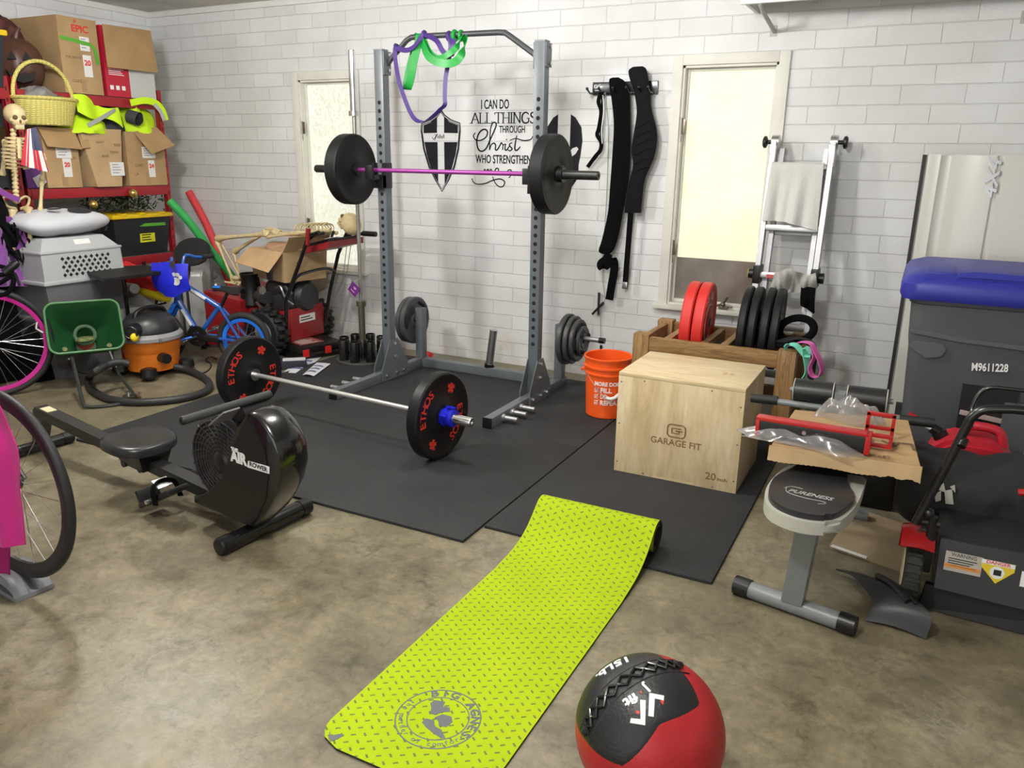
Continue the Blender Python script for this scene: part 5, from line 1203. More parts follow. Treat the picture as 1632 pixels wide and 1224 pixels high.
m = MB(r); m.tube([(.03, 3.99, .13), (.03, 3.99, .13)], .02) if False else m.cyl((-.0, 4.58, .13), (.04, 4.58, .13), .13, n=28).cyl((.54, 4.58, .13), (.58, 4.58, .13), .13, n=28); m.build('wheel', BLACKR)

# ------------------------------------------------------------------ weight bench with things lying on it
BENG = mat('bench_grey', (.20, .215, .22), .38)
PADR = mat('pad_beige', (.42, .41, .36), .5)
r = thing('weight_bench', 'grey workout bench with black seat pad and foam leg rollers, right of the plywood box', 'weight bench', (-.21, 2.8, 0))
m = MB(r); m.cyl((-.395, 2.625, .032), (-.045, 2.555, .032), .030, n=24); fs_ = m.build('front_foot', BENG)
for a, b in (((-.425, 2.631, .033), (-.37, 2.620, .033)), ((-.068, 2.560, .033), (-.015, 2.549, .033))):
    m = MB(r); m.cyl(a, b, .034, n=20); m.build('end_cap', BLACKP, fs_)
m = MB(r); m.hexa([(-.258, 2.565, .05), (-.190, 2.555, .05), (-.183, 2.60, .05), (-.250, 2.61, .05), (-.232, 2.50, .405), (-.164, 2.49, .405), (-.157, 2.535, .405), (-.225, 2.545, .405)]); m.build('front_post', BENG)
m = MB(r); m.hexa([(-.235, 2.45, .365), (-.165, 2.45, .365), (-.165, 3.35, .43), (-.235, 3.35, .43), (-.235, 2.45, .41), (-.165, 2.45, .41), (-.165, 3.35, .475), (-.235, 3.35, .475)]); m.build('main_beam', BENG)
m = MB(r); m.tube([(-.20, 3.34, .45), (-.20, 3.50, .05)], .03, 14).cyl((-.36, 3.50, .03), (-.04, 3.50, .03), .03, n=20); m.build('rear_leg', BENG)
def closed_smooth(p): return [(q.x, q.y) for q in smoothpts([(a, b, 0) for a, b in p], 4)]
# seat: beige moulded base with black cushion
seat_o = closed_smooth([(-.300, 2.865), (-.330, 2.78), (-.348, 2.64), (-.345, 2.53), (-.325, 2.45), (-.285, 2.40), (-.22, 2.375), (-.155, 2.385), (-.110, 2.42), (-.082, 2.50), (-.066, 2.60), (-.058, 2.72), (-.055, 2.865)])
m = MB(r); m.prism(list(reversed(seat_o)), (0, 0, .402), (1, 0, 0), (0, 1, 0), .042, bev=.012); sb_ = m.build('seat_base', PADR, ang=50)
cx_, cy_ = -.203, 2.60
seat_i = closed_smooth([(-.272, 2.86), (-.296, 2.76), (-.334, 2.65), (-.334, 2.53), (-.315, 2.460), (-.278, 2.415), (-.22, 2.391), (-.158, 2.400), (-.120, 2.435), (-.092, 2.51), (-.076, 2.61), (-.108, 2.72), (-.118, 2.86)])
m = MB(r); m.prism(list(reversed(seat_i)), (0, 0, .438), (1, 0, 0), (0, 1, 0), .026, bev=.010); st_ = m.build('seat_cushion', mat('bench_vinyl', (.020, .021, .025), .30, bump=.08, bscale=150), ang=50)
m = MB(r); F0 = frame((-.207, 2.545, .4645), (1, -.06, 0), (.06, 1, 0))
m.text('PURENESS', F0, .036, th=.001, width=.140, bold=.0004, shear=.3); 
m.tube(smoothpts([(-.285, 2.575, .4645), (-.275, 2.530, .4645), (-.22, 2.510, .4645), (-.165, 2.508, .4645), (-.155, 2.495, .4645), (-.175, 2.482, .4645)], 5), .0012, 5); m.tube(smoothpts([(-.290, 2.560, .4645), (-.27, 2.585, .4645), (-.235, 2.583, .4645)], 5), .0012, 5)
m.build('seat_lettering', mat('silver_print', (.38, .38, .37), .5), st_)
m = MB(r); m.box((-.195, 3.10, .470), (.27, .46, .05), (4, 0, 0), .015); m.build('back_pad', BLACKV)
# foam rollers and the cross bar at the far end
m = MB(r); m.cyl((-.545, 3.30, .540), (.140, 3.30, .545), .0135, n=16); cb = m.build('cross_bar', BENG)
for a, b in ((-.548, -.44), (.02, .142)):
    m = MB(r); m.cyl((a, 3.30, .5405), (b, 3.30, .5445), .019, n=16); m.build('foam_grip', BLACKR, cb)
for a, b in ((-.384, -.230), (-.180, -.032)):
    m = MB(r); m.lathe([(0, 0), (.044, 0), (.049, .005), (.049, abs(b-a)-.005), (.044, abs(b-a)), (0, abs(b-a))], (a, 3.335, .592), (1, 0, .02), 30); rl = m.build('foam_roller', mat('roller_black', (.016, .016, .017), .38))
    m = MB(r)
    for q in (a+.001, b-.001): m.torus((q, 3.335, .592+(q-a)*.02), (1, 0, .02), .047, .0025, 28, 6)
    m.build('roller_edge', PADR, rl)
m = MB(r); m.cyl((-.40, 3.335, .592), (-.01, 3.335, .598), .011, n=14).hexa([(-.225, 3.28, .44), (-.185, 3.28, .44), (-.185, 3.36, .44), (-.225, 3.36, .44), (-.225, 3.30, .61), (-.185, 3.30, .61), (-.185, 3.36, .61), (-.225, 3.36, .61)]); m.build('roller_bracket', BENG)
# flattened cardboard box
r = thing('cardboard_box', 'flat torn brown carton lying across the bench under the red bracket', 'cardboard box', (-.14, 2.95, .50))
m = MB(r)
m.hexa([(-.362, 2.725, .500), (.088, 2.780, .500), (.045, 3.24, .507), (-.352, 3.16, .507), (-.366, 2.715, .552), (.100, 2.772, .545), (.050, 3.235, .560), (-.352, 3.155, .560)]); bx_ = m.build('body', CARD, smooth=False)
m = MB(r)
def ftorn(u, v): return (-.372+.478*u, 2.708+.062*u-.014*v-.004*sin(u*23)*v*.5, .553-.008*u-.050*v*(1+.05*sin(u*13)+.07*sin(u*51+1)*(u > .7)+.03*sin(u*171)))
m.grid(ftorn, 60, 4, .004); m.build('torn_flap', CARD2, bx_)
m = MB(r); m.text('LAT', frame((-.0, 2.93, .5555), (-1, -.12, 0), (.12, -1, 0)), .085, th=.001, width=.16); m.text('PUSH UP DIP HANDLE BRACKET', frame((-.16, 2.765, .5535), (1, .12, 0), (-.12, 1, .02)), .022, th=.001, width=.34); m.build('box_print', mat('box_ink', (.16, .10, .05), .7), bx_)
r = thing('red_bracket', 'red and black steel bracket bar lying across the carton on the bench', 'rack attachment', (-.25, 3.02, .56))
A = V((-0.429, 2.797, 0.567)); B = V((-0.062, 2.784, 0.570)); ax_ = (B-A).normalized(); fr_ = frame(A, ax_, (0, 0, 1)); L_ = (B-A).length
m = MB(r); m.bx(0, L_, -.012, .05, -.02, .02, .003, M=fr_); m.build('channel', BLACKM)
m = MB(r); m.bx(-.006, L_, .048, .060, -.022, .024, .002, M=fr_).bx(-.006, .008, -.014, .050, -.022, .024, .002, M=fr_).bx(L_-.012, L_+.006, -.014, .060, -.022, .024, .002, M=fr_); m.build('red_edge', REDP)
m = MB(r); m.cyl(fr_ @ V((.16, .028, .020)), fr_ @ V((.16, .028, .025)), .007, n=12); m.build('bolt', STEEL)
r = thing('red_bracket', 'small red open square frame standing on the carton beside the long bracket', 'rack attachment', (-.04, 2.98, .57))
m = MB(r); c0 = V((-0.040, 2.955, 0.558))
for x in (-.040, .042):
    m.bx(x-.006, x+.006, -.006, .006, 0, .095, .001, M=Matrix.Translation(c0)).bx(x-.006, x+.006, -.10, -.088, 0, .045, .001, M=Matrix.Translation(c0)).bx(x-.006, x+.006, -.10, .006, 0, .012, .001, M=Matrix.Translation(c0))
m.bx(-.046, .048, -.006, .006, .083, .097, .001, M=Matrix.Translation(c0)).bx(-.046, .048, -.006, .006, .035, .048, .001, M=Matrix.Translation(c0)).bx(-.046, .048, -.102, -.088, .035, .048, .001, M=Matrix.Translation(c0)).bx(-.046, .048, -.102, -.088, 0, .012, .001, M=Matrix.Translation(c0)); m.build('frame', REDP)
PLASTIC = mat('clear_plastic', (.85, .84, .86), .12, trans=.85, alpha=.55)
def crumple(root, name, c, dx, dy, dz, seed, ang=0):
    rnd = random.Random(seed); ph = [rnd.uniform(0, 6) for _ in range(8)]; m = MB(root); M = Matrix.Translation(V(c)) @ Matrix.Rotation(radians(ang), 4, 'Z')
    def f(u, v):
        e = max(0, 1-(2*u-1)**4)*max(0, 1-(2*v-1)**4)
        z = dz*e*(.45+.3*abs(sin(7*u+ph[0]+3*v))+.25*abs(sin(11*v+ph[1]-5*u))+.12*sin(23*u+ph[2])*sin(19*v+ph[3]))
        return (dx*(u-.5)*(1+.12*sin(9*v+ph[4])), dy*(v-.5)*(1+.15*sin(8*u+ph[5])), z)
    m.grid(f, 34, 20, .001, M=M); return m.build(name, PLASTIC, ang=25)
r = thing('plastic_bag', 'crumpled clear plastic bag lying along the front edge of the carton on the bench', 'plastic bag', (-.25, 2.88, .555)); crumple(r, 'film', (-.285, 2.775, .557), .40, .10, .042, 3, -8)
r = thing('plastic_bag', 'crumpled clear plastic bag behind the red bracket, peaked in front of the rollers', 'plastic bag', (-.15, 3.15, .56)); crumple(r, 'film', (-.150, 3.13, .561), .22, .12, .085, 9, -15)

# ------------------------------------------------------------------ floor clutter by the bench
r = thing('cardboard_sheet', 'flat cardboard piece with white tape on the floor between bench and mower', 'cardboard', (0, 3.3, 0))
m = MB(r); m.prism([(-.16, 3.16), (.11, 3.08), (.14, 3.52), (-.10, 3.60)], (0, 0, .001), (1, 0, 0), (0, 1, 0), .012); sh_ = m.build('sheet', make_card('cardboard_dull', (.36, .28, .17)), smooth=False)
m = MB(r); m.prism([(-.155, 3.150), (-.02, 3.108), (-.015, 3.13), (-.15, 3.17)], (0, 0, .0132), (1, 0, 0), (0, 1, 0), .002); m.build('tape', mat('white_tape', (.75, .74, .70), .3), sh_)
r = thing('storage_box', 'black plastic crate on the floor behind the bench, under the carton edge', 'box', (-.06, 3.62, 0))
m = MB(r); m.bx(-.24, .05, 3.66, 3.98, .001, .26, .015); m.build('body', BLACKP); m = MB(r); m.bx(-.255, .065, 3.645, 3.995, .26, .285, .008); m.build('lid', BLACKP)
# red fuel can with spout
r = thing('fuel_can', 'red plastic fuel can with a spout, behind the mower bag', 'fuel can', (.31, 3.66, 0)); FUEL_ = r
m = MB(r); m.prism([(.155, .002), (.475, .002), (.485, .02), (.485, .30), (.455, .355), (.40, .405), (.37, .415), (.24, .415), (.205, .40), (.165, .365), (.15, .33), (.15, .02)], (0, 3.79, 0), (1, 0, 0), (0, 0, 1), .21, bev=.028); cn = m.build('body', mat('fuel_red', (.50, .018, .035), .42, bump=.08, bscale=120), ang=50)
m = MB(r); m.tube(smoothpts([(.27, 3.685, .40), (.285, 3.685, .452), (.34, 3.685, .462), (.40, 3.685, .448), (.425, 3.685, .385)], 5), .019, 12); m.build('handle', mat('fuel_red', (.50, .018, .035)), cn)
m = MB(r); m.cyl((.20, 3.685, .375), (.180, 3.685, .41), .030, n=18); m.build('cap', BLACKP, cn)
m = MB(r); m.tube([(.182, 3.685, .408), (.150, 3.685, .425)], .022, 14); sp_ = m.build('spout_collar', BLACKP, cn)
m = MB(r); m.tube([(.152, 3.685, .424), (.115, 3.685, .442)], .014, 12); m.build('spout_white', WHITEPR, cn); m = MB(r); m.tube([(.117, 3.685, .441), (.055, 3.685, .472)], .013, 12); m.build('spout_red', REDP, cn)

FUEL_.scale = (1, 1, .97)
# ------------------------------------------------------------------ lawn mower
r = thing('lawn_mower', 'black push mower with grass bag, warning labels and bent handle at the right edge', 'lawn mower', (.45, 3.0, 0))
m = MB(r); m.hexa([(.205, 2.86, .045), (.80, 2.86, .030), (.80, 3.30, .03), (.205, 3.30, .045), (.190, 2.87, .285), (.80, 2.87, .285), (.78, 3.25, .30), (.20, 3.25, .30)]); dk = m.build('deck', mat('deck_black', (.020, .021, .023), .42), smooth=False)
m = MB(r); m.hexa([(.205, 2.820, .100), (.80, 2.815, .085), (.80, 2.86, .085), (.205, 2.86, .10), (.200, 2.845, .275), (.80, 2.845, .275), (.80, 2.875, .275), (.20, 2.875, .275)]); dr_ = m.build('rear_door', mat('door_black', (.032, .033, .036), .4), dk)
m = MB(r); m.hexa([(.17, 2.84, .004), (.82, 2.80, .004), (.82, 2.86, .004), (.17, 2.87, .004), (.18, 2.845, .095), (.82, 2.825, .088), (.82, 2.87, .088), (.18, 2.87, .095)]); m.build('trailing_skirt', BLACKR, dk)
Fl = lambda x, z: frame((x, 2.8445-(.275-z)*.143-.001, z), (1, 0, 0), (0, .143, 1))
m = MB(r); m.bx(-.055, .055, -.034, .034, 0, .0012, M=Fl(.277, .205)); l1 = m.build('label', mat('label_pale', (.42, .39, .34), .45), dr_, label='pale warning label')
m = MB(r); m.bx(-.053, .053, -.022, -.010, 0, .002, M=Fl(.277, .205)); m.build('label_orange', mat('label_orange', (.65, .25, .05), .5), l1)
m = MB(r); m.text('WARNING', Fl(.277, .229) @ Matrix.Translation((0, 0, .0014)), .018, width=.075, th=.0008)
for k in range(4): m.bx(-.045, .04-.01*(k % 3), .008-.008*k, .011-.008*k, .0012, .002, M=Fl(.277, .206))
m.build('label_print', BLACKP, l1)
m = MB(r); m.prism([(-.048, .034), (.048, .034), (.048, .008), (.0, -.042), (-.048, .008)], Fl(.377, .202).translation, (1, 0, 0), (0, .143, 1), .0014); l2 = m.build('label', mat('label_yellow', (.72, .55, .02), .45), dr_, label='yellow danger label')
m = MB(r); m.bx(-.048, .048, .020, .034, .0012, .0022, M=Fl(.377, .202)); m.build('label_white', WHITEPR, l2)
m = MB(r); m.text('DANGER', Fl(.377, .229) @ Matrix.Translation((0, 0, .0022)), .015, width=.07, th=.001, bold=.0004); m.build('label_lettering', REDPR, l2)
m = MB(r); m.lathe([(0, 0), (.021, 0), (.021, .001), (0, .001)], Fl(.377, .198) @ V((0, 0, .0014)), (0, -1, .143), 20); pc_ = m.build('label_disc', WHITEPR, l2)
m = MB(r); m.bx(-.010, .012, -.009, .010, .0026, .0034, M=Fl(.377, .198)); m.build('label_symbol', BLACKP, l2)
m = MB(r); m.bx(-.03, .05, -.026, .026, 0, .0012, M=Fl(.475, .195)); m.build('label', WHITEPR, dr_, label='white text label')
# wheel with red guard
m = MB(r); m.lathe([(.0, -.030), (.06, -.030), (.085, -.026), (.108, -.027), (.118, -.018), (.118, .018), (.108, .027), (.085, .026), (.0, .030)], (.132, 2.86, .119), (1, 0, 0), 36); wh_ = m.build('wheel', mat('mower_tyre', (.018, .018, .013), .75, var=.6, vscale=40))
m = MB(r)
for k in range(26):
    a = 2*pi*k/26; m.box((.132, 2.86+.118*cos(a), .119+.118*sin(a)), (.045, .010, .012), (math.degrees(a), 0, 0))
m.build('tyre_tread', mat('mower_tyre', (.03, .03, .024)), wh_)
m = MB(r); m.lathe([(.0, -.034), (.05, -.034), (.08, -.032), (.08, -.029), (0, -.029)], (.132, 2.86, .119), (1, 0, 0), 28); m.build('wheel_disc', mat('wheel_cream', (.45, .38, .24), .6), wh_)
m = MB(r)
def fgd(u, v): a = radians(52+118*u); rr_ = .140+.01*sin(pi*v); return (.082+.10*v, 2.86-rr_*cos(a), .119+rr_*sin(a)*1.15)
m.grid(fgd, 20, 8, .006); m.build('wheel_guard', mat('guard_red', (.30, .010, .012), .25))
m = MB(r); m.box((.16, 2.86, .22), (.05, .05, .16), None, .006).cyl((.12, 2.82, .335), (.19, 2.82, .335), .014, n=14).tube([(.17, 2.82, .24), (.165, 2.815, .36)], .016, 10).sphere((.150, 2.80, .375), .018, 12); m.build('handle_mount', BLACKP)
m = MB(r); m.tube(smoothpts([(.115, 2.80, .33), (.150, 2.80, .46), (.185, 2.80, .59), (.212, 2.80, .695), (.222, 2.80, .728), (.245, 2.80, .753), (.285, 2.80, .764), (.36, 2.80, .772), (.55, 2.80, .775), (.66, 2.80, .765), (.70, 2.80, .73), (.72, 2.80, .60), (.74, 2.82, .33)], 5), .0145, 14); hd_ = m.build('handle', BLACKM, ang=60)
m = MB(r); m.tube(smoothpts([(.225, 2.815, .69), (.222, 2.85, .74), (.232, 2.86, .785), (.26, 2.86, .815), (.33, 2.86, .82), (.60, 2.86, .82)], 5), .007, 10); m.build('control_bail', BLACKM, hd_, ang=60)
m = MB(r); m.cyl((.213, 2.80, .65), (.205, 2.78, .63), .014, n=12); m.build('clamp_knob', BLACKP, hd_)
# grass bag
m = MB(r)
def fbag(u, v):
    # a soft box: profile ring in the y,z plane swept along x
    a = 2*pi*v; e = 4.0; c_, s_ = cos(a), sin(a); q = (abs(c_)**e+abs(s_)**e)**(-1/e); x = .045+.80*u
    end = 1-.28*max(0, 1-u*9)**2
    y = 3.30+.22*c_*q*end; z = .300+.115*s_*q*end+.018*sin(9*u+2)*max(0, s_)+.008*sin(31*u+7*a)
    return (x, y, z+.030*(u)*max(0, s_))
m.grid(fbag, 40, 40); m.add([fbag(0, k/40) for k in range(40)], [tuple(range(40))]); m.add([fbag(1, k/40) for k in range(40)], [tuple(range(40))]); bg_ = m.build('grass_bag', mat('bag_black', (.014, .014, .015), .8, bump=.5, bscale=160), ang=60)
m = MB(r)
for pts in ([(-.03, .02), (-.012, .05), (.0, .015)], [(-.035, .0), (-.015, .018), (-.01, -.02), (-.026, -.03)], [(-.005, .02), (.018, .03), (.032, -.028), (.006, -.03)], [(.010, .04), (.024, .05), (.03, .02)]): m.prism(pts, (.205, 3.072, .345), (1, 0, 0), (0, -.1, 1), .003)
m.build('bag_print', mat('bag_ink', (.5, .48, .42), .6), bg_); m = MB(r)
for pts in ([(-.09, -.015), (-.04, .018), (-.02, .018), (-.07, -.015)], [(-.03, -.02), (.0, .02), (.02, .02), (-.005, -.02)], [(.02, -.02), (.04, .02), (.055, .0), (.075, .02), (.09, .015), (.06, -.02)], [(.10, -.02), (.11, .0), (.15, .015), (.16, .005)]): m.prism(pts, (.385, 3.070, .262), (1, 0, 0), (0, -.1, 1), .003)
m.build('bag_print', mat('bag_ink', (.5, .48, .42), .6), bg_)
m = MB(r); m.tube([(.42, 3.06, .41), (.50, 3.06, .42)], .012, 10); m.build('bag_handle', REDP, bg_)
r = thing('discharge_chute', 'loose dark plastic mower chute lying on the concrete in front of the mower wheel', 'mower chute', (.05, 2.75, 0))
m = MB(r)
E0 = [V((-.115, 2.955, .02)), V((-.05, 2.83, .07)), V((.02, 2.70, .06)), V((.01, 2.655, .003))]; E1 = [V((.082, 2.90, .03)), V((.15, 2.725, .09)), V((.20, 2.66, .072)), V((.195, 2.632, .003))]
q0, q1 = smoothpts(E0, 6), smoothpts(E1, 6); kk = len(q0)
def fch(u, v):
    i = min(kk-1, int(round(u*(kk-1)))); p = q0[i].lerp(q1[i], v); return p+V((0, 0, .012*sin(pi*v)))
m.grid(fch, kk-1, 10, .005); ch_ = m.build('shell', mat('chute_grey', (.016, .0165, .019), .45, bump=.1, bscale=120), ang=50)
m = MB(r); m.tube(smoothpts([(.03, 2.86, .075), (.08, 2.76, .105), (.13, 2.69, .092)], 5), .013, 8).tube(smoothpts([(.055, 2.86, .07), (.105, 2.75, .102), (.155, 2.69, .088)], 5), .009, 8); m.build('hinge_rib', BLACKP, ch_)

# ------------------------------------------------------------------ high white shelf with a bracket, top right
r = thing('wall_shelf', 'white metal shelf on brackets high on the wall above the ladder', 'shelf', (-.3, 5.0, 2.33))
m = MB(r); m.bx(-1.055, .9, 4.72, 4.745, 2.322, 2.42, .003).bx(-1.055, .9, 4.745, YW, 2.40, 2.42).bx(-1.055, -1.035, 4.745, YW, 2.34, 2.40); sf_ = m.build('shelf_panel', WHITE)
m = MB(r)
for k, (dx, dz) in enumerate(((.02, .03), (.045, .045), (.07, .025), (.035, .065))): m.cyl((-1.055+dx, 4.7195, 2.325+dz), (-1.055+dx, 4.718, 2.325+dz), .007, n=10)
m.build('bolt_hole', mat('rust_hole', (.12, .06, .04), .8), sf_)
for x in (-.955, .3):
    m = MB(r); m.tube([(x, 4.74, 2.40), (x, YW-.006, 2.40)], .010, 6).tube([(x, 4.745, 2.325), (x+.01, 4.80, 2.29), (x+.02, YW-.008, 2.235)], .012, 8).bx(x-.005, x+.032, YW-.006, YW, 2.21, 2.27); m.build('bracket', mat('bracket_grey', (.45, .44, .42), .5))


# ================================================================== left side: shelving and what is on it
def beam_unit(label, y0, y1, group):
    r = thing('shelving_unit', label, 'shelving unit', (-5.88, (y0+y1)/2, 0), 0, group)
    for x in (-6.16, -5.625):
        for y in (y0+.02, y1-.02):
            m = MB(r); m.bx(x-.02, x+.02, y-.02, y-.016, 0, 1.98).bx(x-.02, x-.016, y-.02, y+.02, 0, 1.98).bx(x+.016, x+.02, y-.02, y+.02, 0, 1.98); p = m.build('post', REDSHELF)
            m = MB(r)
            for k in range(26): m.box((x+.0202, y, .10+.072*k), (.0006, .010, .026))
            m.build('slot_row', mat('slot_dark', (.02, .004, .005), .7), p)
    for z in (.70, 1.245, 1.905):
        for x in (-6.14, -5.615):
            m = MB(r); m.bx(x-.012, x+.016, y0+.03, y1-.03, z-.075, z-.004, .004); m.build('beam', REDSHELF)
        for y in (y0+.03, y1-.03):
            m = MB(r); m.bx(-6.14, -5.62, y-.012, y+.012, z-.06, z-.012, .003); m.build('end_beam', REDSHELF)
        m = MB(r); m.bx(-6.15, -5.612, y0+.02, y1-.02, z-.010, z); m.build('shelf_board', mat('shelf_dark', (.10, .075, .06), .7, var=.2))
    return r
beam_unit('dark red steel shelving unit along the left wall, stacked with cartons', 3.475, 4.68, None)
beam_unit('red slotted shelving post and shelf at the left edge, behind the hanging skeleton', 2.25, 3.455, None)

def fx(x, y, z): return frame((x, y, z), (0, 1, 0), (0, 0, 1))       # plane facing the room (+x), reading along +y
def carton(label, x0, x1, y0, y1, z0, z1, m_=None, labels=(), flaps=(), prints=(), sag=0.0, tape=True, group=None, lean=0.0):
    r = thing('cardboard_box', label, 'cardboard box', ((x0+x1)/2, (y0+y1)/2, z0), 0, group)
    m = MB(r)
    if sag:
        m.hexa([(x0, y0+.04, z0), (x1+.02, y0+.08, z0-.0), (x1+.02, y1-.06, z0), (x0, y1-.02, z0), (x0, y0, z1), (x1, y0, z1), (x1, y1, z1), (x0, y1, z1)])
    else: m.hexa([(x0, y0, z0), (x1, y0, z0), (x1, y1, z0), (x0, y1, z0), (x0+lean, y0, z1), (x1+lean, y0, z1), (x1+lean, y1, z1), (x0+lean, y1, z1)])
    b = m.build('body', m_ or CARD, smooth=False)
    if tape:
        m = MB(r); c = (y0+y1)/2; m.bx(x1-.0005, x1+.0012, c-.02, c+.02, z0+.01, z0+.10); m.build('tape', mat('brown_tape', (.34, .22, .11), .3), b)
    for (yy, zz, w, h, red) in labels:
        m = MB(r); m.bx(x1+lean*.5, x1+.002+lean*.5+(.02 if sag else 0), yy-w/2, yy+w/2, zz-h/2, zz+h/2); l = m.build('paper_label', mat('label_paper', (.72, .71, .69), .6), b)
        m = MB(r); X = x1+.0024+lean*.5+(.02 if sag else 0)
        if red: m.text(red, fx(X, yy, zz+.02), h*.34, th=.0006, bold=.002); m.build('red_number', REDPR, l)
        else:
            for k in range(4): m.bx(X-.0004, X+.0003, yy-w*.38, yy+w*(.1+.07*(k % 3)), zz+h*.3-k*h*.2, zz+h*.3-k*h*.2+.006)
            m.build('label_print', mat('grey_ink', (.25, .25, .26), .6), l)
    if prints:
        m = MB(r)
        for s, yy, zz, sz in prints: m.text(s, fx(x1+.0008+lean*.5+(.02 if sag else 0), yy, zz), sz, th=.0006)
        m.build('box_print', mat('box_ink', (.16, .10, .05), .7), b)
    for poly in flaps:
        m = MB(r); P = [V(p) for p in poly]; nrm = (P[1]-P[0]).cross(P[2]-P[0]).normalized()*.004
        m.hexa([p for p in P]+[p+nrm for p in P]); m.build('flap', CARDIN, b, smooth=False)
    return r
# top shelf
r = carton('tall brown carton with red print and green tape strip on the top shelf', -6.13, -5.60, 3.86, 4.165, 1.906, 2.42, labels=((4.055, 2.25, .075, .095, None), (4.06, 2.10, .065, .15, '20')))
m = MB(r); m.text('EPIC', fx(-5.5985, 4.03, 2.345), .065, th=.0008, width=.13, bold=.002); m.text('JR', fx(-5.5985, 4.0, 2.395), .03, th=.0008); m.build('red_print', REDPR)
m = MB(r); m.ribbon([(-5.598, 3.87, 2.275), (-5.597, 4.0, 2.262), (-5.597, 4.10, 2.25), (-5.595, 4.13, 2.22), (-5.595, 4.142, 2.12)], [(0, .1, 1), (0, .1, 1), (0, .3, 1), (0, 1, .6), (0, 1, .1)], .026, .001); m.build('green_tape', mat('green_tape', (.10, .36, .03), .4))
m = MB(r); m.text('THIS SIDE UP', fx(-5.5985, 3.955, 2.15), .022, th=.0006); m.text('CARE', fx(-5.5985, 3.96, 1.99), .03, th=.0006); m.build('box_print', mat('box_ink', (.16, .10, .05), .7))
r = thing('cardboard_box', 'red and white carton with an open brown flap on the top shelf', 'cardboard box', (-5.86, 4.42, 1.906))
m = MB(r); m.bx(-6.13, -5.60, 4.195, 4.40, 1.906, 2.40); b1 = m.build('red_side', mat('box_red', (.45, .012, .035), .5), smooth=False)
m = MB(r); m.bx(-6.13, -5.60, 4.40, 4.63, 1.906, 2.40); b2 = m.build('white_side', mat('box_white', (.52, .52, .50), .6), smooth=False)
m = MB(r)
for k in range(7): m.bx(-5.6002, -5.5992, 4.225, 4.355-.012*(k % 3), 2.06+.013*k, 2.065+.013*k)
for k in range(3): m.bx(-5.6002, -5.5992, 4.225+.05*k, 4.255+.05*k, 1.955, 1.985)
m.build('white_print', WHITEPR, b1)
m = MB(r); P = [V(q) for q in ((-5.585, 4.209, 2.406), (-5.530, 4.172, 2.103), (-5.530, 4.613, 2.105), (-5.585, 4.628, 2.416))]; nr = V((-.006, 0, 0)); m.hexa([p for p in P]+[p+nr for p in P]); m.build('flap', CARDIN, smooth=False)
# carved pumpkin, cloth and tote at the far left of the top shelf
r = thing('pumpkin_lantern', 'brown carved pumpkin lantern with triangle eyes on the top shelf, left of the tall carton', 'halloween decoration', (-5.78, 3.66, 1.906))
PUM = mat('pumpkin_brown', (.085, .035, .022), .45, var=.2, vscale=10)
m = MB(r, True)
vs_, fs = [], []; n = 48
for i in range(17):
    t = pi*i/16
    for j in range(n):
        a = 2*pi*j/n; rb = .155*(1+.055*abs(cos(a*5))-.05)*sin(t)**.8 if 0 < i < 16 else .0; vs_.append((rb*cos(a), rb*sin(a)*1.05, .17-.17*cos(t)*(1 if i < 16 else 1)))
for i in range(16):
    for j in range(n): fs.append((i*n+j, i*n+(j+1) % n, (i+1)*n+(j+1) % n, (i+1)*n+j))
m.add(vs_, fs); bd = m.build('shell', PUM, ang=60)
m = MB(r, True); CUT = mat('cut_black', (.006, .005, .005), .8)
for poly in ([(-.075, .19), (-.020, .19), (-.045, .245)], [(.015, .19), (.07, .19), (.04, .25)], [(-.012, .15), (.012, .15), (.0, .175)], [(-.09, .12), (-.05, .10), (-.03, .115), (-.01, .095), (.02, .112), (.05, .095), (.085, .12), (.06, .06), (.0, .04), (-.06, .06)]):
    F_ = frame((.105, -.08, 0), (.5, .86, 0), (0, 0, 1)); m.prism(poly, (.112, -.060, 0), (.49, .87, 0), (0, 0, 1), .045)
m.build('cut_face', CUT, bd)
m = MB(r, True); m.tube([(0, 0, .33), (.01, .01, .38), (.03, .02, .41)], [.022, .016, .014], 8); m.build('stem', PUM, bd)
r = thing('cloth_bundle', 'dark reddish cloth bundle at the far left of the top shelf above the pumpkin', 'cloth', (-6.0, 3.72, 2.2))
m = MB(r); m.sphere((-6.0, 3.72, 2.16), (.14, .14, .25), 20); m.sphere((-6.0, 3.64, 2.33), (.12, .12, .10), 16); m.build('cloth', mat('maroon_cloth', (.10, .03, .025), .85, var=.5, vscale=20, bump=.8, bscale=30))
r = thing('storage_tote', 'black tote with yellow lid at the far left end of the top shelf', 'storage tote', (-5.8, 3.27, 1.906))
YELP = mat('yellow_plastic', (.74, .50, .006), .42)
m = MB(r); m.hexa([(-6.08, 2.95, 1.906), (-5.60, 2.95, 1.906), (-5.60, 3.42, 1.906), (-6.08, 3.42, 1.906), (-6.10, 2.92, 2.23), (-5.57, 2.92, 2.23), (-5.57, 3.45, 2.23), (-6.10, 3.45, 2.23)]); m.build('body', mat('tote_black', (.014, .016, .02), .45)); m = MB(r); m.bx(-6.12, -5.55, 2.90, 3.47, 2.225, 2.262, .01); m.build('lid', YELP)

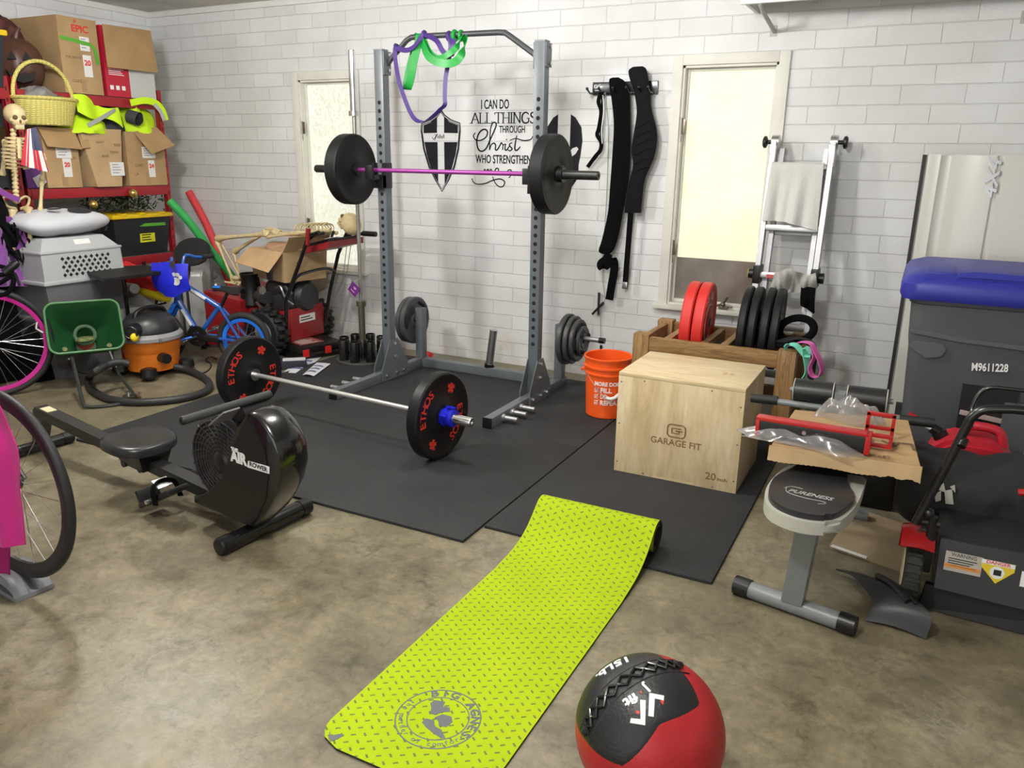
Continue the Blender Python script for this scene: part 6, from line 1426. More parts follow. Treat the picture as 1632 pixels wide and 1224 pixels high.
# middle shelf: three open cartons
carton('brown carton with folded flap directly under the yellow basket', -6.1, -5.585, 3.62, 3.885, 1.246, 1.66, labels=((3.77, 1.50, .115, .095, None), (3.785, 1.385, .065, .13, '20')), flaps=([(-5.59, 3.605, 1.665), (-5.59, 3.875, 1.645), (-5.535, 3.885, 1.515), (-5.535, 3.625, 1.53)],), prints=(('UP', 3.84, 1.45, .03),))
carton('sagging brown carton overhanging the middle shelf edge, full of clothing', -6.08, -5.575, 3.905, 4.255, 1.246, 1.665, CARD2, labels=((4.17, 1.375, .115, .10, None),), sag=1, prints=(('HEAVY', 4.05, 1.57, .022), ('FRAGILE', 4.16, 1.50, .02), ('GLASS', 4.08, 1.47, .02), ('TOP', 4.19, 1.55, .03)), flaps=([(-5.60, 3.905, 1.66), (-5.60, 3.97, 1.665), (-5.55, 3.965, 1.53), (-5.55, 3.895, 1.52)],))
carton('open brown carton with a tilted flap at the wall end of the middle shelf', -6.08, -5.60, 4.30, 4.655, 1.246, 1.655, labels=((4.50, 1.50, .12, .085, None), (4.515, 1.375, .06, .13, '24')), flaps=([(-5.60, 4.38, 1.655), (-5.60, 4.60, 1.70), (-5.50, 4.68, 1.56), (-5.50, 4.45, 1.49)],), prints=(('CARE', 4.40, 1.40, .03), ('UP', 4.37, 1.33, .03)))
HIVIS = mat('hi_vis', (.58, .86, .01), .7, bump=.3, bscale=120); SILV = mat('silver_tape', (.45, .46, .46), .35, metal=.3); DKGREY = mat('dark_grey_cloth', (.035, .036, .040), .85, bump=.4, bscale=100)
def mound(root, name, c, d, mt, seed, nu=30, nv=30, rough=.35, parent='root', th=.0):
    rnd = random.Random(seed); ph = [rnd.uniform(0, 6.28) for _ in range(10)]; m = MB(root); c = V(c)
    def f(u, v):
        a = 2*pi*u; t = pi*v*.5; w = 1+rough*(.5*sin(3*a+ph[0]+2*t)+.35*sin(5*a+ph[1]-3*t)+.25*sin(8*a+ph[2]+5*t))*sin(2*t+.3)
        return c+V((d[0]*cos(a)*sin(t)*w, d[1]*sin(a)*sin(t)*w, d[2]*(cos(t)+.16*rough*sin(6*a+ph[3])*sin(2*t)+.10*rough*sin(11*a+9*t+ph[4]))))
    m.grid(f, nu, nv); return m.build(name, mt, parent, ang=60)
r = thing('hi_vis_jacket', 'bright yellow hi-vis jacket spilling from between the left and middle cartons', 'jacket', (-5.72, 3.98, 1.66))
mound(r, 'jacket_body', (-5.70, 4.0, 1.63), (.16, .20, .13), HIVIS, 5)
m = MB(r); m.grid(lambda u, v: V((-5.600, 3.912, 1.834)).lerp(V((-5.580, 4.245, 1.750)), u)+V((.02*sin(9*u)+.03*v, .0, .06*(1-v)-.06*v+.02*sin(7*u+3*v))), 20, 8, .006); b = m.build('sleeve', HIVIS)
m = MB(r); m.ribbon(smoothpts([(-5.540, 3.957, 1.684), (-5.530, 4.031, 1.722), (-5.530, 4.125, 1.771), (-5.540, 4.201, 1.806)], 5), (.2, .3, 1), .03, .003); m.build('reflective_strip', SILV, b)
r = thing('hi_vis_jacket', 'bright yellow hi-vis jacket with silver strip piled in the carton by the wall', 'jacket', (-5.75, 4.5, 1.65))
mound(r, 'jacket_body', (-5.78, 4.50, 1.63), (.20, .17, .30), HIVIS, 8)
m = MB(r); m.ribbon(smoothpts([(-5.560, 4.354, 1.865), (-5.530, 4.457, 1.890), (-5.520, 4.546, 1.877), (-5.520, 4.604, 1.829), (-5.530, 4.638, 1.750)], 5), (.3, .2, 1), .05, .004); b = m.build('collar', HIVIS)
m = MB(r); m.ribbon(smoothpts([(-5.510, 4.530, 1.866), (-5.500, 4.574, 1.813), (-5.500, 4.601, 1.748)], 4), (.1, .9, .3), .03, .003); m.build('reflective_strip', SILV, b)
r = thing('work_jacket', 'dark grey bundled work jacket with a round cuff between the two hi-vis jackets', 'jacket', (-5.75, 4.3, 1.65))
mound(r, 'jacket_body', (-5.78, 4.25, 1.63), (.18, .15, .21), DKGREY, 12)
m = MB(r); m.tube([(-5.620, 4.371, 1.771), (-5.540, 4.401, 1.748)], [.050, .052], 18, caps=False); m.lathe([(0, 0), (.046, 0)], (-5.555, 4.397, 1.753), (.35, -.8, -.3), 18); m.build('cuff', mat('cuff_grey', (.05, .05, .054), .8))
r = thing('yellow_basket', 'yellow wicker basket with a tall hoop handle standing on the left carton', 'basket', (-5.55, 3.66, 1.70))
BC = V((-5.60, 3.69, 1.672))
def el(a, k, z): return BC+V((.155*k*cos(a), .225*k*sin(a), z))
m = MB(r); n = 48; vs_, fs = [], []; prof = [(.0, .004), (.74, .0), (.78, .01), (.97, .165), (1.0, .178), (.96, .172), (.75, .02), (.0, .012)]
for k, z in prof:
    for j in range(n): vs_.append(el(2*pi*j/n, max(k, .001), z))
for i in range(len(prof)-1):
    for j in range(n): fs.append((i*n+j, i*n+(j+1) % n, (i+1)*n+(j+1) % n, (i+1)*n+j))
m.add(vs_, fs); m.build('basket_body', WICK, ang=60)
m = MB(r)
for a, k in ((0, 0),): m.tube([el(2*pi*j/40, 1.0, .178) for j in range(40)], .011, 8, closed=True)
m.build('rim', WICK)
m = MB(r); m.tube([BC+V((0, -.215*cos(t), .17+.255*sin(t)**.9)) for t in [pi*k/24 for k in range(25)]], .013, 8); m.build('handle', WICK)
r = thing('plastic_wrap', 'grey plastic wrap and green item inside the yellow basket', 'wrapping', (-5.6, 3.69, 1.80)); mound(r, 'wrap', (-5.60, 3.65, 1.83), (.10, .13, .10), mat('grey_wrap', (.33, .32, .31), .3, trans=.3), 21); mound(r, 'green_item', (-5.58, 3.78, 1.83), (.07, .09, .045), mat('green_item', (.03, .3, .04), .5), 22)

# bottom shelf
r = thing('storage_tote', 'black tote with yellow lid on the lowest shelf, yellow sticker on its front', 'storage tote', (-5.72, 4.37, .70))
TB = mat('tote_black', (.014, .016, .02), .45)
m = MB(r); m.hexa([(-6.05, 4.13, .701), (-5.615, 4.13, .701), (-5.615, 4.595, .701), (-6.05, 4.595, .701), (-6.08, 4.10, 1.00), (-5.585, 4.10, 1.00), (-5.585, 4.63, 1.00), (-6.08, 4.63, 1.00)]); bd = m.build('body', TB)
m = MB(r); m.bx(-6.10, -5.565, 4.08, 4.65, .995, 1.028, .010)
for y in (4.16, 4.33, 4.52): m.bx(-5.60, -5.558, y, y+.05, 1.02, 1.038, .004)
m.build('lid', YELP)
m = MB(r); m.bx(-5.604, -5.598, 4.335, 4.475, .80, .915, M=None); l = m.build('sticker', mat('sticker_yellow', (.62, .62, .02), .5), bd); m = MB(r)
for k in range(4): m.bx(-5.5985, -5.597, 4.35, 4.44-.01*(k % 2), .815+.02*k, .822+.02*k)
m.bx(-5.5985, -5.597, 4.35, 4.46, .893, .912); m.build('sticker_print', BLACKP, l)
m = MB(r); m.ribbon([(-5.594, 4.30, .942), (-5.590, 4.40, .938), (-5.588, 4.58, .936)], (0, 0, 1), .024, .001); m.build('green_tape', mat('green_tape', (.10, .36, .03), .4), bd)
r = thing('garland', 'dark green artificial garland heaped on the tote lid, with gold baubles', 'garland', (-5.75, 4.2, 1.03))
GR = mat('garland_green', (.012, .028, .012), .7); rnd = random.Random(4); m = MB(r)
for k in range(420):
    y = rnd.uniform(3.80, 4.62); x = rnd.uniform(-5.95, -5.60); z = (1.035 if y > 4.08 else .75)+rnd.uniform(0, .13)*(1 if y > 4.08 else 2.2); d = V((rnd.uniform(-1, 1), rnd.uniform(-1, 1), rnd.uniform(-.6, 1))).normalized()*.05
    m.ribbon([(x, y, z), V((x, y, z))+d], (rnd.random(), rnd.random(), rnd.random()+.01), [.014, .003], .001)
g_ = m.build('needles', GR, kind='stuff')
for q in ((-5.570, 4.293, 1.190), (-5.570, 3.942, 1.118)):
    m = MB(r); m.sphere(V(q), .033, 16); m.build('bauble', mat('gold_bauble', (.55, .42, .12), .25, metal=.8))

# ------------------------------------------------------------------ pet carrier with pillow, tote below
r = thing('storage_tote', 'dark grey storage tote on the floor under the pet carrier', 'storage tote', (-5.27, 3.43, 0))
GT = mat('tote_grey', (.12, .12, .125), .5)
m = MB(r); m.hexa([(-5.52, 3.18, .001), (-5.08, 3.18, .001), (-5.08, 3.70, .001), (-5.52, 3.70, .001), (-5.54, 3.15, .40), (-5.055, 3.15, .40), (-5.055, 3.74, .40), (-5.54, 3.74, .40)]); m.build('body', GT); m = MB(r); m.bx(-5.56, -5.04, 3.135, 3.755, .395, .425, .008); m.build('lid', GT)
r = thing('pet_carrier', 'two-tone grey plastic pet carrier with rows of vent holes, in front of the shelves', 'pet carrier', (-5.3, 3.44, .426))
KL = mat('carrier_light', (.40, .41, .42), .45, bump=.08, bscale=150); KD = mat('carrier_dark', (.14, .14, .145), .5)
m = MB(r); m.hexa([(-5.57, 3.17, .426), (-5.05, 3.17, .426), (-5.05, 3.715, .426), (-5.57, 3.715, .426), (-5.59, 3.145, .655), (-5.03, 3.145, .655), (-5.03, 3.735, .655), (-5.59, 3.735, .655)]); m.build('lower_shell', KD)
m = MB(r); m.bx(-5.605, -5.015, 3.13, 3.75, .650, .675, .008); m.hexa([(-5.59, 3.145, .67), (-5.03, 3.145, .67), (-5.03, 3.735, .67), (-5.59, 3.735, .67), (-5.585, 3.15, .86), (-5.04, 3.15, .86), (-5.04, 3.73, .86), (-5.585, 3.73, .86)])
m.hexa([(-5.585, 3.15, .86), (-5.04, 3.15, .86), (-5.04, 3.73, .86), (-5.585, 3.73, .86), (-5.52, 3.22, .945), (-5.11, 3.22, .945), (-5.11, 3.655, .945), (-5.52, 3.655, .945)]).bx(-5.59, -5.033, 3.142, 3.738, .853, .868, .004); up = m.build('upper_shell', KL)
for row in range(5):
    for k in range(9 if row % 2 == 0 else 8):
        y = 3.29+.042*k+(.021 if row % 2 else 0); z = .706+.027*row; x = -5.03-.01*(z-.67)/.19+.0005
        m = MB(r); m.box((x, y, z), (.003, .019, .019), (45, 0, 0)); m.build('vent_hole', CUT, up)
m = MB(r); m.box((-5.077, 3.475, .905), (.003, .115, .052), (0, -31, 0)); l = m.build('label', mat('label_paper', (.72, .71, .69), .6), up); m = MB(r); m.box((-5.0755, 3.475, .903), (.002, .08, .026), (0, -31, 0)); m.build('label_print', mat('label_green', (.10, .32, .16), .5), l)
r = thing('pillow', 'white pillow with black printed shapes lying on the pet carrier', 'pillow', (-5.28, 3.47, .945))
m = MB(r)
def fpil(u, v):
    a = 2*pi*u; e = 2.6; q = (abs(cos(a))**e+abs(sin(a))**e)**(-1/e); t = pi*v-pi/2; k = cos(t)**.75 if abs(cos(t)) > 1e-6 else 0
    pk = 1+.05*max(0, cos(4*a+pi))
    return (-5.29+.225*q*cos(a)*k*pk, 3.455+.325*q*sin(a)*k*pk+.0, 1.032+.085*sin(t)*(1+.08*sin(5*a))+.012*sin(3*a)*k)
m.grid(fpil, 56, 22); pi_ = m.build('cushion', mat('pillow_white', (.52, .53, .56), .9, bump=.2, bscale=140), ang=80)
m = MB(r)
def ppatch(cy, cx, ry, rx):
    P = []
    for k in range(20):
        a = 2*pi*k/20; P.append((cx+rx*cos(a), cy+ry*sin(a)*(1+.2*cos(a))))
    def top(x, y):
        dx, dy = (x+5.29)/.225, (y-3.455)/.325; k = min(.999, (abs(dx)**2.6+abs(dy)**2.6)**(1/2.6)); t = math.acos(min(1, k**(1/.75))); return 1.032+.085*sin(t)*1.06+.013
    n_ = len(P); c_ = (cx, cy, top(cx, cy)); vs_ = [c_]+[(x, y, top(x, y)) for x, y in P]; m.add(vs_, [(0, i+1, (i+1) % n_+1) for i in range(n_)])
ppatch(3.53, -5.150, .080, .052); ppatch(3.38, -5.19, .050, .022)
m.build('black_patch', mat('patch_black', (.02, .02, .022), .9), pi_)

# ------------------------------------------------------------------ hanging skeleton with a small flag
BONE = mat('bone', (.62, .50, .27), .5, var=.12, vscale=30)
def skull(root, c, s, fwd, up=(0, 0, 1)):
    """small skull: cranium, brow, cheek, jaw with dark eye sockets and nose"""
    f = V(fwd).normalized(); u_ = V(up); u_ = (u_-f*u_.dot(f)).normalized(); rt = f.cross(u_); F = Matrix((f, -rt, u_)).transposed().to_4x4(); F.translation = V(c)
    m = MB(root); m.sphere((-.08*s, 0, .12*s), (.52*s, .42*s, .44*s), 20, M=F).sphere((.22*s, 0, -.14*s), (.26*s, .30*s, .26*s), 16, M=F).box((.20*s, 0, -.36*s), (.40*s, .36*s, .20*s), (0, 10, 0), .07*s, M=F)
    for q in (-1, 1): m.sphere((.28*s, q*.27*s, -.10*s), (.12*s, .10*s, .09*s), 10, M=F)
    sk = m.build('skull', BONE, ang=60)
    m = MB(root)
    for q in (-1, 1): m.sphere((.40*s, q*.16*s, .02*s), (.10*s, .10*s, .10*s), 12, M=F)
    m.sphere((.47*s, 0, -.14*s), (.05*s, .05*s, .08*s), 8, M=F); m.build('eye_socket', mat('socket_brown', (.12, .075, .03), .8), sk)
    m = MB(root)
    for k in range(7): m.box((.42*s-.012*s*abs(k-3), (k-3)*.045*s, -.31*s), (.03*s, .036*s, .07*s), M=F)
    m.build('teeth', mat('tooth', (.72, .64, .45), .4), sk)
def bone(root, name, a, b, r0, k=1.6):
    a, b = V(a), V(b); m = MB(root); m.tube([a, a.lerp(b, .06), a.lerp(b, .18), a.lerp(b, .5), a.lerp(b, .82), a.lerp(b, .94), b], [r0*k*.7, r0*k, r0*1.05, r0*.85, r0*1.05, r0*k, r0*k*.7], 8); return m.build(name, BONE, ang=60)
def torso(root, neck, hip, w, side, fwd, n=9, dep=1.0):
    neck, hip, side, fwd = V(neck), V(hip), V(side).normalized(), V(fwd).normalized(); m = MB(root)
    for k in range(18): p = neck.lerp(hip, k/17.0)-fwd*.01*sin(pi*k/17); m.sphere(p, (w*.13, w*.13, w*.10), 8)
    m.tube([neck, hip], w*.07, 6); m.build('spine', BONE, ang=60)
    m = MB(root)
    for k in range(n):
        p = neck.lerp(hip, .10+.42*k/(n-1)); ww = w*(.34+.20*sin(pi*(k+1)/(n+1.5)))
        for s in (-1, 1):
            P = [p+side*s*ww*sin(t)*1.0+fwd*(w*.42*(1-cos(t))*.95*dep)+(hip-neck).normalized()*(.04*t/pi*w*2) for t in [pi*q/10*.92 for q in range(11)]]
            m.tube(P, w*.030, 6)
    q0 = neck.lerp(hip, .12)+fwd*w*.82*dep; q1 = neck.lerp(hip, .40)+fwd*w*.84*dep; m.tube([q0, q1], w*.07, 6, ell=(1.3, .6)); m.build('ribcage', BONE, ang=60)
    m = MB(root)
    for s in (-1, 1):
        P = smoothpts([hip+side*s*.02, hip+side*s*w*.35+V((0, 0, w*.12)), hip+side*s*w*.48, hip+side*s*w*.36-(neck-hip).normalized()*w*.28+fwd*.02, hip+side*s*w*.10-(neck-hip).normalized()*w*.38+fwd*w*.15], 4); m.tube(P, [w*.09]*len(P), 8, ell=(1.4, .6))
    m.sphere(hip, (w*.16, w*.16, w*.18), 10); m.build('pelvis', BONE, ang=60)
r = thing('skeleton', 'plastic skeleton hanging upright in front of the shelves at the left edge', 'halloween skeleton', (-5.300, 3.186, 1.064))
skull(r, (-5.300, 3.284, 1.705), .150, (.93, -.20, -.08))
torso(r, (-5.320, 3.267, 1.624), (-5.320, 3.218, 1.190), .155, (.35, .93, 0), (.95, -.3, 0), 9)
for a, b, c in (((36, 222), (62, 252), (67, 288)),):
    bone(r, 'upper_arm', (-5.280, 3.300, 1.574), (-5.280, 3.422, 1.462), .013); bone(r, 'upper_arm', (-5.360, 3.230, 1.568), (-5.380, 3.189, 1.341), .013)
bone(r, 'forearm', (-5.270, 3.379, 1.309), (-5.260, 3.328, 1.107), .012); bone(r, 'forearm', (-5.280, 3.422, 1.462), (-5.270, 3.379, 1.309), .012)
m = MB(r)
for k in range(5): m.tube(smoothpts([(-5.260, 3.328, 1.107), V((-5.260, 3.319, 1.050))+V((0, .012*(k-2), 0)), V((-5.260, 3.319, 0.992))+V((0, .014*(k-2), .02*abs(k-1)))], 4), .005, 6)
m.build('hand', BONE)
bone(r, 'thigh_bone', (-5.270, 3.255, 1.142), (-5.220, 3.225, 0.992), .017, 1.9); bone(r, 'thigh_bone', (-5.330, 3.192, 1.143), (-5.300, 3.113, 0.866), .017, 1.9); bone(r, 'shin_bone', (-5.220, 3.225, 0.992), (-5.260, 3.166, 0.781), .014)
r = thing('flag', 'small American flag held against the hanging skeleton', 'flag', (-5.160, 3.287, 1.501))
FP = [V(q) for q in ((-5.170, 3.277, 1.632), (-5.150, 3.307, 1.640), (-5.150, 3.329, 1.517), (-5.140, 3.350, 1.368), (-5.160, 3.273, 1.384), (-5.170, 3.189, 1.407))]
def fflag(u, v):
    tp = V((-5.170, 3.261, 1.631)).lerp(V((-5.150, 3.311, 1.644)), u); bt = V((-5.160, 3.183, 1.411)).lerp(V((-5.140, 3.350, 1.364)), u); return tp.lerp(bt, v)+V((.018*sin(u*16)*v, 0, .0))
FR, FW_, FB = mat('flag_red', (.45, .02, .04), .8), mat('flag_white', (.70, .68, .66), .8), mat('flag_blue', (.06, .065, .12), .8)
for nm, mt, rng in (('flag_red_stripe', FR, range(0, 9, 2)), ('flag_white_stripe', FW_, range(1, 9, 2))):
    m = MB(r)
    for k in rng: m.grid(lambda u, v, k=k: fflag((k+u)/9, v), 3, 10, .002)
    m.build(nm, mt)
m = MB(r); m.grid(lambda u, v: fflag(.42+.58*u, .52*v)+V((.004, 0, 0)), 8, 8, .002); m.build('flag_canton', FB)
m = MB(r); m.tube([(-5.160, 3.318, 1.648), (-5.200, 3.296, 1.609), (-5.250, 3.282, 1.555)], .004, 6); m.build('flag_stick', BLACKP)
# purple and black costume figure at the left edge
r = thing('halloween_costume', 'purple and black witch costume hanging at the left edge below the skeleton', 'costume', (-5.3, 3.0, .1))
PUR = mat('purple_cloth', (.20, .045, .27), .55, bump=.3, bscale=60, sheen=.4)
def fcos(u, v):
    a = (-5.270, 3.095, 1.118); e = [V(q) for q in ((-5.270, 3.139, 1.088), (-5.250, 3.187, 1.005), (-5.250, 3.215, 0.860), (-5.250, 3.216, 0.756), (-5.240, 3.192, 0.646))]
    i = v*4; k = min(3, int(i)); ed_ = e[k].lerp(e[k+1], i-k); z = ed_.z-.02*v+(.05*(1-u))*v
    return V((ed_.x+.04*sin(u*13+v*2)*.9-.02, ed_.y-.38*(1-u), z))
m = MB(r); m.grid(fcos, 34, 20, .004); m.build('skirt', PUR, ang=80)
m = MB(r); m.sphere((-5.37, 3.01, 1.10), (.10, .17, .20), 20).sphere((-5.35, 3.05, .96), (.11, .19, .12), 18); m.build('hood', BLACKF)
m = MB(r)
rnd = random.Random(11)
for k in range(34):
    p = V((-5.25+rnd.uniform(-.02, .03), rnd.uniform(3.02, 3.22), 1.08-.22*rnd.random())); m.ribbon([p, p+V((.02, rnd.uniform(-.04, .06), -rnd.uniform(.05, .12)))], (.2, 1, 0), [.022, .004], .001)
m.build('ragged_trim', BLACKF)
m = MB(r); m.bx(-5.48, -5.30, 2.72, 3.12, .001, .70, .05); m.build('under_robe', BLACKF)
m = MB(r); m.ribbon(smoothpts([(-5.270, 3.079, 1.260), (-5.260, 3.138, 1.219), (-5.260, 3.198, 1.193)], 4), (.2, 0, 1), .035, .02); m.build('hat_brim', PUR)
r = thing('storage_bag', 'black bag of dark blue cloth items behind the hanging skeleton on the shelf', 'bag', (-5.72, 3.2, 1.25)); mound(r, 'bag_body', (-5.74, 3.22, 1.246), (.16, .22, .50), mat('navy_bag', (.035, .038, .055), .6), 31)
r = thing('purple_package', 'purple package with a pale tag on the middle shelf behind the skeleton arm', 'package', (-5.6, 3.5, 1.25))
m = MB(r); m.bx(-5.75, -5.59, 3.475, 3.60, 1.246, 1.40, .01); b = m.build('body', mat('purple_pack', (.10, .02, .16), .5)); m = MB(r); m.box((-5.586, 3.565, 1.30), (.003, .08, .07), (25, 0, 0)); m.build('paper_tag', mat('tag_grey', (.4, .4, .42), .6), b)


# ================================================================== left side: things on the floor
r = thing('side_table', 'thin black table top on straight legs in front of the pet carrier', 'table', (-4.9, 3.62, 0))
m = MB(r); P = [(-5.236, 3.531, 0.700), (-4.667, 3.305, 0.700), (-4.654, 3.765, 0.700), (-5.018, 3.918, 0.700)]
m.prism([(p[0], p[1]) for p in P], (0, 0, .687), (1, 0, 0), (0, 1, 0), .022, bev=.004); m.build('table_top', mat('table_black', (.009, .009, .0095), .6, spec=.3))
for q in ((-4.956, 3.665, 0.000), (-5.626, 3.826, 0.000), (-5.324, 4.130, 0.000)):
    m = MB(r); m.cyl((q[0], q[1], .001), (q[0], q[1], .689), .014, n=12); m.build('leg', BLACKM)
# foam toys and boxes below the table
FRED, FYEL = mat('foam_red', (.60, .02, .02), .6), mat('foam_yellow', (.75, .58, .01), .6)
for nm, lab, mt, a, b, r0, r1 in (('foam_float', 'red tapered foam float sticking out under the black table', FRED, (-5.433, 4.020, 0.620), (-4.732, 3.860, 0.521), .085, .02), ('foam_float', 'yellow tapered foam float lying below the red one', FYEL, (-5.364, 3.980, 0.553), (-4.700, 3.820, 0.498), .055, .015)):
    r = thing(nm, lab, 'pool float', ((a[0]+b[0])/2, (a[1]+b[1])/2, min(a[2], b[2])))
    m = MB(r); a, b = V(a), V(b); m.tube([a, a.lerp(b, .03), a.lerp(b, .5), a.lerp(b, .85), a.lerp(b, .98), b], [r0*.8, r0, r0, r0*.7, r1*1.6, r1], 20); m.build('foam', mt)
r = thing('box', 'white box marked 28 on the floor behind the shop vacuum', 'box', (-5.15, 3.95, 0))
m = MB(r); m.bx(-5.42, -5.02, 3.86, 4.16, .001, .52, .004); b = m.build('body', mat('box_dirty_white', (.42, .41, .38), .6), smooth=False); m = MB(r); m.bx(-5.0198, -5.0185, 3.95, 4.05, .40, .47); l = m.build('label', BLACKP, b); m = MB(r); m.text('28', fx(-5.0180, 4.0, .435), .065, th=.001, bold=.002); m.build('label_number', WHITEPR, l)
r = thing('box', 'small white and dark red carton on the floor right of the green spreader', 'box', (-5.0, 3.75, 0))
m = MB(r); m.bx(-5.28, -5.0, 3.60, 3.84, .001, .42, .004); b = m.build('body', mat('box_dirty_white', (.42, .41, .38)), smooth=False); m = MB(r); m.bx(-5.0, -4.997, 3.61, 3.83, .06, .25); m.build('red_panel', mat('panel_red', (.25, .012, .02), .5), b)
r = thing('paper_roll', 'pale rolled paper standing out below the table beside the pet carrier', 'roll', (-5.1, 3.8, .5)); m = MB(r); m.tube([(-5.334, 3.900, 0.528), (-5.028, 3.800, 0.549)], .035, 16); m.build('roll', mat('label_paper', (.72, .71, .69)))

# oil radiator
r = thing('oil_radiator', 'silver grey oil filled radiator with fins and knobs behind the blue bike', 'heater', (-5.10, 4.28, 0))
SILVP = mat('silver_plastic', (.42, .42, .41), .4, metal=.3); RADM = mat('radiator_grey', (.36, .36, .35), .45, metal=.2)
RX = (.80, .60); ru = V((.80, .60, 0)); base = V((-5.30, 4.18, .0))
for k in range(8):
    m = MB(r); F_ = frame(base+ru*.045*k, (-.60, .80, 0), (0, 0, 1)); m.prism(rrect(0, .30, .15, .50, .05), F_.translation, (-.60, .80, 0), (0, 0, 1), .022, bev=.006); m.build('fin', RADM)
m = MB(r); F_ = frame(base+ru*.38, (-.60, .80, 0), (0, 0, 1)); m.prism(rrect(0, .33, .17, .56, .04), F_.translation, (-.60, .80, 0), (0, 0, 1), -.09, bev=.012); pn = m.build('control_panel', SILVP)
for z in (.49, .42, .35):
    m = MB(r); c_ = base+ru*.455+V((0, 0, z)); m.lathe([(0, 0), (.024, 0), (.022, .018), (0, .018)], c_, (.8, .6, 0), 18); m.build('knob', SILVP, pn)
m = MB(r); m.box(base+ru*.462+V((0, 0, .56)), (.02, .10, .02), (0, 0, 37), .006); m.build('handle_slot', DARKST, pn)
m = MB(r)
for k in (.02, .34):
    for s in (-.08, .08): m.cyl(base+ru*(k-.01)+V((-.60*s, .80*s, .028)), base+ru*(k+.02)+V((-.60*s, .80*s, .028)), .027, n=14)
    m.tube([base+ru*k+V((-.60*-.09, .80*-.09, .04)), base+ru*k+V((-.60*.09, .80*.09, .04))], .012, 8)
m.build('castor', BLACKP)
r = thing('folding_chair', 'folded chair with a rounded black back behind the radiator', 'chair', (-5.35, 4.65, 0))
m = MB(r); c_ = V((-5.338, 4.620, 0.713)); m.prism([(.17*cos(a)*(1.0), .115*sin(a)+.02*cos(a)) for a in [2*pi*k/32 for k in range(32)]], c_, (.96, .25, .0), (0, .25, 1), .03, bev=.01); m.build('backrest', mat('chair_black', (.02, .02, .021), .6))
for s in (-.13, .13):
    m = MB(r); m.tube([c_+V((s, .06, .02)), c_+V((s, .05, -.35)), V((c_.x+s, c_.y-.12, .01))], .011, 8); m.build('leg', mat('chair_grey', (.12, .12, .125), .45, metal=.5))

# pool noodles leaning in the corner
for lab, col, pts in (('green pool noodle leaning in the corner by the shelves', (.03, .36, .08), [(-5.475, 4.550, 1.126), (-5.362, 4.620, 0.967), (-5.284, 4.750, 0.725), (-5.226, 4.860, 0.549), (-5.137, 4.980, 0.280)]), ('coral red pool noodle leaning against the wall behind the green one', (.72, .06, .07), [(-5.864, 5.090, 1.167), (-5.707, 5.090, 0.933), (-5.571, 5.080, 0.693), (-5.459, 5.070, 0.452), (-5.350, 5.060, 0.237)])):
    r = thing('pool_noodle', lab, 'pool noodle', (pts[-1][0], pts[-1][1], 0), 0, None)
    P = [V(p) for p in pts]; e = P[-1]+(P[-1]-P[-2]).normalized()*((P[-1].z-.03)/max(.2, -(P[-1]-P[-2]).normalized().z)); m = MB(r); Q = smoothpts(P+[e], 6)
    m.tube(Q, .033, 18); b = m.build('foam', mat('noodle_'+lab.split()[0], col, .65)); m = MB(r); d_ = (Q[0]-Q[1]).normalized(); m.lathe([(0, .0), (.010, .0), (.010, .001)], Q[0]+d_*.0005, d_, 14); m.build('hole', CUT, b)

# ------------------------------------------------------------------ broadcast spreader
r = thing('lawn_spreader', 'green broadcast spreader with an open hopper and bent tube frame, by the pet carrier', 'spreader', (-4.75, 3.2, 0))
SPG = mat('spreader_green', (.012, .078, .022), .42, var=.15, vscale=6); SPL = mat('spreader_rim', (.07, .19, .075), .45)
c_ = V((-4.74, 3.235, 0))
d1 = V((.53, .85, 0)).normalized(); d2 = V((.85, -.53, 0)).normalized()   # d1 across the hopper, d2 towards the room
tilt = .42
nrm_ = (d2*cos(tilt)*1.0+V((0, 0, 1))*sin(tilt)).normalized(); upv = (V((0, 0, 1))*cos(tilt)-d2*sin(tilt)).normalized()
hc = V((-4.740, 3.182, 0.412))
m = MB(r); rings = []
for k, w, h, off in ((0, .215, .165, 0.0), (1, .205, .155, -.03), (2, .15, .11, -.17), (3, .06, .05, -.26)):
    rings.append([hc+d1*a+upv*b+nrm_*off for a, b in rrect(0, -.02*k, 2*w, 2*h, min(w, h)*.35, 6)])
n = len(rings[0]); vs_ = [p for q in rings for p in q]; th_in = [p-nrm_*.004+(hc-p)*.02 for q in rings for p in q]
fs = [(i*n+j, i*n+(j+1) % n, (i+1)*n+(j+1) % n, (i+1)*n+j) for i in range(3) for j in range(n)]; K = len(vs_)
m.add(vs_+[v+nrm_*.0+(hc-v).normalized()*.005 for v in vs_], fs+[tuple(K+q for q in reversed(f)) for f in fs]+[tuple(3*n+j for j in range(n)), tuple(K+3*n+j for j in range(n))]); hp = m.build('hopper', SPG, ang=40)
m = MB(r); m.tube(rings[0], .0075, 8, closed=True); m.build('hopper_rim', SPL, hp)
m = MB(r); m.sphere(hc-nrm_*.185-upv*.045, (.06, .07, .018), 14); m.build('feed_gate', mat('worn_yellow', (.13, .15, .05), .7, var=.5, vscale=30), hp)
m = MB(r); m.torus(hc-nrm_*.165-upv*.02, nrm_, .06, .012, 24, 8); m.build('agitator', mat('worn_green', (.05, .11, .05), .6), hp)
m = MB(r)
for s in (-.13, .13): m.lathe([(0, 0), (.018, 0), (.014, .010), (0, .011)], hc-nrm_*.10+d1*s-upv*.12, nrm_, 14)
m.build('mounting_boss', mat('worn_yellow', (.13, .15, .05)), hp)
STB = mat('spreader_tube', (.05, .055, .05), .4, metal=.6)
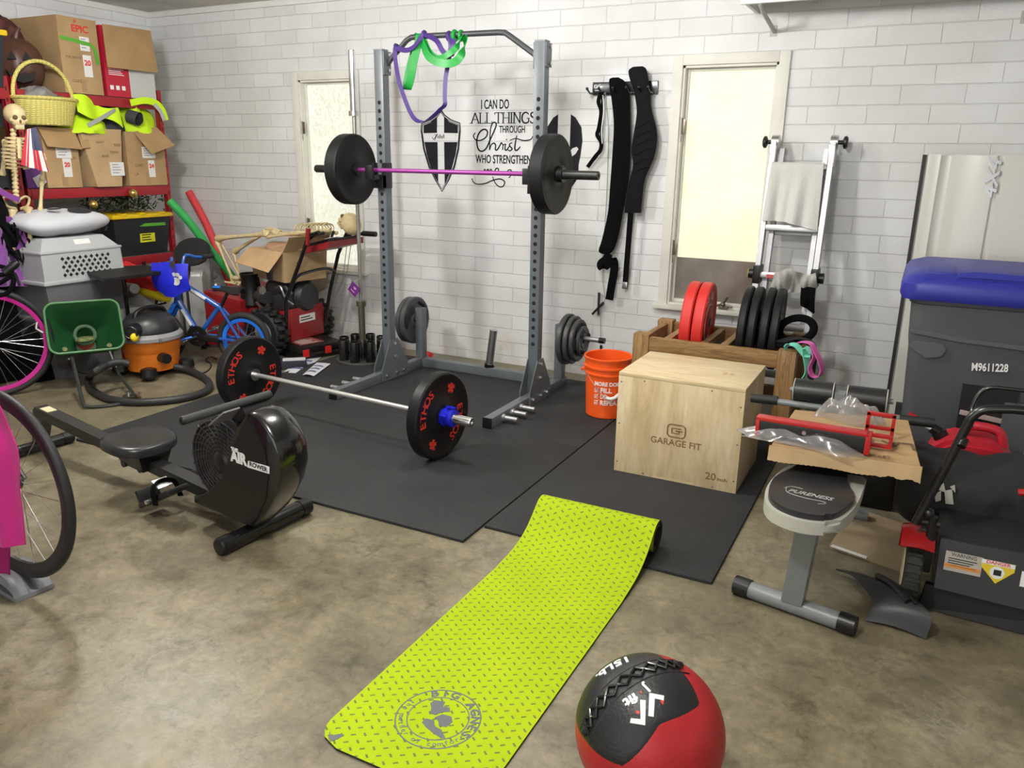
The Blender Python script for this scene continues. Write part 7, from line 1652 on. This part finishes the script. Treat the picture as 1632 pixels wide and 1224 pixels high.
m = MB(r); m.tube(smoothpts([(-4.620, 2.990, 0.259), (-4.500, 2.924, 0.170), (-4.380, 2.862, 0.044), (-4.345, 2.871, 0.015), (-4.267, 2.956, 0.012), (-4.212, 3.077, 0.012)], 5), .011, 8); m.build('frame_tube', STB)
m = MB(r); m.tube([(-4.620, 3.251, 0.245), (-4.520, 3.226, 0.104), (-4.267, 3.139, 0.020)], .010, 8); m.tube([(-4.720, 3.033, 0.229), (-5.261, 3.380, 0.010)], .007, 6).tube([(-5.230, 3.358, 0.010), (-4.720, 3.145, 0.099), (-4.720, 3.192, 0.118)], .006, 6); m.build('frame_strut', STB)
m = MB(r); q = V((-4.310, 3.144, 0.012)); m.box(q+V((0, 0, .006)), (.10, .05, .006), (0, 0, 40)); m.cyl(q+V((-.03, 0, .0)), q+V((-.03, 0, .03)), .008, n=8).cyl(q+V((.04, .03, 0)), q+V((.04, .03, .03)), .008, n=8); m.build('foot_bracket', STEEL)
m = MB(r); m.lathe([(.0, -.02), (.06, -.025), (.085, -.02), (.085, .02), (.06, .025), (0, .02)], hc-nrm_*.30-V((0, 0, .06)), (0, 0, 1), 24); m.build('spinner_disc', mat('spinner_red', (.40, .06, .03), .5))
m = MB(r); m.tube([hc+d1*-.235-upv*.02, hc+d1*-.27+upv*.01, hc+d1*-.26+upv*.05], .008, 8); m.build('lever', STEEL)

# ------------------------------------------------------------------ shop vacuum and hose
r = thing('shop_vacuum', 'orange and black wet dry vacuum with grey rim, on castors beside its hose', 'vacuum cleaner', (-4.70, 3.66, 0))
VO = mat('vac_orange', (.66, .17, .012), .42, var=.05); VG = mat('vac_grey', (.25, .25, .255), .45)
c_ = V((-4.695, 3.628, 0))
def vring(k, z, rx=.185, ry=.20, dx=0): return [c_+V((dx+k*rx*cos(a), k*ry*sin(a), z)) for a in [2*pi*j/40 for j in range(40)]]
def stack(m, rings, cap=True):
    n = len(rings[0]); m.add([p for q in rings for p in q], [(i*n+j, i*n+(j+1) % n, (i+1)*n+(j+1) % n, (i+1)*n+j) for i in range(len(rings)-1) for j in range(n)]+([tuple(reversed(range(n))), tuple((len(rings)-1)*n+j for j in range(n))] if cap else []))
m = MB(r); stack(m, [vring(.82, .045), vring(.86, .05), vring(.93, .17), vring(.935, .175), vring(.955, .18), vring(1.0, .26)]); m.build('drum', VO)
m = MB(r); stack(m, [vring(1.0, .258), vring(1.10, .262), vring(1.10, .285), vring(1.02, .305), vring(.95, .31)]); rm_ = m.build('rim', VG)
m = MB(r); m.box(c_+V((.165, -.02, .272)), (.06, .13, .035), (0, 0, 0), .01); m.build('latch', mat('vac_latch', (.16, .16, .165), .45), rm_)
m = MB(r); stack(m, [vring(.97, .305), vring(.98, .33), vring(.86, .385), vring(.66, .425), vring(.35, .437)]); pw = m.build('power_head', mat('vac_black', (.020, .020, .021), .38), ang=60)
m = MB(r); m.tube(smoothpts([c_+V((.02, -.13, .40)), c_+V((.02, -.10, .455)), c_+V((.02, .0, .475)), c_+V((.02, .10, .455)), c_+V((.02, .13, .40))], 5), .015, 10); m.build('handle', BLACKP, pw)
m = MB(r); m.cyl(c_+V((.06, -.155, .345)), c_+V((.11, -.235, .345)), .05, .045, 20).torus(c_+V((.11, -.235, .345)), (.5, -.8, 0), .040, .008, 24, 8); m.build('blower_port', BLACKP, pw)
m = MB(r); m.sphere(c_+V((.125, -.22, .315)), (.022, .03, .03), 12); m.build('yellow_clip', FYEL, pw)
for k in range(4):
    a = radians(45+90*k); q = c_+V((.20*cos(a), .22*sin(a), 0)); m = MB(r); m.lathe([(0, .0), (.05, .005), (.058, .02), (.05, .065), (.02, .075), (0, .075)], q+V((0, 0, .018)), (0, 0, 1), 18); cs = m.build('castor_foot', BLACKP)
    m = MB(r); m.cyl(q+V((-.014, 0, .028)), q+V((.014, 0, .028)), .027, n=16); m.build('castor', BLACKP, cs)
m = MB(r); m.cyl(c_+V((.15, -.05, .145)), c_+V((.235, -.075, .150)), .035, n=18); m.build('hose_port', BLACKP)
m = MB(r); m.tube(smoothpts([(-4.534, 3.737, 0.008), (-4.422, 3.737, 0.005), (-4.392, 3.793, 0.005), (-4.438, 3.886, 0.005), (-4.542, 3.993, 0.005), (-4.660, 4.053, 0.005), (-4.722, 4.152, 0.005), (-4.622, 4.121, 0.005)], 6), .0045, 6); m.build('power_cord', BLACKR)
r = thing('vacuum_hose', 'black corrugated vacuum hose lying in a wide loop in front of the vacuum', 'hose', (-4.3, 3.35, 0))
HP = smoothpts([(-4.470, 3.267, 0.177), (-4.500, 3.223, 0.195), (-4.520, 3.147, 0.189), (-4.490, 3.044, 0.175), (-4.849, 3.242, 0.045), (-4.759, 3.166, 0.024), (-4.573, 3.073, 0.024), (-4.345, 3.016, 0.024), (-4.158, 3.049, 0.024), (-4.032, 3.152, 0.024), (-3.963, 3.284, 0.024), (-3.977, 3.436, 0.024), (-4.082, 3.562, 0.024), (-4.271, 3.669, 0.024), (-4.495, 3.722, 0.035), (-4.595, 3.626, 0.080), (-4.737, 3.566, 0.120), (-4.761, 3.521, 0.140)], 8)
m = MB(r); m.tube(HP, [.0225+.0016*(k % 2) for k in range(len(HP))], 14); m.build('hose', mat('hose_black', (.022, .022, .023), .5)); m = MB(r); m.tube([HP[-3], HP[-1], HP[-1]+(HP[-1]-HP[-2]).normalized()*.03], [.030, .030, .028], 14); m.build('hose_end', BLACKP)

# ------------------------------------------------------------------ bicycle with magenta rims
r = thing('bicycle', 'black bicycle with a magenta rimmed front wheel, at the left edge', 'bicycle', (-5.050, 2.760, 0.000), 59.5)
spoked_wheel(r, (0, 0, .345), (0, 1, 0), .345, .020, mat('magenta_rim', (.50, .012, .24), .4), 32)
m = MB(r, True); 
for s in (-1, 1): m.tube([(0, s*.055, .345), (-.03, s*.05, .55), (-.06, s*.04, .68)], [.011, .015, .018], 8)
m.build('fork', BLACKM)
m = MB(r, True); m.cyl((-.055, 0, .66), (-.09, 0, .78), .024, n=14).tube([(-.09, 0, .74), (-.55, 0, .70)], .020, 10).tube([(-.07, 0, .68), (-.45, 0, .30)], .022, 10); m.build('frame', BLACKM)
m = MB(r, True); m.tube(smoothpts([(-.09, .0, .78), (-.03, 0, .80), (.0, -.08, .80), (.02, -.18, .80), (.12, -.20, .79), (.165, -.20, .80), (.17, -.20, .74), (.13, -.20, .68), (.06, -.20, .665)], 5), .014, 10); m.tube(smoothpts([(.0, -.08, .80), (.0, .1, .80), (.02, .18, .80), (.12, .20, .79), (.17, .20, .74), (.06, .20, .665)], 5), .014, 10); hb = m.build('handlebar', BLACKF)
m = MB(r, True); m.tube([(.13, -.20, .80), (.19, -.20, .845), (.21, -.20, .86)], [.022, .024, .016], 12).tube([(.185, -.20, .80), (.20, -.205, .72)], .008, 8); m.build('brake_hood', BLACKP, hb)
r = thing('fabric_bag', 'black fabric sack slumped on the floor behind the magenta rimmed wheel', 'bag', (-5.24, 3.16, 0)); mound(r, 'sack', (-5.24, 3.16, .001), (.11, .15, .36), BLACKF, 41, rough=.15)

# ------------------------------------------------------------------ child's blue bike
BX, BY = -4.22, 4.08
r = thing('kids_bicycle', 'small blue child bicycle with a blue number plate, facing left behind the vacuum', 'bicycle', (BX, BY, 0), 20)
FRB = mat('frame_blue', (.012, .085, .36), .3, coat=.4); RIMB = mat('rim_blue', (.015, .17, .72), .35)
KT = mat('kid_tyre', (.017, .017, .018), .7, bump=.6, bscale=70)
q0 = MB(r); T0 = q0.T; q0.bm.free()
L = lambda p: T0 @ V(p)
rw = L((-4.260, 4.066, 0.223)); rw.z = .205; rw.y = 0
spoked_wheel(r, rw, (0, 1, 0), .205, .024, RIMB, 20, .10, tyrem=KT, rimw=.022)
hd = L((-4.684, 3.911, 0.600)); bb = L((-4.580, 3.949, 0.227)); st0 = L((-4.408, 4.012, 0.438)); sd = L((-4.352, 4.032, 0.567)); hdl = L((-4.714, 3.900, 0.480))
fw = V((rw.x-.66, 0, .205))
spoked_wheel(r, fw, (0, 1, 0), .205, .024, RIMB, 20, .09, tyrem=KT, rimw=.022)
m = MB(r, True); m.tube([hd+V((.02, 0, .0)), st0+V((0, 0, -.005))], .020, 12).tube([hdl, bb], .022, 12).tube([st0+V((0, 0, .02)), bb], .017, 12).tube([hd+V((0, 0, .03)), hdl+V((-.005, 0, -.02))], .024, 14)
for s in (-1, 1): m.tube([bb+V((0, s*.02, 0)), rw+V((0, s*.055, 0))], .011, 8).tube([st0+V((0, s*.015, 0)), rw+V((0, s*.055, 0))], .010, 8)
m.build('frame', FRB)
m = MB(r, True); m.ribbon([hdl.lerp(bb, .25)+V((0, -.0225, 0)), hdl.lerp(bb, .70)+V((0, -.0225, 0))], (0, 0, 1), .020, .002); m.build('white_decal', WHITEPR); m = MB(r, True); m.ribbon([hd.lerp(st0, .30)+V((0, -.0205, .01)), hd.lerp(st0, .65)+V((0, -.0205, .004))], (0, 0, 1), .018, .002); m.build('white_decal', WHITEPR)
m = MB(r, True)
for s in (-1, 1): m.tube([hdl+V((-.005, s*.03, -.02)), hdl+V((-.07, s*.05, -.12)), V((fw.x, s*.055, .205))], [.016, .016, .011], 10)
m.build('fork', RIMB)
m = MB(r, True); m.tube([st0, sd+V((.0, 0, -.02))], .012, 10); m.build('seat_post', BLACKM)
m = MB(r, True); m.grid(lambda u, v: (sd.x-.10+.21*u, (v-.5)*(.05+.11*u**1.6), sd.z+.018+.018*u-.05*(2*v-1)**2*(.4+.6*u)+.006*sin(u*6)), 16, 10, .02); se = m.build('seat', BLACKV, ang=60); m = MB(r, True); m.box((sd.x-.07, -.0, sd.z+.02), (.06, .045, .012), None, .004); m.build('blue_patch', RIMB, se)
gr = L((-4.499, 3.978, 0.714))
m = MB(r, True); m.tube(smoothpts([hd+V((0, 0, .05)), hd+V((.0, 0, .11))], 3), .013, 10).tube(smoothpts([hd+V((.10, -.24, .17)), hd+V((.05, -.17, .17)), hd+V((.01, -.09, .19)), hd+V((.0, -.04, .10)), hd+V((.0, .04, .10)), hd+V((.01, .09, .19)), hd+V((.05, .17, .17)), hd+V((.10, .24, .17))], 5), .012, 10); hb = m.build('handlebar', FRB)
m = MB(r, True)
for s in (-1, 1): m.tube([hd+V((.075, s*.20, .17)), hd+V((.12, s*.28, .17))], .017, 10)
m.build('hand_grip', BLACKR, hb)
bp = L((-4.665, 3.918, 0.654))
m = MB(r, True); m.grid(lambda u, v: (bp.x-.14+.27*u, -.13-.035*sin(pi*u)-.02*sin(pi*v), bp.z-.115+.225*v+(.02 if .3 < u < .7 else 0)*(v-.5)-.05*(1-v)*(2*abs(u-.5))**2*-1), 14, 12, .012); np_ = m.build('number_plate', BLUEP, ang=60)
m = MB(r, True)
for dx, dz, s in ((0, -.01, .028), (-.03, .025, .013), (-.01, .038, .014), (.015, .036, .014), (.034, .018, .013)): m.lathe([(0, 0), (s, 0), (s, .003), (0, .003)], (bp.x+.055+dx, -.176+.012*0, bp.z+.0+dz), (0, -1, 0), 14)
m.build('paw_print', WHITEPR, np_)
m = MB(r, True); m.lathe([(.035, -.008), (.075, -.008), (.075, .008), (.035, .008)], bb+V((0, -.035, 0)), (0, 1, 0), 28, closed=True); m.box((bb.x+.07, -.04, bb.z-.01), (.20, .02, .05), (0, 4, 0), .008); m.build('chain_guard', BLACKP)
m = MB(r, True); m.tube([bb+V((0, -.05, 0)), bb+V((-.09, -.055, -.035))], .008, 8).box(bb+V((-.10, -.09, -.04)), (.07, .07, .02), None, .004); m.tube([bb+V((0, .05, 0)), bb+V((.09, .055, .035))], .008, 8).box(bb+V((.10, .09, .04)), (.07, .07, .02), None, .004); m.build('crank', STEEL)
m = MB(r, True); m.tube([bb+V((-.02, -.07, .0)), bb+V((-.10, -.12, -.02)), bb+V((-.17, -.15, -.045))], .008, 8); m.build('kick_stand', RIMB)

# ------------------------------------------------------------------ snow blower
r = thing('snow_blower', 'red and black snow blower with knobbly tyres and twin handles, under the left window', 'snow blower', (-4.45, 4.68, 0))
SNR = mat('snow_red', (.26, .012, .014), .38, var=.1)
def knob_tyre(c, R_, w):
    m = MB(r); m.lathe([(.0, -w*.3), (.09, -w*.3), (.10, -w*.5), (R_*.85, -w*.5), (R_-.01, -w*.4), (R_-.01, w*.4), (R_*.85, w*.5), (.10, w*.5), (.09, w*.3), (0, w*.3)], c, (0, 1, 0), 36); t_ = m.build('tyre', BLACKR)
    m = MB(r); n_ = 18
    for k in range(n_):
        a = 2*pi*k/n_
        for s in (-1, 1): m.box((c[0]+R_*cos(a+s*.08), c[1]+s*w*.24, c[2]+R_*sin(a+s*.08)), (.028, w*.46, .030), (0, -math.degrees(a+s*.08), 18*s), .004)
    m.build('tread_lugs', BLACKR, t_)
    m = MB(r); m.lathe([(0, -w*.34), (.085, -w*.34), (.085, -w*.30), (0, -w*.30)], c, (0, 1, 0), 24); m.build('wheel_disc', mat('wheel_grey', (.30, .30, .29), .5), t_)
knob_tyre((-4.365, 4.40, .192), .175, .12); knob_tyre((-4.40, 4.965, .192), .175, .12)
m = MB(r); m.bx(-4.62, -4.22, 4.47, 4.90, .16, .34, .02); m.build('chassis', SNR)
m = MB(r); m.bx(-4.235, -4.215, 4.50, 4.88, .11, .36, .008); hpn = m.build('rear_plate', SNR); m = MB(r); m.bx(-4.2145, -4.2135, 4.60, 4.78, .24, .30); l = m.build('label', mat('label_paper', (.72, .71, .69)), hpn); m = MB(r)
for k in range(2): m.bx(-4.2134, -4.2126, 4.615, 4.75-.03*k, .255+.02*k, .263+.02*k)
m.build('label_print', BLACKP, l)
m = MB(r)   # engine: shroud, fuel tank, muffler and cooling cover
m.bx(-4.56, -4.24, 4.52, 4.88, .34, .47, .03).sphere((-4.40, 4.62, .50), (.13, .11, .09), 18).lathe([(0, 0), (.12, 0), (.13, .03), (.10, .07), (0, .08)], (-4.26, 4.70, .44), (1, 0, 0), 28).cyl((-4.52, 4.50, .44), (-4.40, 4.47, .44), .05, n=18).tube([(-4.30, 4.55, .50), (-4.24, 4.50, .53), (-4.20, 4.52, .48)], .018, 8); m.build('engine', mat('engine_black', (.025, .025, .026), .45))
m = MB(r); m.cyl((-4.47, 4.47, .50), (-4.42, 4.44, .50), .028, n=14).box((-4.44, 4.46, .45), (.05, .05, .06), (0, 20, 0), .008).tube([(-4.50, 4.45, .40), (-4.40, 4.43, .34), (-4.36, 4.43, .40)], .012, 8); m.build('carburettor', STEEL)
m = MB(r); m.lathe([(.085, .40), (.095, .42), (.078, .52), (.070, .62), (.085, .66), (.075, .66), (.06, .52), (.075, .42)], (-4.66, 4.56, -.06), (0, 0, 1), 24, closed=True); m.build('discharge_chute', BLACKP)
m = MB(r); m.hexa([(-4.98, 4.36, .03), (-4.64, 4.42, .03), (-4.64, 4.95, .03), (-4.98, 5.0, .03), (-4.98, 4.36, .46), (-4.64, 4.42, .40), (-4.64, 4.95, .40), (-4.98, 5.0, .46)]); m.build('auger_housing', SNR, smooth=False)
for y in (4.40, 4.90):
    m = MB(r); P_ = [V((-4.225, y+.06*(y < 4.6), .17)), V((-4.15, y, .46)), V((-3.99 if y < 4.6 else -4.05, y, .76)), V((-3.92 if y < 4.6 else -3.97, y, .90))]; m.tube(P_, .0145, 12); m.build('handle_tube', BLACKM)
m = MB(r); m.tube([(-3.925, 4.40, .895), (-3.885, 4.40, .95), (-3.80, 4.40, .975)], .0145, 10); m.tube([(-3.97, 4.90, .90), (-3.90, 4.90, .925), (-3.70, 4.90, .93)], .0145, 10); hh = m.build('hand_bar', BLACKM)
m = MB(r); m.cyl((-3.80, 4.90, .93), (-3.68, 4.90, .931), .020, n=14); m.build('grip', BLACKR, hh)
m = MB(r); m.tube([(-3.90, 4.385, .88), (-3.885, 4.385, 1.0)], [.014, .018], 10); m.build('red_lever', SNR, hh)
m = MB(r); m.hexa([(-4.02, 4.47, .80), (-3.78, 4.47, .86), (-3.80, 4.90, .86), (-4.04, 4.90, .80), (-4.02, 4.47, .845), (-3.78, 4.47, .905), (-3.80, 4.90, .905), (-4.04, 4.90, .845)]); cp = m.build('control_panel', SNR, smooth=False)
m = MB(r); m.hexa([(-4.0, 4.49, .845), (-3.80, 4.49, .895), (-3.81, 4.88, .895), (-4.01, 4.88, .845), (-4.0, 4.49, .872), (-3.80, 4.49, .922), (-3.81, 4.88, .922), (-4.01, 4.88, .872)]).tube([(-3.98, 4.46, .89), (-3.88, 4.44, .95), (-3.84, 4.50, .96)], .011, 8).tube([(-3.88, 4.62, .91), (-3.85, 4.62, .965)], .010, 8).tube([(-3.90, 4.80, .905), (-3.86, 4.80, .975)], .010, 8); m.build('control_lever', BLACKP, cp)
m = MB(r); m.box((-3.85, 4.60, .918), (.05, .12, .004), (0, -14, 0)).box((-3.93, 4.74, .898), (.07, .03, .004), (0, -14, 0)); m.build('control_label', WHITEPR, cp)
m = MB(r); m.tube(smoothpts([(-4.11, 4.40, .53), (-4.07, 4.44, .63), (-4.06, 4.56, .655), (-4.06, 4.76, .66), (-4.09, 4.90, .62)], 5), .012, 10); m.build('cross_brace', BLACKM)
m = MB(r); m.tube(smoothpts([(-4.28, 4.44, .53), (-4.22, 4.42, .55), (-4.18, 4.43, .46), (-4.12, 4.44, .42)], 5), .008, 8).tube([(-4.20, 4.92, .30), (-4.05, 4.94, .55), (-3.98, 4.93, .85)], .003, 6).tube([(-4.19, 4.95, .32), (-4.03, 4.97, .60), (-3.95, 4.95, .88)], .003, 6); m.build('control_cable', STEEL)
# carton riding on the snow blower, with a second skeleton lying over it
r = thing('cardboard_box', 'open brown carton resting on the snow blower, its flap folded down towards the room', 'cardboard box', (-4.3, 4.66, .57))
m = MB(r); m.hexa([(-4.64, 4.58, .575), (-4.20, 4.46, .572), (-4.13, 4.84, .572), (-4.58, 4.96, .575), (-4.66, 4.57, .80), (-4.19, 4.44, .80), (-4.12, 4.85, .80), (-4.60, 4.98, .80)]); b = m.build('body', CARD2, smooth=False)
m = MB(r); P = [V((-4.66, 4.57, .80)), V((-4.19, 4.44, .80)), V((-4.22, 4.31, .665)), V((-4.68, 4.44, .695))]; nr = V((0, -.5, .6))*.006; m.hexa([p for p in P]+[p+nr for p in P]); m.build('flap', make_card('cardboard_light', (.52, .34, .18)), b, smooth=False)
m = MB(r); P = [V((-4.19, 4.44, .80)), V((-4.12, 4.85, .80)), V((-4.06, 4.83, .915)), V((-4.12, 4.44, .915))]; nr = V((-.004, 0, .003)); m.hexa([p for p in P]+[p+nr for p in P]); m.build('flap', CARD2, b, smooth=False)
m = MB(r); m.hexa([(-4.44, 4.5155, .572), (-4.37, 4.4955, .571), (-4.36, 4.499, .571), (-4.43, 4.519, .572), (-4.44, 4.508, .655), (-4.37, 4.488, .655), (-4.36, 4.492, .655), (-4.43, 4.512, .655)]); m.build('black_tape', mat('black_tape', (.05, .05, .052), .4), b)
m = MB(r); m.box((-4.145, 4.55, .70), (.003, .03, .05), (0, 0, -15)); m.build('box_print', mat('box_ink', (.16, .10, .05), .7), b)
r = thing('packing_paper', 'crumpled pinkish packing paper filling the carton on the snow blower', 'packing paper', (-4.3, 4.68, .78)); mound(r, 'paper', (-4.34, 4.70, .785), (.23, .17, .065), mat('packing_pink', (.42, .25, .15), .8), 51, rough=.5)
r = thing('skeleton', 'plastic skeleton lying on its back across the carton on the snow blower', 'halloween skeleton', (-4.3, 4.72, .85))
skull(r, (-3.741, 4.660, 1.019), .165, (-.55, .1, .75), (.9, -.1, .4))
torso(r, (-3.867, 4.660, 0.949), (-4.480, 4.660, 0.911), .160, (.05, 1, 0), (.0, -.1, 1), 9, .55)
bone(r, 'thigh_bone', (-4.467, 4.620, 0.915), (-5.057, 4.620, 0.842), .017, 1.8); bone(r, 'shin_bone', (-5.060, 4.620, 0.822), (-4.866, 4.580, 0.518), .011, 1.8); bone(r, 'shin_bone', (-5.068, 4.660, 0.818), (-4.823, 4.620, 0.537), .008, 1.8)
bone(r, 'thigh_bone', (-4.574, 4.720, 0.931), (-4.967, 4.700, 0.730), .016, 1.8); bone(r, 'shin_bone', (-4.967, 4.700, 0.730), (-4.855, 4.660, 0.488), .011, 1.8)
m = MB(r)
for k in range(5): m.tube(smoothpts([V((-4.865, 4.580, 0.528)), V((-4.898, 4.570, 0.506))+V((.035*k, 0, 0)), V((-4.932, 4.550, 0.511))+V((.045*k, 0, -.005*k))], 4), .008, 6)
m.sphere(V((-4.836, 4.580, 0.545)), (.04, .03, .02), 10); m.build('foot', BONE)
bone(r, 'upper_arm', (-3.863, 4.600, 0.976), (-4.190, 4.580, 0.933), .013); bone(r, 'forearm', (-4.190, 4.580, 0.933), (-4.495, 4.600, 0.886), .011)
r = thing('tool_case', 'black flat tool case with red latches on the floor by the snow blower', 'tool case', (-3.975, 4.574, 0.000))
a, b_, c__ = V((-4.034, 4.381, 0.000)), V((-3.917, 4.774, 0.000)), V((-4.328, 4.601, 0.000)); ex_ = (b_-a).normalized(); ey_ = (V((0, 0, 1)).cross(ex_)); Fc = frame(a, ex_, ey_)
W_ = (b_-a).length; m = MB(r); m.bx(0, W_, 0, .34, .001, .05, .014, M=Fc).bx(.004, W_-.004, .004, .336, .052, .105, .014, M=Fc); cb = m.build('shell', BLACKP)
m = MB(r); m.bx(.06, W_-.14, .08, .27, .1045, .107, M=Fc); l = m.build('label', mat('label_dark_red', (.30, .07, .06), .5), cb); m = MB(r)
for k in range(4): m.bx(.08, W_-.18-.03*(k % 2), .10+.04*k, .118+.04*k, .107, .1078, M=Fc)
m.build('label_print', mat('grey_face_pale', (.5, .48, .46), .5), l)
for x in (.03, W_*.55):
    m = MB(r); m.bx(x, x+.05, -.012, .006, .03, .085, .004, M=Fc); m.build('latch', RED, cb)
m = MB(r); m.tube([Fc @ V((W_*.2, -.002, .05)), Fc @ V((W_*.22, -.03, .05)), Fc @ V((W_*.45, -.03, .05)), Fc @ V((W_*.47, -.002, .05))], .010, 8); m.build('handle', BLACKP, cb)
def leaflet(lab, q4, z):
    r = thing('leaflet', lab, 'paper', (q4[0][0], q4[0][1], 0)); m = MB(r); P = [V((p[0], p[1], z)) for p in q4]; m.grid(lambda u, v: P[0].lerp(P[1], u).lerp(P[3].lerp(P[2], u), v)+V((0, 0, .010*sin(pi*u)*sin(2*v+1))), 10, 8, .001); b = m.build('sheet', mat('paper_white', (.62, .62, .66), .7))
    m = MB(r)
    for k in range(3):
        v0 = .2+.22*k; m.grid(lambda u, v: P[0].lerp(P[1], .12+.7*u).lerp(P[3].lerp(P[2], .12+.7*u), v0+.09*v)+V((0, 0, .0012+.010*sin(pi*(.12+.7*u))*sin(2*(v0+.09*v)+1))), 8, 2)
    m.build('printed_lines', mat('blue_grey_ink', (.10, .11, .22), .7), b)
leaflet('loose printed leaflet on the floor beside the tool case', ((-3.907, 4.058, 0.010), (-3.770, 4.099, 0.010), (-3.987, 4.567, 0.010), (-4.132, 4.526, 0.010)), .006)
leaflet('second printed leaflet, nearer the rubber mat corner than the first', ((-3.715, 4.051, 0.020), (-3.626, 4.065, 0.020), (-3.750, 4.394, 0.020), (-3.861, 4.371, 0.020)), .022)
r = thing('paper_box', 'small dark blue box on the floor between the kids bike wheel and the leaflets', 'box', (-4.024, 4.215, 0.000)); m = MB(r); q = V((-3.992, 4.213, 0.000)); m.box(q+V((0, 0, .031)), (.26, .12, .06), (0, 0, 42), .004); b = m.build('body', mat('box_navy', (.02, .022, .035), .5)); m = MB(r); m.box(q+V((.03, .03, .0615)), (.16, .09, .001), (0, 0, 42)); m.build('label', mat('paper_white', (.62, .62, .66)), b)
r = thing('red_strap', 'bright red folded strap on the floor behind the rack, against the wall', 'strap', (-3.3, 4.98, 0)); m = MB(r); m.ribbon(smoothpts([(-3.602, 5.000, 0.007), (-3.572, 4.990, -0.043), (-3.474, 4.970, -0.042), (-3.356, 4.970, -0.021), (-3.291, 4.980, 0.020), (-3.264, 5.000, -0.001)], 5), (0, .4, 1), .06, .02); m.build('webbing', RED)

# ------------------------------------------------------------------ barbell stand with an upright bar
r = thing('bar_holder', 'round barbell holder with a ring of black tubes on the mat left of the rack', 'barbell holder', (-3.640, 4.640, .013))
m = MB(r, True); m.lathe([(0, 0), (.205, 0), (.205, .012), (.198, .018), (0, .018)], n=48); m.build('base_disc', mat('disc_grey', (.075, .075, .07), .45, metal=.4))
for k in range(8):
    a = 2*pi*k/8+.25; m = MB(r, True); m.lathe([(.0, .018), (.036, .018), (.036, .165), (.034, .170), (.030, .170), (.030, .05), (0, .05)], (.150*cos(a), .150*sin(a), 0), (0, 0, 1), 22); m.build('tube', BLACKM)
m = MB(r, True); m.lathe([(.0, .018), (.040, .018), (.040, .150), (.037, .155), (.029, .155), (.029, .05), (0, .05)], n=22); m.build('tube', BLACKM)
r = thing('barbell', 'steel barbell standing upright in the round holder, left of the rack', 'barbell', (-3.640, 4.640, .064))
SHA = mat('upright_shaft', (.40, .39, .36), .35, metal=.8)
m = MB(r, True); m.cyl((0, 0, .40), (0, 0, 1.73), .0140, n=18); m.build('shaft', SHA)
m = MB(r, True); m.lathe([(.0, .0), (.0245, 0), (.0248, .36), (.037, .362), (.037, .40), (.0, .402)], n=24); m.build('sleeve', mat('olive_sleeve', (.16, .145, .10), .42, metal=.7))
m = MB(r, True); m.lathe([(.0, 1.70), (.037, 1.702), (.037, 1.735), (.0248, 1.737), (.0248, 2.125), (.021, 2.13), (.0, 2.13)], n=24); m.build('sleeve', CHROME)
r = thing('price_tag', 'purple diamond shaped card hanging on the upright barbell', 'tag', (-3.671, 4.600, 0.553)); m = MB(r); q = V((-3.671, 4.600, 0.553)); m.box(q, (.085, .002, .085), (4, 38, 0)); b = m.build('card', mat('purple_card', (.14, .02, .20), .5)); m = MB(r); m.lathe([(0, 0), (.016, 0), (.016, .001), (0, .001)], q+V((.015, -.0014, .014)), (0, -1, 0), 16).box(q+V((-.012, -.0018, -.012)), (.04, .001, .006), (0, 38, 0)); m.build('card_print', mat('card_pale', (.6, .35, .5), .5), b); m = MB(r); m.tube([q+V((0, 0, .055)), q+V((.04, .02, .08))], .0012, 5); m.build('string', WHITEPR)


# ------------------------------------------------------------------ group phrases for things the photo repeats
GROUPS = {'lifting_belt': 'lifting belts on the wall hanger', 'resistance_band': 'stretch bands', 'pool_noodle': 'pool noodles in the corner', 'hi_vis_jacket': 'hi-vis jackets on the shelf', 'leaflet': 'leaflets on the floor', 'plastic_bag': 'plastic bags on the bench', 'red_bracket': 'red brackets on the bench', 'foam_float': 'foam floats under the table', 'skeleton': 'plastic skeletons', 'storage_tote': 'storage totes', 'cardboard_box': 'cardboard cartons', 'shelving_unit': 'red shelving units', 'barbell': 'barbells', 'lock_collar': 'bar collars', 'wall_emblem': 'emblems on the block wall'}
for o in list(bpy.data.objects):
    k = o.name.split('.')[0]
    if o.parent is None and 'category' in o and 'group' not in o and k in GROUPS: o['group'] = GROUPS[k]
